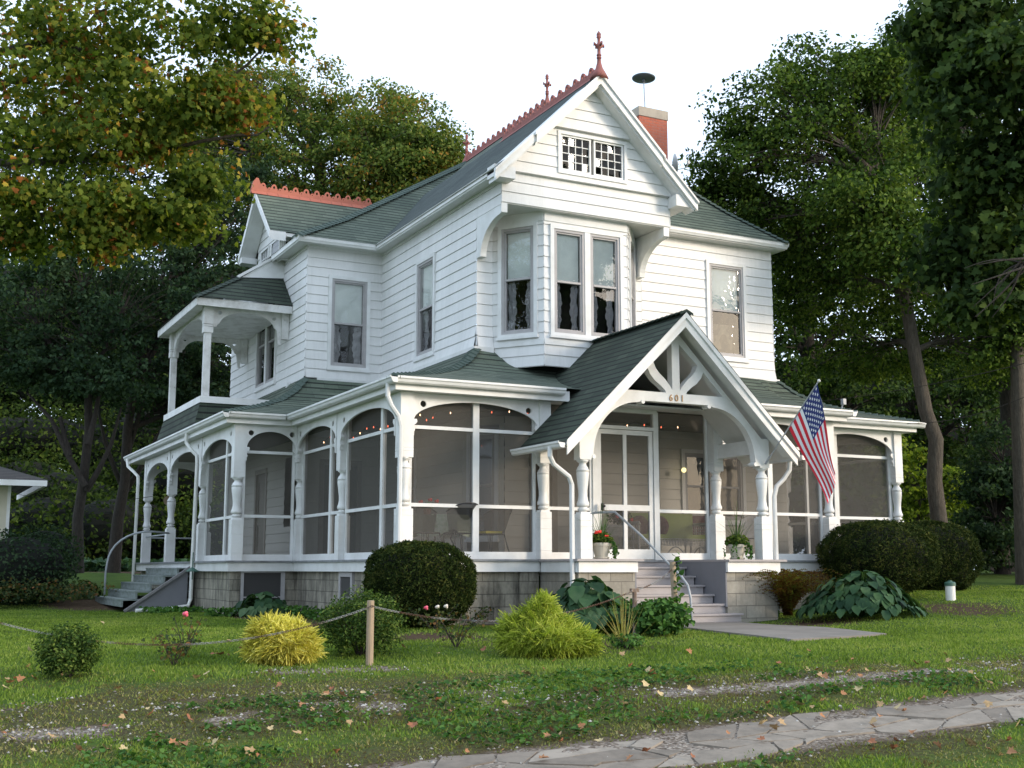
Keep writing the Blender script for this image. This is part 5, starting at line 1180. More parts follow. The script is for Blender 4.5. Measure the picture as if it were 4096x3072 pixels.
def fern(P, r, h, n, label, mat, cat='fern', name='fern'):
    V = []; gz = float(ground(*P))
    for i in range(n):
        a = rng.uniform(0, 6.28); L = h*rng.uniform(.7, 1.25); sp = r*rng.uniform(.2, 1.)
        for j in range(16):
            t = (j+1)/16; cx = P[0]+sp*t**1.3*math.cos(a); cy_ = P[1]+sp*t**1.3*math.sin(a); cz = gz+L*math.sin(t*2.0)/1.0
            for sg in (-1, 1):
                w = .085*(1-t*.75); dx, dy = -math.sin(a)*sg, math.cos(a)*sg
                V.append([(cx, cy_, cz), (cx+dx*w*.5+math.cos(a)*.012, cy_+dy*w*.5+math.sin(a)*.012, cz+.012), (cx+dx*w, cy_+dy*w, cz-.012), (cx+dx*w*.5-math.cos(a)*.012, cy_+dy*w*.5-math.sin(a)*.012, cz)])
    return leafthing(name, np.array(V), T_QUAD, M[mat], label, cat, loc=(P[0], P[1], gz))
p = onG(1722, 1338); fern((p.x+.1, p.y+.35), 1.05, .66, 330, 'browning rust coloured fern clump beside the right entrance pier', 'lf_fern')
p = onG(1640, 1338); shrub('ivy_clump', (p.x, p.y), .38, .14, 700, T_HEART, M['lf_ivy'], .055, 'low bright green leafy clump right of the bottom step', 'plant')
p = onG(1440, 1375); shrub('ivy_clump', (p.x, p.y+.1), (.42), .26, 1500, T_HEART, M['lf_ivy'], .065, 'leafy green clump around the post left of the bottom step', 'plant', ry=.35)
p = onG(1395, 1372); shrub('ivy_clump', (p.x, p.y+.5), .4, .25, 900, T_HEART, M['lf_ivy'], .05, 'small leafy green patch between the lily stalks and the steps', 'plant')
# vine climbing the second post
pv = onG(1462, 1362); V = []
for i in range(34): t = i/34; V.append((pv.x+.05*math.sin(i*2.1), pv.y-.05+.04*math.cos(i), float(ground(pv.x, pv.y))+.25+t*.85))
leafthing('climbing_vine', leaves(np.array(V), rng.uniform(.06, .1, 34), T_HEART, up=.2, jitter=.8, droop=.5), T_HEART, M['lf_ivy'], 'thin green vine climbing the post before the front steps', 'plant', loc=(pv.x, pv.y, float(ground(pv.x, pv.y))))
def straps(name, P, n, L, w, spread, mat, label, cat='plant', bend=1.3, z0=None, parent=None):
    m_ = MB(); gz = float(ground(P[0], P[1])) if z0 is None else z0
    for i in range(n):
        a = random.uniform(0, 6.28); s = spread*random.random(); l = L*random.uniform(.6, 1.1); prev = None; k_ = bend*random.uniform(.3, 1)
        for j in range(7):
            t = j/6; x = P[0]+s*l*t**k_*math.cos(a)*1.0; y = P[1]+s*l*t**k_*math.sin(a); z = gz+l*(t-(.45*s)*t*t*1.2); ww = w*(1-t*.9); dx, dy = -math.sin(a)*ww, math.cos(a)*ww
            cur = [(x-dx, y-dy, z), (x+dx, y+dy, z)]
            if prev: m_.face([prev[0], prev[1], cur[1], cur[0]])
            prev = cur
    return m_, m_.build(name, M[mat] if isinstance(mat, str) else mat, label=label, cat=cat)
p = onG(1345, 1398); straps('day_lily', (p.x, p.y), 46, .72, .007, .8, 'lf_straw', 'dried straw coloured lily stalks with a green base beside the lime shrub', bend=1.2)
p = onG(1345, 1400); shrub('ivy_clump', (p.x+.05, p.y-.05), .22, .09, 260, T_QUAD, M['lf_ivy'], .05, 'tiny green tuft at the foot of the dried lily stalks', 'plant')
def rose(P, h, r, n, flowers, label):
    gz = float(ground(*P)); st = MB(); C = []
    for i in range(7):
        a = i*2.4; tip = (P[0]+r*math.cos(a), P[1]+r*math.sin(a), gz+h*random.uniform(.6, 1)); st.tube([(P[0], P[1], gz-.02), ((P[0]+tip[0])/2, (P[1]+tip[1])/2, gz+h*.5), tip], [.006, .005, .003], 4)
        for j in range(n//7): t = random.uniform(.3, 1); C.append((P[0]+(tip[0]-P[0])*t+random.gauss(0, .05), P[1]+(tip[1]-P[1])*t+random.gauss(0, .05), gz+(tip[2]-gz)*t+random.gauss(0, .03)))
    C = np.array(C); e = leafthing('rose_bush', leaves(C, rng.uniform(.025, .05, len(C)), T_HEART, up=.6), T_HEART, M['lf_rose'], label, 'rose bush', None, [('stems', st, M['barkdark'])], loc=(P[0], P[1], gz))
    for (dx, dz, mt) in flowers:
        f_ = MB()
        for k_ in range(7): a = k_*.9; f_.sphere((P[0]+dx*CY+.014*math.cos(a), P[1]-dx*SY+.014*math.sin(a), gz+dz+.004*k_), .020, 7, 4)
        q = f_.build('flower', M[mt]); q.parent = e; q.matrix_parent_inverse = Matrix.Translation(e.location).inverted()
p = onG(375, 1438); rose((p.x, p.y), .38, .2, 190, [], 'sparse leggy rose bush between the small boxwood and the golden shrub')
p = onG(405, 1420); rose((p.x, p.y+.1), .44, .16, 90, [(-.02, .44, 'pink')], 'rose bush with one pink bloom left of the golden shrub')
p = onG(985, 1398); rose((p.x, p.y), .40, .28, 180, [], 'bare twiggy rose bush behind the chain, left of the lime shrub')
p = onG(935, 1362); rose((p.x, p.y), .34, .34, 160, [(-.1, .30, 'pink'), (.06, .31, 'palepetal'), (.18, .32, 'palepetal')], 'low rose bush with pink and white blooms under the clipped yew')
p = onG(1020, 1350); rose((p.x, p.y), .36, .3, 260, [], 'leafy rose bush against the foundation right of the yew ball')
def dark_bush(x, y, D, rx, rz, n, label, mat='lf_blue', size=.08):
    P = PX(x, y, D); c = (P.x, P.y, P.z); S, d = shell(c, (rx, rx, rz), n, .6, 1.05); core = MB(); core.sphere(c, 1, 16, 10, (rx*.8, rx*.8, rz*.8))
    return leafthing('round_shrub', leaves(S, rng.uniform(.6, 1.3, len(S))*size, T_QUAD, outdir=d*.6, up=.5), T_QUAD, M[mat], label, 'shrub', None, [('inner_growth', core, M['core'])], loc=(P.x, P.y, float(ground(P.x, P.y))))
dark_bush(40, 1228, 27.0, 1.25, .88, 7000, 'large dark round shrub at the left edge beside the cream outbuilding')
dark_bush(92, 1200, 31.0, 1.0, .80, 4000, 'dark round shrub peeking out behind the larger one at left')
p = PX(60, 1275, 26); S, d = shell((p.x, p.y, p.z), (1.9, .6, .28), 1500, .3, 1); leafthing('flower_border', leaves(S, .06, T_HEART, up=.6), T_HEART, M['lf_rose'], 'low dusky border plants under the dark shrubs at left', 'plant')
# low plants along the left foundation
for x, y, n_, lab in ((760, 1318, 0, ''),): pass
S = np.stack([rng.uniform(5.3, 7.0, 500), rng.uniform(22.3, 22.8, 500), rng.uniform(-.85, -.72, 500)], -1); S2 = np.stack([rng.uniform(6.5, 7.0, 700), rng.uniform(18, 22.5, 700), rng.uniform(-.87, -.68, 700)], -1)
S3 = np.stack([rng.uniform(4.6, 5.8, 500), rng.uniform(24.3, 25.4, 500), rng.uniform(-.87, -.76, 500)], -1)
np_mesh('ground_cover', leaves(np.concatenate([S, S2, S3]), .07, T_HEART, up=.8), 9, T_HEART[1], M['lf_ivy'], kind='stuff', label='low leafy ground cover along the left foundation', cat='ground cover')
# ================================================================== TREES
def limb(mb, a, b, r0, r1, wob=.12, n=6, seg=7):
    a = Vector(a); b = Vector(b); L = (b-a).length; pts = []; rr = []
    o1 = Vector(rng.normal(size=3))*wob*L*.5; 
    for i in range(n+1): t = i/n; pts.append(a.lerp(b, t)+o1*math.sin(math.pi*t)*.5+Vector((0, 0, .06*L*math.sin(math.pi*t)))); rr.append(r0+(r1-r0)*t)
    mb.tube(pts, rr, seg, cap=False); return pts
def tree(base, trunk_pts, trunk_r, blobs, nsub, nleaf, size, mat, label, name='maple_tree', trees=0, T=T_QUAD, group=None, bark='bark', subr=.9, jit=.7, up=.35, twig=True, cat='tree', limb_r=.10, droop=.2):
    """blobs: (center, radii). sub-clumps sit on each blob's shell; leaves fill the sub-clumps"""
    bx_, by_, bz_ = base; e = empty(name, (bx_, by_, bz_), label, cat, group); HI_ = Matrix.Translation(e.location).inverted()
    tm = MB(); tp = [Vector(p) for p in trunk_pts]; n = len(tp)
    tm.tube([tp[0]-Vector((0, 0, .3))]+tp, [trunk_r*1.5]+[trunk_r*(1.15 if i == 0 else 1-.45*i/n) for i in range(n)], 12, cap=False)
    Cs = []; Ds = []; bm_ = MB()
    for (c, r) in blobs:
        c = Vector(c); st = min(tp[max(1, n//3):], key=lambda q: (q-c).length+max(0, q.z-c.z)*2)
        if limb_r: lp = limb(bm_, st, c, trunk_r*.45*limb_r/.1, trunk_r*.16, .12)
        S, d = shell(c, r, nsub, .45, .95, -.85)
        for s_, dd in zip(S, d):
            if twig and limb_r: limb(bm_, lp[random.randint(2, 5)], s_, trunk_r*.11, trunk_r*.03, .1, 3, 4)
        k_ = len(S); L = inball((k_, nleaf))*subr*.72*np.array([1, 1, .5])*rng.uniform(.6, 1.15, (k_, 1, 1)); P = (S[:, None, :]+L).reshape(-1, 3); Cs.append(P); Ds.append(np.repeat(d, nleaf, 0)*.4+L.reshape(-1, 3)/subr*.8)
    P = np.concatenate(Cs); Dd = np.concatenate(Ds)
    V = leaves(P, rng.uniform(.6, 1.25, len(P))*size, T, outdir=Dd, up=up, jitter=jit, droop=droop)
    cr_ = np_mesh('crown', V, T[0].shape[0], T[1], M[mat]); 
    for o in (tm.build('trunk', M[bark], smooth=True), cr_)+((bm_.build('branches', M[bark], smooth=True),) if bm_.v else ()): o.parent = e; o.matrix_parent_inverse = HI_
    return e
def gb(x, y, D, z=None): p = PX(x, y, D); return (p.x, p.y, p.z if z is None else z)
def gg0(x, D): p = PX(x, 1228, D); return (p.x, p.y, float(ground(p.x, p.y)))
def bl(x, y, D, r, rz=None): p = PX(x, y, D); return ((p.x, p.y, p.z), (r, r, rz or r))
# big maple right of the house
b0 = gg0(2035, 27); tk = [b0, gb(2032, 1150, 27), gb(2018, 1040, 27), gb(2022, 950, 27), gb(2000, 890, 27), gb(1975, 760, 27.2), gb(1955, 640, 27.5), gb(1930, 500, 28), gb(1890, 380, 28)]
tree(b0, tk, .19, [bl(1800, 190, 28.5, 1.7, 1.2), bl(1690, 250, 28, 1.7, 1.3), bl(1625, 345, 28, 1.5, 1.2), bl(1590, 460, 28.5, 1.2, .9), bl(1720, 400, 29, 2.0, 1.5), bl(1870, 300, 29, 1.7, 1.5), bl(1960, 420, 28, 1.8, 1.5), bl(1850, 560, 29.5, 2.2, 1.4), bl(1990, 620, 28, 1.8, 1.4), bl(1780, 640, 31, 1.8, 1.1), bl(1900, 760, 30, 2.0, 1.1), bl(2080, 740, 28, 1.6, 1.2), bl(1700, 520, 30, 1.6, 1.1), bl(1930, 560, 26.2, 1.3, 1.0), bl(1860, 450, 26.5, 1.3, .9), bl(1900, 180, 28.5, 1.2, .9)], 38, 140, .115, 'lf_green', 'tall full maple with a mottled forked trunk rising behind the right end of the porch', subr=1.0)
# dark trees behind and right of it
b0 = gg0(2185, 33); tree(b0, [b0, gb(2188, 1100, 33), gb(2180, 900, 33), gb(2170, 700, 33), gb(2150, 400, 33)], .28, [bl(1965, 210, 34, 1.5, 1.4), bl(1950, 330, 35, 1.8, 1.4), bl(1990, 120, 34, 1.7, 1.5), bl(2060, 250, 33, 2.2, 2), bl(2010, 330, 34, 1.9, 1.4), bl(2150, 420, 32, 2.4, 2), bl(2120, 600, 33, 2.2, 1.6), bl(2250, 560, 33, 2.2, 2), bl(2060, 520, 34, 1.9, 1.3), bl(2200, 800, 33, 2.2, 1.4), bl(2080, 60, 34, 1.8, 1.5)], 40, 120, .13, 'lf_dark', 'tall dark maple filling the sky at far right behind the full one', bark='barkdark')
b0 = gg0(1760, 42); tree(b0, [b0, gb(1758, 1000, 42), gb(1750, 800, 42), gb(1740, 650, 42)], .3, [bl(1700, 690, 42, 2.6, 2), bl(1830, 700, 42, 2.8, 2.2), bl(1760, 560, 43, 2.6, 2), bl(1640, 590, 43, 2., 1.6), bl(1730, 830, 42, 2.3, 1.4), bl(1850, 850, 42, 2.3, 1.4), bl(1560, 540, 44, 1.8, 1.2)], 30, 70, .2, 'lf_dark', 'dark background maple showing between the right wall and the forked trunk', bark='barkdark')
b0 = gg0(2000, 46); tree(b0, [b0, gb(2000, 1000, 46), gb(1995, 800, 46)], .3, [bl(1960, 860, 46, 2.8, 2), bl(2080, 900, 45, 2.8, 2), bl(2180, 920, 45, 2.6, 2), bl(1900, 760, 46, 2.6, 2), bl(2050, 780, 46, 2.6, 2), bl(1860, 960, 46, 2.2, 1.8), bl(1990, 1010, 46, 2, 1.4)], 28, 70, .22, 'lf_dark', 'dark wide tree far behind the right hand yews', bark='barkdark')
# near maple overhanging the right edge: foliage only a few metres further than the porch
b0 = (26.5, 9.0, -.6); tree(b0, [b0, (26.4, 9.1, 2), (26.2, 9.3, 5), (26, 9.6, 8)], .32, [bl(2170, 60, 18.5, 1.1, .9), bl(2040, 70, 19, .75, .6), bl(2130, 220, 18.5, 1.1, .85), bl(2210, 350, 18.5, 1., .9), bl(2120, 400, 19, .85, .8), bl(2200, 530, 19, .9, .8), bl(2080, 560, 19.5, .65, .6), bl(2150, 660, 19, .6, .45), bl(2060, 180, 19.5, .6, .5), bl(2190, 150, 18, .9, .8)], 30, 60, .13, 'lf_dark', 'near maple leaning in over the top right corner with dark drooping leaves', T=T_MAPLE, bark='barkdark', subr=.75, limb_r=.035, twig=False)
dm = MB()
for i in range(9): a = gb(2212+random.uniform(-5, 20), 560+random.uniform(-15, 15), 17.5); q = gb(2090+random.uniform(-30, 60), 620+random.uniform(-50, 70), 17.5+random.uniform(-.5, .5)); limb(dm, a, q, .02, .004, .25, 7, 5)
dm_o = dm.build('bare_branch', M['barkdark'], label='bare grey dead twigs reaching in at the right edge', cat='branch')
# maple overhanging top left
b0 = (-7.5, 19.5, -1.0); e0 = tree(b0, [b0, (-7.3, 19.4, 2.0), (-6.9, 19.2, 4.5), (-6.4, 19.0, 7), (-6, 18.8, 9)], .34, [bl(60, 40, 17.5, 1.0, .7), bl(200, 60, 17, 1.0, .7), bl(350, 60, 17, .95, .65), bl(480, 70, 17, .75, .5), bl(575, 75, 17, .45, .3), bl(60, 190, 17, 1.0, .6), bl(210, 200, 17, 1.0, .6), bl(340, 210, 16.8, .9, .5), bl(440, 230, 17, .6, .4), bl(500, 225, 17, .4, .3), bl(80, 320, 16.8, .85, .5), bl(230, 320, 16.8, .9, .5), bl(330, 300, 17, .5, .35), bl(30, 430, 16.6, .5, .3), bl(200, 455, 16.6, .65, .3), bl(310, 455, 16.8, .7, .28), bl(390, 480, 17, .45, .2), bl(210, 520, 16.8, .4, .2), bl(430, 400, 17, .35, .2), bl(150, 130, 17.2, 1.0, .6), bl(30, 520, 17, .35, .25)], 24, 46, .088, 'lf_turn', 'near maple overhanging the top left corner, its leaves turning gold and rust', T=T_MAPLE, subr=.80, limb_r=0, up=.25, jit=.65, droop=.5)
lm = MB()
for pts in ([(-60, 330), (100, 320), (330, 270), (480, 190), (640, 40)], [(-60, 350), (120, 345), (300, 330), (520, 300), (620, 250)], [(-60, 130), (120, 90), (280, 140), (420, 110)], [(-60, 480), (150, 460), (330, 470), (480, 450)], [(-60, 200), (60, 170), (200, 60), (250, 0)]):
    P_ = [gb(x, y, 17+.25*math.sin(i)) for i, (x, y) in enumerate(pts)]; fine = []
    for a, q in zip(P_, P_[1:]):
        for t in (0, .33, .66): fine.append(Vector(a).lerp(Vector(q), t)+Vector(rng.normal(size=3))*.04)
    lm.tube(fine, [.055*(1-i/len(fine))+.008 for i in range(len(fine))], 6, cap=False)
o = lm.build('branches', M['bark'], smooth=True); o.parent = e0; o.matrix_parent_inverse = Matrix.Translation(e0.location).inverted()
# tall maples behind the house
b0 = gg0(700, 47); tree(b0, [b0, gb(705, 900, 47), gb(700, 500, 47), gb(690, 350, 47)], .34, [bl(500, 215, 50, 2.0, 1.8), bl(580, 215, 48, 2.3, 2), bl(680, 245, 47, 2.7, 2), bl(430, 300, 50, 2.4, 2.2), bl(800, 260, 46, 2.7, 2), bl(880, 300, 45, 2.2, 2), bl(620, 380, 46, 3, 2.2), bl(760, 390, 45, 3, 2.2), bl(900, 400, 44, 2.3, 1.8), bl(840, 350, 44, 2.6, 2), bl(950, 345, 44, 1.0, .8), bl(500, 350, 48, 2.6, 2), bl(700, 470, 46, 3, 1.6), bl(860, 470, 45, 2.6, 1.4), bl(560, 480, 46, 2.8, 1.8)], 44, 130, .15, 'lf_mix', 'full round maple with rusty tints rising behind the house left of the gable', subr=1.25)
b0 = gg0(168, 36); tree(b0, [b0, gb(168, 1120, 36), gb(180, 1040, 36), gb(192, 930, 36), gb(190, 830, 36)], .17, [bl(60, 660, 36, 2.2, 1.6), bl(170, 700, 36, 2.2, 1.6), bl(280, 640, 37, 2.3, 1.6), bl(110, 800, 36, 2.0, 1.1), bl(220, 830, 36, 2.0, 1.), bl(20, 760, 36, 1.8, 1.2), bl(180, 590, 37, 2, 1.2)], 34, 80, .16, 'lf_blue', 'dark maple on the side lawn, left of the pair of trunks', bark='barkdark')
b0 = gg0(245, 39); tree(b0, [b0, gb(255, 1120, 39), gb(270, 1040, 39), gb(275, 930, 39), gb(290, 830, 39)], .20, [bl(330, 780, 39, 2.6, 1.6), bl(420, 640, 40, 2.6, 2), bl(330, 560, 41, 2.6, 1.8), bl(420, 480, 41, 2.6, 1.8), bl(480, 600, 41, 2.4, 2), bl(440, 760, 40, 2.3, 1.5), bl(520, 440, 42, 2.2, 1.8), bl(360, 880, 40, 2.0, 1.0), bl(300, 680, 40, 2.2, 1.5), bl(480, 880, 41, 2.2, 1.4)], 34, 80, .17, 'lf_blue', 'dark maple on the side lawn, right of the pair of trunks and behind the balcony', bark='barkdark')
b0 = gg0(-90, 52); tree(b0, [b0, gb(-80, 1000, 52), gb(-60, 800, 52), gb(0, 500, 52)], .22, [bl(60, 380, 52, 3.2, 2.4), bl(210, 330, 52, 3.2, 2.4), bl(330, 380, 52, 3, 2.4), bl(430, 300, 53, 3, 2.4), bl(40, 560, 52, 2.6, 1.6), bl(240, 480, 53, 2.6, 1.6), bl(470, 240, 52, 2.2, 1.6), bl(-60, 700, 52, 3, 2.5), bl(380, 480, 53, 2.4, 1.8), bl(20, 250, 52, 3, 2.4), bl(160, 200, 53, 3, 2.2), bl(340, 230, 53, 3, 2.2)], 34, 70, .2, 'lf_dark', 'tall dark tree behind the side lawn maples at upper left', bark='barkdark', subr=1.3)
for e_, D, prs in ((bpy.data.objects['maple_tree.005'], 36, (((184, 1050), (110, 905), (60, 850)), ((186, 1060), (240, 960), (262, 880)), ((150, 985), (130, 900)), ((190, 960), (215, 850)))), (bpy.data.objects['maple_tree.006'], 39, (((268, 1060), (225, 950), (205, 850)), ((272, 1060), (330, 960), (380, 870)), ((275, 980), (310, 860))))):
    fk = MB()
    for pr__ in prs:
        P_ = [Vector(gb(x, y, D+random.uniform(-.4, .4))) for x, y in pr__]; fk.tube([P_[0]]+[P_[0].lerp(P_[1], .5)+Vector((0, 0, -.08))]+P_[1:], [.10, .085, .06, .03][:len(P_)+1], 7, cap=False)
    o = fk.build('limbs', M['barkdark'], smooth=True); o.parent = e_; o.matrix_parent_inverse = Matrix.Translation(e_.location).inverted()
# wood edge far behind: one mass
def mass(name, rows, mat, size, label, cat='woodland', n=500):
    Cs = []; core = MB()
    for (x, y, D, r, rz) in rows:
        p = PX(x, y, D); S, d = shell((p.x, p.y, p.z), (r, r, rz), n, .55, 1.12); Cs.append(S); core.sphere((p.x, p.y, p.z), 1, 14, 8, (r*.62, r*.62, rz*.62))  # solid dark core added inside each clump for its shaded depth
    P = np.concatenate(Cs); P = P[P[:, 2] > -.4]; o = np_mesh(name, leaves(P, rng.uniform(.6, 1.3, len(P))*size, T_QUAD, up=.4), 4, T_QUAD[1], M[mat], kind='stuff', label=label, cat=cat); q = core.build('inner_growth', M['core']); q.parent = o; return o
random.seed(5)
mass('woodland', [(x+random.uniform(-15, 15), random.uniform(1130, 1180), random.uniform(56, 62), 3.2, 2.0) for x in range(-120, 560, 45)]+[(x, random.uniform(1030, 1100), random.uniform(60, 66), 3.4, 2.2) for x in range(-120, 560, 60)]+[(x, random.uniform(930, 1000), 66, 3.6, 2.2) for x in range(-120, 560, 75)], 'lf_yellowgreen', .26, 'olive green thicket along the back of the side lawn at left', n=1700)
mass('woodland', [(x, random.uniform(780, 880), 72, 4.5, 3) for x in range(-150, 700, 90)]+[(x, random.uniform(640, 720), 74, 4.5, 3.2) for x in range(-150, 600, 100)], 'lf_dark', .34, 'dark far wood above the olive thicket at left', n=1500)
mass('woodland', [(x+random.uniform(-15, 15), random.uniform(1080, 1160), random.uniform(60, 70), 4, 2.6) for x in range(1650, 2400, 55)]+[(x, random.uniform(930, 1010), 70, 4.2, 2.8) for x in range(1620, 2400, 70)]+[(x, random.uniform(800, 860), 72, 4.2, 2.6) for x in range(1620, 2400, 90)], 'lf_dark', .32, 'dark far wood behind the right side of the house', n=1200)
pB_ = PX(200, 1215, 50); S = np.stack([pB_.x+rng.uniform(-16, 14, 5000)*CY, pB_.y-rng.uniform(-16, 14, 5000)*SY*0+rng.uniform(-1.5, 1.5, 5000), rng.uniform(-.2, .35, 5000)], -1)
np_mesh('hosta_bed', leaves(S, .3, T_HEART, up=.8), 9, T_HEART[1], M['lf_hosta'], kind='stuff', label='long bed of pale hostas at the back edge of the side lawn', cat='plant bed')
# bright sapling and dark spruce at right
b0 = gg0(1985, 33); tree(b0, [b0, gb(1985, 1120, 33), gb(1985, 1050, 33)], .06, [bl(1965, 1050, 33, 1.1, 1.), bl(2030, 1080, 33, .9, .8), bl(1975, 1120, 33, 1.1, .8), bl(2060, 1050, 33, .6, .4), bl(1940, 990, 33, .8, .7)], 22, 50, .15, 'lf_sap', 'small bright yellow green sapling behind the clipped yews', name='sapling', subr=.7)
b0 = gg0(2165, 30); tree(b0, [b0, gb(2165, 1150, 30), gb(2165, 1000, 30)], .18, [bl(2165, 1010, 30, 1.0, 1.2), bl(2150, 1120, 29.5, 1.3, 1.2), bl(2190, 1180, 29.5, 1.2, .9), bl(2110, 1180, 30, .8, .7), bl(2200, 1060, 30, 1.1, 1.2), bl(2140, 1050, 30, .9, .8)], 26, 70, .13, 'lf_blue', 'dense dark evergreen standing at the right edge behind the yews', name='evergreen_tree', bark='barkdark', subr=.7)
b0 = gg0(2215, 27); tree(b0, [b0, gb(2208, 1100, 27), gb(2200, 900, 27), gb(2195, 700, 27)], .2, [bl(2220, 640, 27, 1.2, 1.0), bl(2160, 700, 27, .9, .6)], 14, 50, .15, 'lf_dark', 'thick pale trunked tree cut by the right edge of the picture', subr=.8)
# trees across the road behind the camera, seen only in the window glass
for (x, y, h_) in ((-14, -16, 7), (-4, -22, 8), (9, -24, 9)):
    b0 = (x, y, -1.6); tree(b0, [b0, (x, y, 2), (x, y, 6)], .35, [((x, y, h_), (4.2, 4.2, 3.4)), ((x+3, y+1, h_-2), (3, 3, 2.4)), ((x-3, y, h_-2), (3, 3, 2.4))], 50, 40, .34, 'lf_dark', 'dark maple across the road, reflected in the upstairs windows', subr=1.6, twig=False, group='maples across the road')
# ================================================================== OBJECTS
def T_(o, l, c, g=None): return tag(o, l, c, g)
# posts and chain
gzp = lambda P: float(ground(P.x, P.y))
p1 = onG(798, 1436); z1 = gzp(p1); t = MB(); t.tube([(p1.x, p1.y, z1-.1), (p1.x+.002, p1.y, z1+.655), (p1.x+.002, p1.y, z1+.66)], [.040, .038, .033], 12); T_(t.build('chain_post', M['wood'], smooth=False), 'weathered round wooden post standing in the gravel, holding up the rusty chain', 'post')
p2 = onG(1462, 1362); z2 = gzp(p2); t = MB(); t.tube([(p2.x, p2.y, z2-.1), (p2.x-.05, p2.y, z2+.95)], [.045, .042], 12); T_(t.build('chain_post', M['wood']), 'vine covered wooden post standing before the front steps', 'post')
p3 = onG(1372, 1375); z3 = gzp(p3); t = MB(); t.tube([(p3.x, p3.y, z3-.1), (p3.x, p3.y, z3+.62)], .03, 8); t.bar((p3.x-.06, p3.y, z3+.60), (p3.x+.06, p3.y, z3+.60), .05, .05); T_(t.build('chain_post', M['ironrust']), 'short rusty iron post between the lily stalks and the steps', 'post')
def chain(pts, label, link=.034):
    P_ = [Vector(p) for p in pts]; c = MB(); L = sum((b_-a).length for a, b_ in zip(P_, P_[1:])); n = int(L/(link*.78)); seg = []; 
    for a, b_ in zip(P_, P_[1:]): seg.append((a, b_, (b_-a).length))
    for i in range(n):
        s = i*L/n
        for a, b_, l in seg:
            if s <= l: break
            s -= l
        c0_ = a.lerp(b_, s/l); d = (b_-a).normalized(); u = d.cross(Vector((0, 0, 1))).normalized(); v = u.cross(d); w_ = (u*.8+v*.6) if i % 2 else (v*.8-u*.6)
        ring_ = [c0_+d*(link*.55*math.cos(t_))+w_*(link*.32*math.sin(t_)) for t_ in [6.283*k_/8 for k_ in range(9)]]; c.tube(ring_, .0030, 4, cap=False)
    return T_(c.build('rusty_chain', M['chain']), label, 'chain')
m_, nt, b = new_mat('rusty_galvanised_chain'); nt.links.new(ramp(nt, noise(nt, 3.2, 2), [(.47, (.085, .04, .022)), (.58, (.26, .26, .255))]), b.inputs['Base Color']); b.inputs['Roughness'].default_value = .5; b.inputs['Metallic'].default_value = .3; M['chain'] = m_
top1 = (p1.x, p1.y-.04, z1+.60)
def cat_(a, q, sag, n=18):
    a = Vector(a); q = Vector(q); return [a.lerp(q, i/n)-Vector((0, 0, sag*4*(i/n)*(1-i/n))) for i in range(n+1)]
lft = PX(-10, 1343, 11.6); chain(cat_(top1, lft, .30), 'rusty chain sagging from the wooden post to the left edge')
top3 = (p3.x, p3.y, z3+.60); chain(cat_(top1, top3, .26), 'rusty chain sagging between the wooden post and the short iron post')
chain(cat_(top3, (p2.x-.04, p2.y, z2+.86), .05), 'short rusty chain running from the iron post up to the vine covered post')
# flag
fp0 = Vector((13.25, 16.34, 1.78)); fp1 = PX(1768, 824, 19.8); fe = empty('flag', fp0, 'American flag hanging from an angled pole bracketed to the right portico post', 'flag'); HF = Matrix.Translation(fp0).inverted()
t = MB(); t.tube([fp0, fp1], .012, 8); t.tube([fp0-(fp1-fp0).normalized()*.02, fp0+(fp1-fp0).normalized()*.14], .019, 8); o = t.build('flag_pole', M['pipe']); o.parent = fe; o.matrix_parent_inverse = HF
t = MB(); t.sphere(fp1+(fp1-fp0).normalized()*.015, .028, 10, 6); o = t.build('pole_knob', M['pipewhite']); o.parent = fe; o.matrix_parent_inverse = HF
pd = (fp0-fp1).normalized(); LH, LF = .94, 1.44        # hoist (along the pole) and fly
fm = []
m_, nt, b = new_mat('flag_red'); b.inputs['Base Color'].default_value = (.62, .02, .04, 1); fm.append(m_)
m_, nt, b = new_mat('flag_white'); b.inputs['Base Color'].default_value = (.78, .78, .80, 1); fm.append(m_)
m_, nt, b = new_mat('flag_blue'); b.inputs['Base Color'].default_value = (.02, .035, .16, 1); fm.append(m_)
for q in fm: q.node_tree.nodes['Principled BSDF'].inputs['Roughness'].default_value = .85
rtv = Vector((CY, -SY, 0)); fwv = Vector((SY, CY, 0))
def fpos(u, v):
    """u 0..1 along the hoist from the pole tip, v 0..1 along the fly; the cloth hangs in folds below the pole"""
    a = fp1+pd*(.04+u*LH); tip = fp1+pd*(.04+.16*LH)
    g_ = min(1, v*1.02)*.80; x_ = a.lerp(Vector((tip.x, tip.y, a.z)), g_); drop = v*LF*(1.02-.12*u)
    fold = math.sin(u*8.5+v*1.0)*.035*v**.7
    return Vector((x_.x, x_.y, a.z-drop))+fwv*fold+rtv*(.03*math.sin(v*6+u*4)*v+.04*v*(1-u)**2+.28*v)
nu, nv = 13*3, 60; vs = []; fs_ = []; mi = []
for i in range(nu+1):
    for j in range(nv+1): vs.append(tuple(fpos(i/nu, j/nv)))
for i in range(nu):
    for j in range(nv):
        a = i*(nv+1)+j; fs_.append((a, a+1, a+nv+2, a+nv+1)); s = i//3; mi.append(2 if (s < 7 and j < nv*.4) else (0 if s % 2 == 0 else 1))
me = bpy.data.meshes.new('cloth'); me.from_pydata(vs, [], fs_)
for q in fm: me.materials.append(q)
me.polygons.foreach_set('material_index', mi); me.polygons.foreach_set('use_smooth', [True]*len(fs_)); me.update(); o = bpy.data.objects.new('cloth', me); COL.objects.link(o); o.parent = fe; o.matrix_parent_inverse = HF
sm = MB()
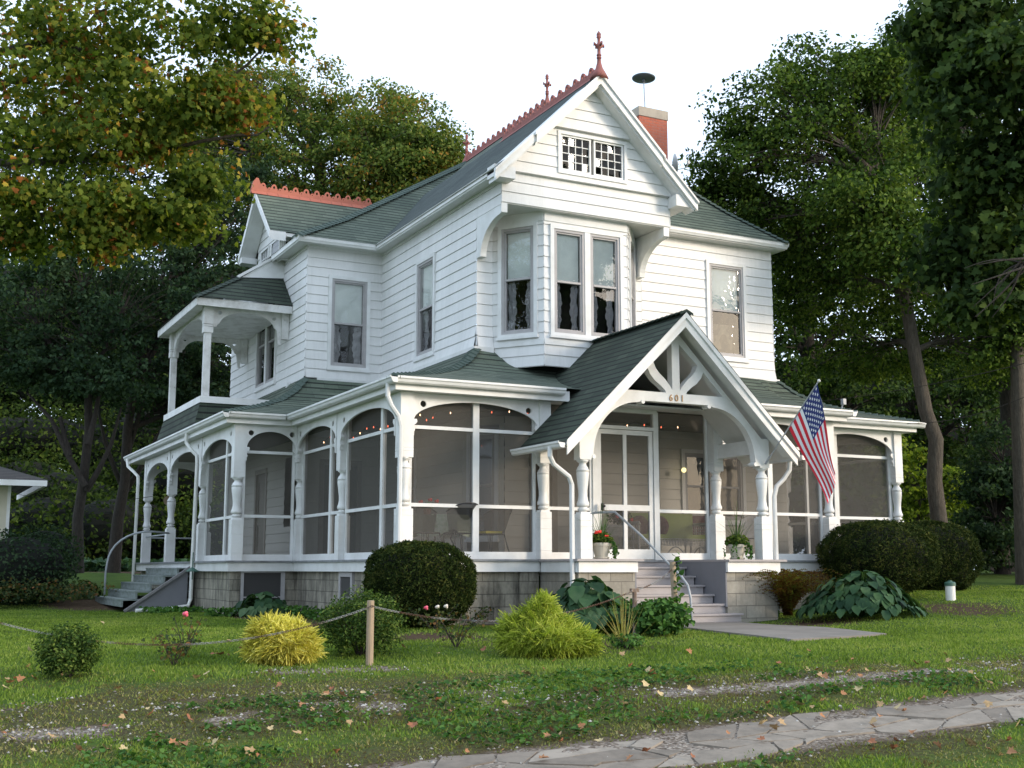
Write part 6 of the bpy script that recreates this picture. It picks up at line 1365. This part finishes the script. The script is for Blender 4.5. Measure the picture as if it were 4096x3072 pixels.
for r_ in range(9):
    for c_ in range(6 if r_ % 2 == 0 else 5):
        u = (r_+1)/10*7/13; v = ((c_+.5)/6 if r_ % 2 == 0 else (c_+1)/6)*.4
        for sgn in (-1, 1):
            pts = []
            for k_ in range(10):
                t_ = math.pi/2+k_*math.pi/5; rr = (.030 if k_ % 2 == 0 else .012); q = fpos(u+rr*math.sin(t_)/LH, v+rr*math.cos(t_)/LF); 
                nn = (fpos(u+.01, v)-fpos(u, v)).cross(fpos(u, v+.01)-fpos(u, v)).normalized(); pts.append(q+nn*.004*sgn)
            cc = sum(pts, Vector())/10
            for k_ in range(10): sm.face([cc, pts[k_], pts[(k_+1) % 10]])
o = sm.build('stars', fm[1]); o.parent = fe; o.matrix_parent_inverse = HF
# planters on the entrance piers
def planter(P, label, red):
    e = empty('flower_pot', P, label, 'planter'); H_ = Matrix.Translation(Vector(P)).inverted()
    def add(name, mb, mat, **k): o = mb.build(name, mat, **k); o.parent = e; o.matrix_parent_inverse = H_; return o
    x, y, z = P; t = MB(); t.lathe([(0, .115), (.015, .13), (.03, .13), (.032, .10), (.05, .105), (.20, .145), (.205, .16), (.25, .165), (.255, .15), (.23, .145)], P, 20); add('pot', t, M['pot'], smooth=False)
    S, d = shell((x, y, z+.30), (.21, .19, .13), 700, .4, 1.); o = np_mesh('foliage', leaves(S, rng.uniform(.03, .055, len(S)), T_HEART, outdir=d, up=.4), 9, T_HEART[1], M['lf_green']); o.parent = e; o.matrix_parent_inverse = H_
    V = []
    for k_ in range(11):
        a = random.uniform(2.4, 7.0) if k_ > 3 else random.uniform(-1.3, .2); L = random.uniform(.15, .5)
        for j in range(int(L/.022)): s = j*.022; V.append((x+(.17+.03*math.sin(s*9)+min(s, .12)*.5)*math.cos(a)+random.gauss(0, .012), y+(.17+min(s, .1)*.5)*math.sin(a)+random.gauss(0, .012), z+.27-max(0, s-.04)))
    o = np_mesh('trailing_vine', leaves(np.array(V), rng.uniform(.035, .055, len(V)), T_HEART, up=.3, droop=.4), 9, T_HEART[1], M['lf_ivy']); o.parent = e; o.matrix_parent_inverse = H_
    m1, o = straps('spike_plant', (x, y), 42, .72, .006, 1.0, 'lf_ivy', None, None, bend=1.5, z0=z+.28); o.parent = e; o.matrix_parent_inverse = H_
    if red:
        t = MB()
        for k_ in range(22): a = k_*2.4; r = .012*math.sqrt(k_); t.sphere((x-.13+r*math.cos(a), y-.12+r*math.sin(a)*.6, z+.42+.01*math.sin(k_)+.006*math.cos(a)), .017, 6, 4)
        for k_ in range(8): t.sphere((x-.02+.012*k_ % .05, y-.16, z+.36), .014, 6, 4)
        add('flower', t, M['red'])
planter((10.12, 16.62, .152), 'cream flower pot with red geraniums, spiky grass and trailing vine on the left entrance pier', True)
planter((12.80, 16.62, .152), 'cream flower pot with spiky grass, vine and no blooms, right entrance pier', False)
# dishes on the roofs
cp = Vector((16.55, 24.78, 11.57)); de = empty('satellite_dish', cp, 'round flat dark satellite dish on a thin mast above the chimney', 'satellite dish'); H_ = Matrix.Translation(cp).inverted()
t = MB(); t.tube([cp, cp+Vector((-.03, 0, .86))], .014, 8); o = t.build('mast', M['pipe']); o.parent = de; o.matrix_parent_inverse = H_
R = Matrix.Rotation(-.03, 3, 'X') @ Matrix.Rotation(.05, 3, 'Y'); t = MB(); t.lathe([(-.03, .06), (-.015, .26), (0, .30), (.02, .302), (.028, .29)], cp+Vector((-.03, 0, .90)), 32, R); t.tube([cp+Vector((-.03, 0, .80)), cp+Vector((-.03, 0, .88))], .04, 10); o = t.build('dish', M['dish'], smooth=True); o.parent = de; o.matrix_parent_inverse = H_
def dish2(P, label, face, s=1.0, col='dishwhite'):
    e = empty('satellite_dish', P, label, 'satellite dish'); H_ = Matrix.Translation(Vector(P)).inverted(); P = Vector(P); f_ = Vector(face).normalized()
    R = f_.to_track_quat('Z', 'Y').to_matrix(); t = MB(); t.lathe([(-.10*s, .02), (-.06*s, .15*s), (0, .30*s), (.012, .30*s), (-.05*s, .145*s), (-.088*s, .02)], P+Vector((0, 0, .45*s)), 24, R); o = t.build('dish', M[col], smooth=True); o.parent = e; o.matrix_parent_inverse = H_
    t = MB(); t.tube([P, P+Vector((0, 0, .3*s)), P+Vector((0, 0, .42*s))-f_*.08], .02*s, 8); q = P+Vector((0, 0, .22*s)); tip = P+Vector((0, 0, .42*s))+f_*.42*s; t.tube([q, q+f_*.36*s+Vector((0, 0, .02)), tip], .015*s, 8); t.bar(tip-Vector((0, 0, .06*s)), tip+Vector((0, 0, .05*s)), .07*s, .07*s, (0, 1, 0)); o = t.build('dish_arm', M['pipe']); o.parent = e; o.matrix_parent_inverse = H_
r1 = PX(1459, 352, 25.5); dish2((r1.x, r1.y, r1.z-.30), 'satellite dish seen edge on, just behind the right slope of the front gable', (.9, -.42, .15), .66)
r2 = PX(1795, 885, 25.0); dish2((r2.x-.25, r2.y, r2.z-.45), 'dark satellite dish on the porch roof behind the flag', (.8, -.6, .3), 1.1, 'dish')
# cleanout pipe
pp = onG(2054, 1297); z0_ = gzp(pp); e = empty('cleanout_pipe', (pp.x, pp.y, z0_), 'white upright pipe with a green cap in the bare patch at right', 'pipe'); H_ = Matrix.Translation(e.location).inverted()
t = MB(); t.lathe([(-.1, .085), (.27, .085)], (pp.x, pp.y, z0_), 18); o = t.build('pipe', M['pipewhite'], smooth=False); o.parent = e; o.matrix_parent_inverse = H_
t = MB(); t.lathe([(.25, .096), (.30, .096), (.31, .085), (.33, .03), (.345, .03)], (pp.x, pp.y, z0_), 18); o = t.build('cap', M['green_pl']); o.parent = e; o.matrix_parent_inverse = H_
# small green hooded spike by the right pier and its twin at the left stair
def spike(P, label):
    t = MB(); P = Vector(P); t.bar(P, P+Vector((0, 0, .55)), .02, .02, (0, 1, 0)); t.lathe([(.16, .13), (.18, .125), (.24, .03), (.25, .01)], P+Vector((-.02, -.05, .0)), 14); t.bar(P+Vector((.04, 0, .15)), P+Vector((.20, 0, .19)), .03, .03); return T_(t.build('hanging_feeder', M['green_pl']), label, 'feeder')
spike((13.72, 16.9, -.33), 'small green hooded feeder on a rusty spike by the right entrance pier'); spike((5.62, 25.3, -.22), 'small green feeder hung on the downspout at the side steps')
# cinder block
p = onG(838, 1317)
cb = MB(); cb.shape((6.75, 19.35, -.86), (0, -1, 0), (0, 0, 1), [(0, 0), (.40, 0), (.40, .34), (0, .34)], [[(.1, .13), (.1, .27), (.3, .27), (.3, .13)]], th=.18); T_(cb.build('concrete_block', M['concrete']), 'loose hollow concrete block standing against the left foundation', 'block')
# string lights in the porch
def string_lights(pts, label, n=16):
    e = empty('string_lights', pts[0], label, 'string lights'); H_ = Matrix.Translation(Vector(pts[0])).inverted(); w_ = MB(); bu = MB(); P_ = [Vector(p) for p in pts]; w_.tube(P_, .004, 4); o = w_.build('wire', M['black']); o.parent = e; o.matrix_parent_inverse = H_
    k_ = 0
    for a, q in zip(P_, P_[1:]):
        m2 = max(1, round((q-a).length/.34))
        for i in range(m2):
            c = a.lerp(q, (i+.5)/m2); b_ = MB(); b_.lathe([(-.036, .002), (-.030, .006), (-.02, .008), (-.010, .006), (0, .004)], c, 8); o = b_.build('bulb', M['bulb_red'] if k_ % 3 else M['bulb_white']); o.parent = e; o.matrix_parent_inverse = H_; k_ += 1
def emit(name, col, st): m = bpy.data.materials.new(name); m.use_nodes = True; b = m.node_tree.nodes['Principled BSDF']; b.inputs['Emission Color'].default_value = (*col, 1); b.inputs['Emission Strength'].default_value = st; b.inputs['Base Color'].default_value = (*col, 1); return m
M['bulb_red'] = emit('red_bulb', (1, .16, .07), 5); M['bulb_white'] = emit('clear_bulb', (1, .55, .3), 9)
string_lights([(7.5, 18.0, 2.52), (7.9, 18.4, 2.42), (8.1, 18.6, 2.62), (8.5, 18.3, 2.60), (9.4, 18.1, 2.66), (10.2, 18.2, 2.55)], 'string of small lit bulbs under the porch ceiling at the front left bay')
string_lights([(7.4, 22.6, 2.4), (7.45, 21.6, 2.62), (7.4, 20.9, 2.34), (7.45, 20.0, 2.50), (7.4, 19.2, 2.35), (7.45, 18.6, 2.55), (7.5, 18.1, 2.62)], 'string of small lit bulbs along the left side of the porch')
string_lights([(10.8, 18.3, 2.55), (11.3, 18.5, 2.42), (11.9, 18.3, 2.62), (12.2, 18.2, 2.55), (13.0, 18.3, 2.6)], 'string of small lit bulbs above the screen door')
# porch furniture
def wirechair(P, rz, label, mat='iron', seatmat='mesh', grp='mesh patio chairs on the porch'):
    e = empty('patio_chair', P, label, 'chair', grp); e.rotation_euler = (0, 0, rz)
    s = MB()
    s.shape((0, 0, .42), (1, 0, 0), (0, 1, 0), arc(0, 0, .24, .23, 0, 340, 16), th=.012); o = s.build('seat', M[mat]); o.parent = e
    bk_ = MB(); n = 10
    for i in range(n):
        a0, a1 = math.radians(200+140*i/n), math.radians(200+140*(i+1)/n)
        def q(a, t): r = .24+.10*t; hh = .44+t*(.46-.14*abs((math.degrees(a)-270)/70)**2); return (r*math.cos(a), r*math.sin(a)-.04*t, hh)
        for j in range(4): bk_.face([q(a0, j/4), q(a1, j/4), q(a1, (j+1)/4), q(a0, (j+1)/4)])
    o = bk_.build('backrest', M[seatmat]); o.parent = e
    r_ = MB(); r_.tube([((.34)*math.cos(math.radians(200+140*i/14)), .34*math.sin(math.radians(200+140*i/14))-.04, .44+.46-.14*abs((140*i/14-70)/70)**2) for i in range(15)], .011, 6); r_.tube([(.24*math.cos(t), .23*math.sin(t), .42) for t in [6.283*i/20 for i in range(21)]], .011, 6); o = r_.build('back_frame', M[mat]); o.parent = e
    for sx in (-1, 1):
        for sy in (-1, 1): l = MB(); l.tube([(sx*.17, sy*.17, .42), (sx*.20, sy*.21, .2), (sx*.24, sy*.27, 0)], .009, 5); l.tube([(sx*.14, sy*.19, .42), (sx*.24, sy*.27, 0)], .007, 5); o = l.build('leg', M[mat]); o.parent = e
    return e
wirechair((7.72, 18.12, FZ), 3.3, 'black mesh patio chair nearest the left porch corner'); wirechair((9.0, 18.35, FZ), 1.9, 'black mesh patio chair at the right side of the porch table'); wirechair((8.3, 18.1, FZ), .1, 'black mesh patio chair in the middle, backing onto the porch screen')
e = empty('patio_table', (8.25, 18.75, FZ), 'black round patio table on the left part of the porch', 'table'); t = MB(); t.lathe([(.70, .48), (.72, .48)], (0, 0, 0), 24); o = t.build('tabletop', M['iron']); o.parent = e
for i in range(4): a = .8+i*1.571; l = MB(); l.tube([(.35*math.cos(a), .35*math.sin(a), .7), (.2*math.cos(a), .2*math.sin(a), .35), (.38*math.cos(a), .38*math.sin(a), 0)], .014, 6); o = l.build('leg', M['iron']); o.parent = e
t = MB(); n = 40; t.v.append((8.25, 18.75, FZ+.735))
for k_, (r, z) in enumerate(((.49, .733), (.51, .60), (.52, .50))):
    for i in range(n): a = 6.283*i/n; rr = r+(.02*math.sin(i*1.9) if k_ else 0); t.v.append((8.25+rr*math.cos(a), 18.75+rr*math.sin(a), FZ+z-(.14*abs(math.sin(a*2)) if k_ == 2 else 0)))
for i in range(n):
    t.f.append((0, 1+i, 1+(i+1) % n)); 
    for k_ in (0, 1): t.f.append((1+k_*n+i, 1+(k_+1)*n+i, 1+(k_+1)*n+(i+1) % n, 1+k_*n+(i+1) % n))
T_(t.build('tablecloth', M['cloth']), 'pale green patterned cloth draped over the round porch table', 'tablecloth')
e = empty('geranium', (8.0, 18.7, FZ+.74), 'potted red geranium standing on the porch table', 'plant'); t = MB(); t.lathe([(0, .05), (.1, .07), (.11, .07)], (0, 0, 0), 12); o = t.build('pot', M['terracotta']); o.parent = e
S, d = shell((0, 0, .15), (.18, .1, .06), 120, .2, 1); o = np_mesh('foliage', leaves(S, .05, T_HEART, up=.7), 9, T_HEART[1], M['lf_ivy']); o.parent = e
for (dx, dz) in ((-.12, .2), (.05, .24), (.17, .22)):
    t = MB(); [t.sphere((dx+.02*math.cos(k_*2.4), .02*math.sin(k_*2.4), dz+.01*(k_ % 3)), .022, 6, 4) for k_ in range(8)]; o = t.build('flower', M['red']); o.parent = e
cu = MB(); cu.box(8.85, 9.15, 18.2, 18.5, FZ+.43, FZ+.47); T_(cu.build('seat_cushion', M['gardenyellow']), 'thin yellow cushion on the right hand mesh chair', 'cushion')
# wicker settee
def weave(mb, o, u, w, nu_, nw, su, sw_, r=.006):
    o = Vector(o); u = Vector(u).normalized(); w = Vector(w).normalized(); nn = u.cross(w)
    for i in range(nu_+1): a = o+u*su*i/nu_; mb.bar(a+nn*.003*(-1)**i, a+w*sw_+nn*.003*(-1)**i, r, r, nn)
    for j in range(nw+1): a = o+w*sw_*j/nw; mb.bar(a, a+u*su, r, r, nn)
e = empty('wicker_settee', (12.50, 18.50, FZ), 'white wicker settee with green cushions right of the screen door', 'settee'); 
fr_m = MB(); X0, X1, Y0, Y1 = -.62, .95, -.28, .35
for x in (X0, X1):
    weave(fr_m, (x, Y0, .30), (0, 1, 0), (0, 0, 1), 10, 6, Y1-Y0, .32, .010); fr_m.tube([(x, Y0-.02, .62), (x, Y0, .66), (x, Y1, .66)], .03, 8)
    for y in (Y0, Y1): fr_m.tube([(x, y, 0), (x, y, .64)], .022, 8)
    fr_m.tube([(x, Y0+.02+(Y1-Y0-.04)*i/8, .05+.20*math.sin(math.pi*i/8)) for i in range(9)], .012, 6)
weave(fr_m, (X0, Y0, .26), (1, 0, 0), (0, 0, 1), 26, 4, X1-X0, .12, .012); weave(fr_m, (X0, Y1, .30), (1, 0, 0), (0, .15, 1), 26, 10, X1-X0, .55, .012)
for k_ in range(3): cx_ = X0+(X1-X0)*(k_+.5)/3; fr_m.tube([(cx_-.24+.48*i/10, Y0, .04+.20*math.sin(math.pi*i/10)) for i in range(11)], .012, 6)
o = fr_m.build('frame', M['wicker']); o.parent = e
c_ = MB(); c_.box(X0+.03, X1-.03, Y0+.02, Y1-.03, .36, .46); o = c_.build('seat_cushion', M['greencloth']); o.parent = e
c_ = MB(); c_.box(X0+.04, X1-.04, Y1-.12, Y1-.02, .46, .86); o = c_.build('back_cushion', M['greencloth']); o.parent = e
for x in (-.42, .02): 
    c_ = MB(); c_.sphere((x+.1, Y1-.2, .62), .2, 12, 8, (1, .4, .95)); T_(c_.build('throw_pillow', M['maroon']), None, None); o = bpy.context.scene.collection.objects[-1] if False else bpy.data.objects[c_ and [n_ for n_ in bpy.data.objects.keys() if n_.startswith('throw_pillow')][-1]]
    o.location = e.location; T_(o, 'maroon throw pillow with green spots, %s end of the wicker settee' % ('nearer the screen door' if x < -.1 else 'towards the middle'), 'pillow')
e = empty('wicker_table', (11.55, 18.6, FZ), 'small white wicker table seen through the screen door', 'table'); t = MB(); t.box(-.36, .36, -.22, .22, .58, .62); weave(t, (-.36, -.22, .42), (1, 0, 0), (0, 0, 1), 24, 5, .72, .16, .010); o = t.build('tabletop', M['wicker']); o.parent = e
for sx in (-1, 1):
    for sy in (-1, 1): l = MB(); l.tube([(sx*.33, sy*.2, 0), (sx*.33, sy*.2, .58)], .018, 6); o = l.build('leg', M['wicker']); o.parent = e
e = empty('geranium', (11.7, 18.6, FZ+.62), 'red flowered plant on the small wicker table', 'plant'); S, d = shell((0, 0, .16), (.28, .16, .15), 420, .3, 1); o = np_mesh('foliage', leaves(S, .05, T_HEART, up=.5), 9, T_HEART[1], M['lf_dark']); o.parent = e
t = MB(); [t.sphere((dx+.02*math.cos(k_*2.4), -.14+.01*math.sin(k_), dz+.012*(k_ % 3)), .02, 6, 4) for k_ in range(7) for dx, dz in ((-.12, .14), (.06, .18), (.18, .09))]; o = t.build('flower', M['red']); o.parent = e
wc = wirechair((14.75, 18.6, FZ), 2.2, 'pale round backed wire chair in the right part of the porch', 'wicker', 'mesh_pale' if 'mesh_pale' in M else 'lace', None)
wc2 = empty('porch_chair', (13.75, 18.9, FZ), 'pale chair with a maroon seat pad behind the right portico post', 'chair'); t = MB(); t.box(-.26, .26, -.26, .26, .38, .42); t.box(-.26, .26, .22, .27, .42, .9); o = t.build('seat', M['wicker']); o.parent = wc2; t = MB(); t.box(-.24, .24, -.25, .18, .42, .50); t.box(-.24, .24, .14, .22, .5, .85); o = t.build('cushion', M['maroon']); o.parent = wc2
for sx in (-1, 1):
    for sy in (-1, 1): l = MB(); l.tube([(sx*.23, sy*.23, 0), (sx*.23, sy*.23, .38)], .018, 6); o = l.build('leg', M['wicker']); o.parent = wc2
t = MB(); t.sphere((14.1, 19.95, 1.95), .05, 12, 8); T_(t.build('porch_lamp', emit('lamp_glow', (1, .85, .35), 3)), 'small glowing yellow porch lamp behind the right portico post', 'lamp')
t = MB(); t.lathe([(-.0, .12), (.01, .12)], (0, 0, 0), 20, Matrix.Rotation(math.pi/2, 3, 'X')); o = t.build('wall_plaque', M['wood']); o.location = (6.45, 32.2, 1.75); T_(o, 'round tan plaque hanging in the far bay of the side porch', 'plaque')
# outbuilding at the far left edge
gw_ = PX(18, 1140, 27.5); X0_ = gw_.x; Y0_ = gw_.y; e = empty('outbuilding', (X0_, Y0_, float(ground(X0_, Y0_))), 'cream outbuilding with a brown shingled roof cut by the left edge', 'building'); H_ = Matrix.Translation(e.location).inverted()
cream = paint('cream_wall', (.62, .58, .46), (.45, .42, .34), .4, .7, 2)
t = MB(); t.box(X0_-6, X0_, Y0_, Y0_+5, -1, 1.96); o = t.build('wall', cream); o.parent = e; o.matrix_parent_inverse = H_
t = MB(); t.box(X0_-.06, X0_+.01, Y0_-.01, Y0_+.06, -1, 1.95); o = t.build('corner_board', M['white']); o.parent = e; o.matrix_parent_inverse = H_
t = MB(); rz_ = 1.98; t.face([(X0_-7, Y0_-.7, rz_), (X0_+.72, Y0_-.7, rz_), (X0_-1.9, Y0_+2.5, rz_+1.0), (X0_-7, Y0_+2.5, rz_+1.0)]); t.face([(X0_+.72, Y0_-.7, rz_), (X0_+.72, Y0_+5.7, rz_), (X0_-1.9, Y0_+2.5, rz_+1.0)]); o = t.build('roof', M['shingle_brown'], uv=True); o.parent = e; o.matrix_parent_inverse = H_
t = MB(); t.box(X0_-7, X0_+.70, Y0_-.70, Y0_-.62, rz_-.14, rz_-.01); t.box(X0_+.62, X0_+.70, Y0_-.62, Y0_+5.6, rz_-.14, rz_-.01); t.box(X0_-7, X0_+.62, Y0_-.62, Y0_, rz_-.06, rz_-.03); o = t.build('fascia', M['white']); o.parent = e; o.matrix_parent_inverse = H_
# car behind the right hand shrubs
cp_ = PX(2085, 1190, 40); e = empty('parked_car', (cp_.x, cp_.y, float(ground(cp_.x, cp_.y))), 'dark car parked under the trees at right, half hidden by the yews', 'car'); e.rotation_euler = (0, 0, -.35)
carp = flat('dark_car_paint', (.015, .02, .03), .2); t = MB()
side = [(-2.2, .35), (-2.2, .85), (-1.9, .98), (-1.2, 1.05), (-.6, 1.55), (.9, 1.6), (1.6, 1.1), (2.1, 1.0), (2.2, .6), (2.2, .35)]
t.shape((0, 0, 0), (1, 0, 0), (0, 0, 1), side, th=1.7); o = t.build('body', carp); o.parent = e
t = MB()
for sy in (-.856, .856): t.shape((0, sy, 0), (1, 0, 0), (0, 0, 1), [(-1.05, 1.07), (-.55, 1.48), (.85, 1.52), (1.4, 1.12)], th=.01)
o = t.build('window', flat('car_glass', (.12, .14, .16), .08)); o.parent = e
for x in (-1.4, 1.4):
    for y in (-.8, .8): t = MB(); t.lathe([(-.1, .30), (-.09, .33), (.09, .33), (.1, .30)], (x, y, .33), 20, Matrix.Rotation(math.pi/2, 3, 'X')); o = t.build('wheel', M['black']); o.parent = e; t = MB(); t.lathe([(-.105, .18), (.105, .18)], (x, y, .33), 14, Matrix.Rotation(math.pi/2, 3, 'X')); q = t.build('rim', M['dishwhite']); q.parent = o
# overhead wires
for (a, q, lab) in (((1660, 875), (2240, 778), 'upper thin power line crossing in front of the trees at right'), ((1960, 915), (2240, 845), 'lower thin power line running to the corner of the right porch'), ((330, 1072), (40, 1068), 'thin wire running from the side porch towards the cream outbuilding')):
    A = PX(*a, 30 if a[0] < 1700 else 24); Q = PX(*q, 22 if a[0] > 500 else 29); t = MB(); t.tube(cat_(A, Q, .15, 14), .007 if a[0] > 500 else .006, 5, cap=False); T_(t.build('power_line', M['barkdark']), lab, 'wire')
# leaves on the paving and steps
o = fl_src[1].copy(); COL.objects.link(o); o.location = (11.3, 16.0, -.84); T_(o, 'russet fallen leaf on the walk right at the bottom step', 'leaf', None)
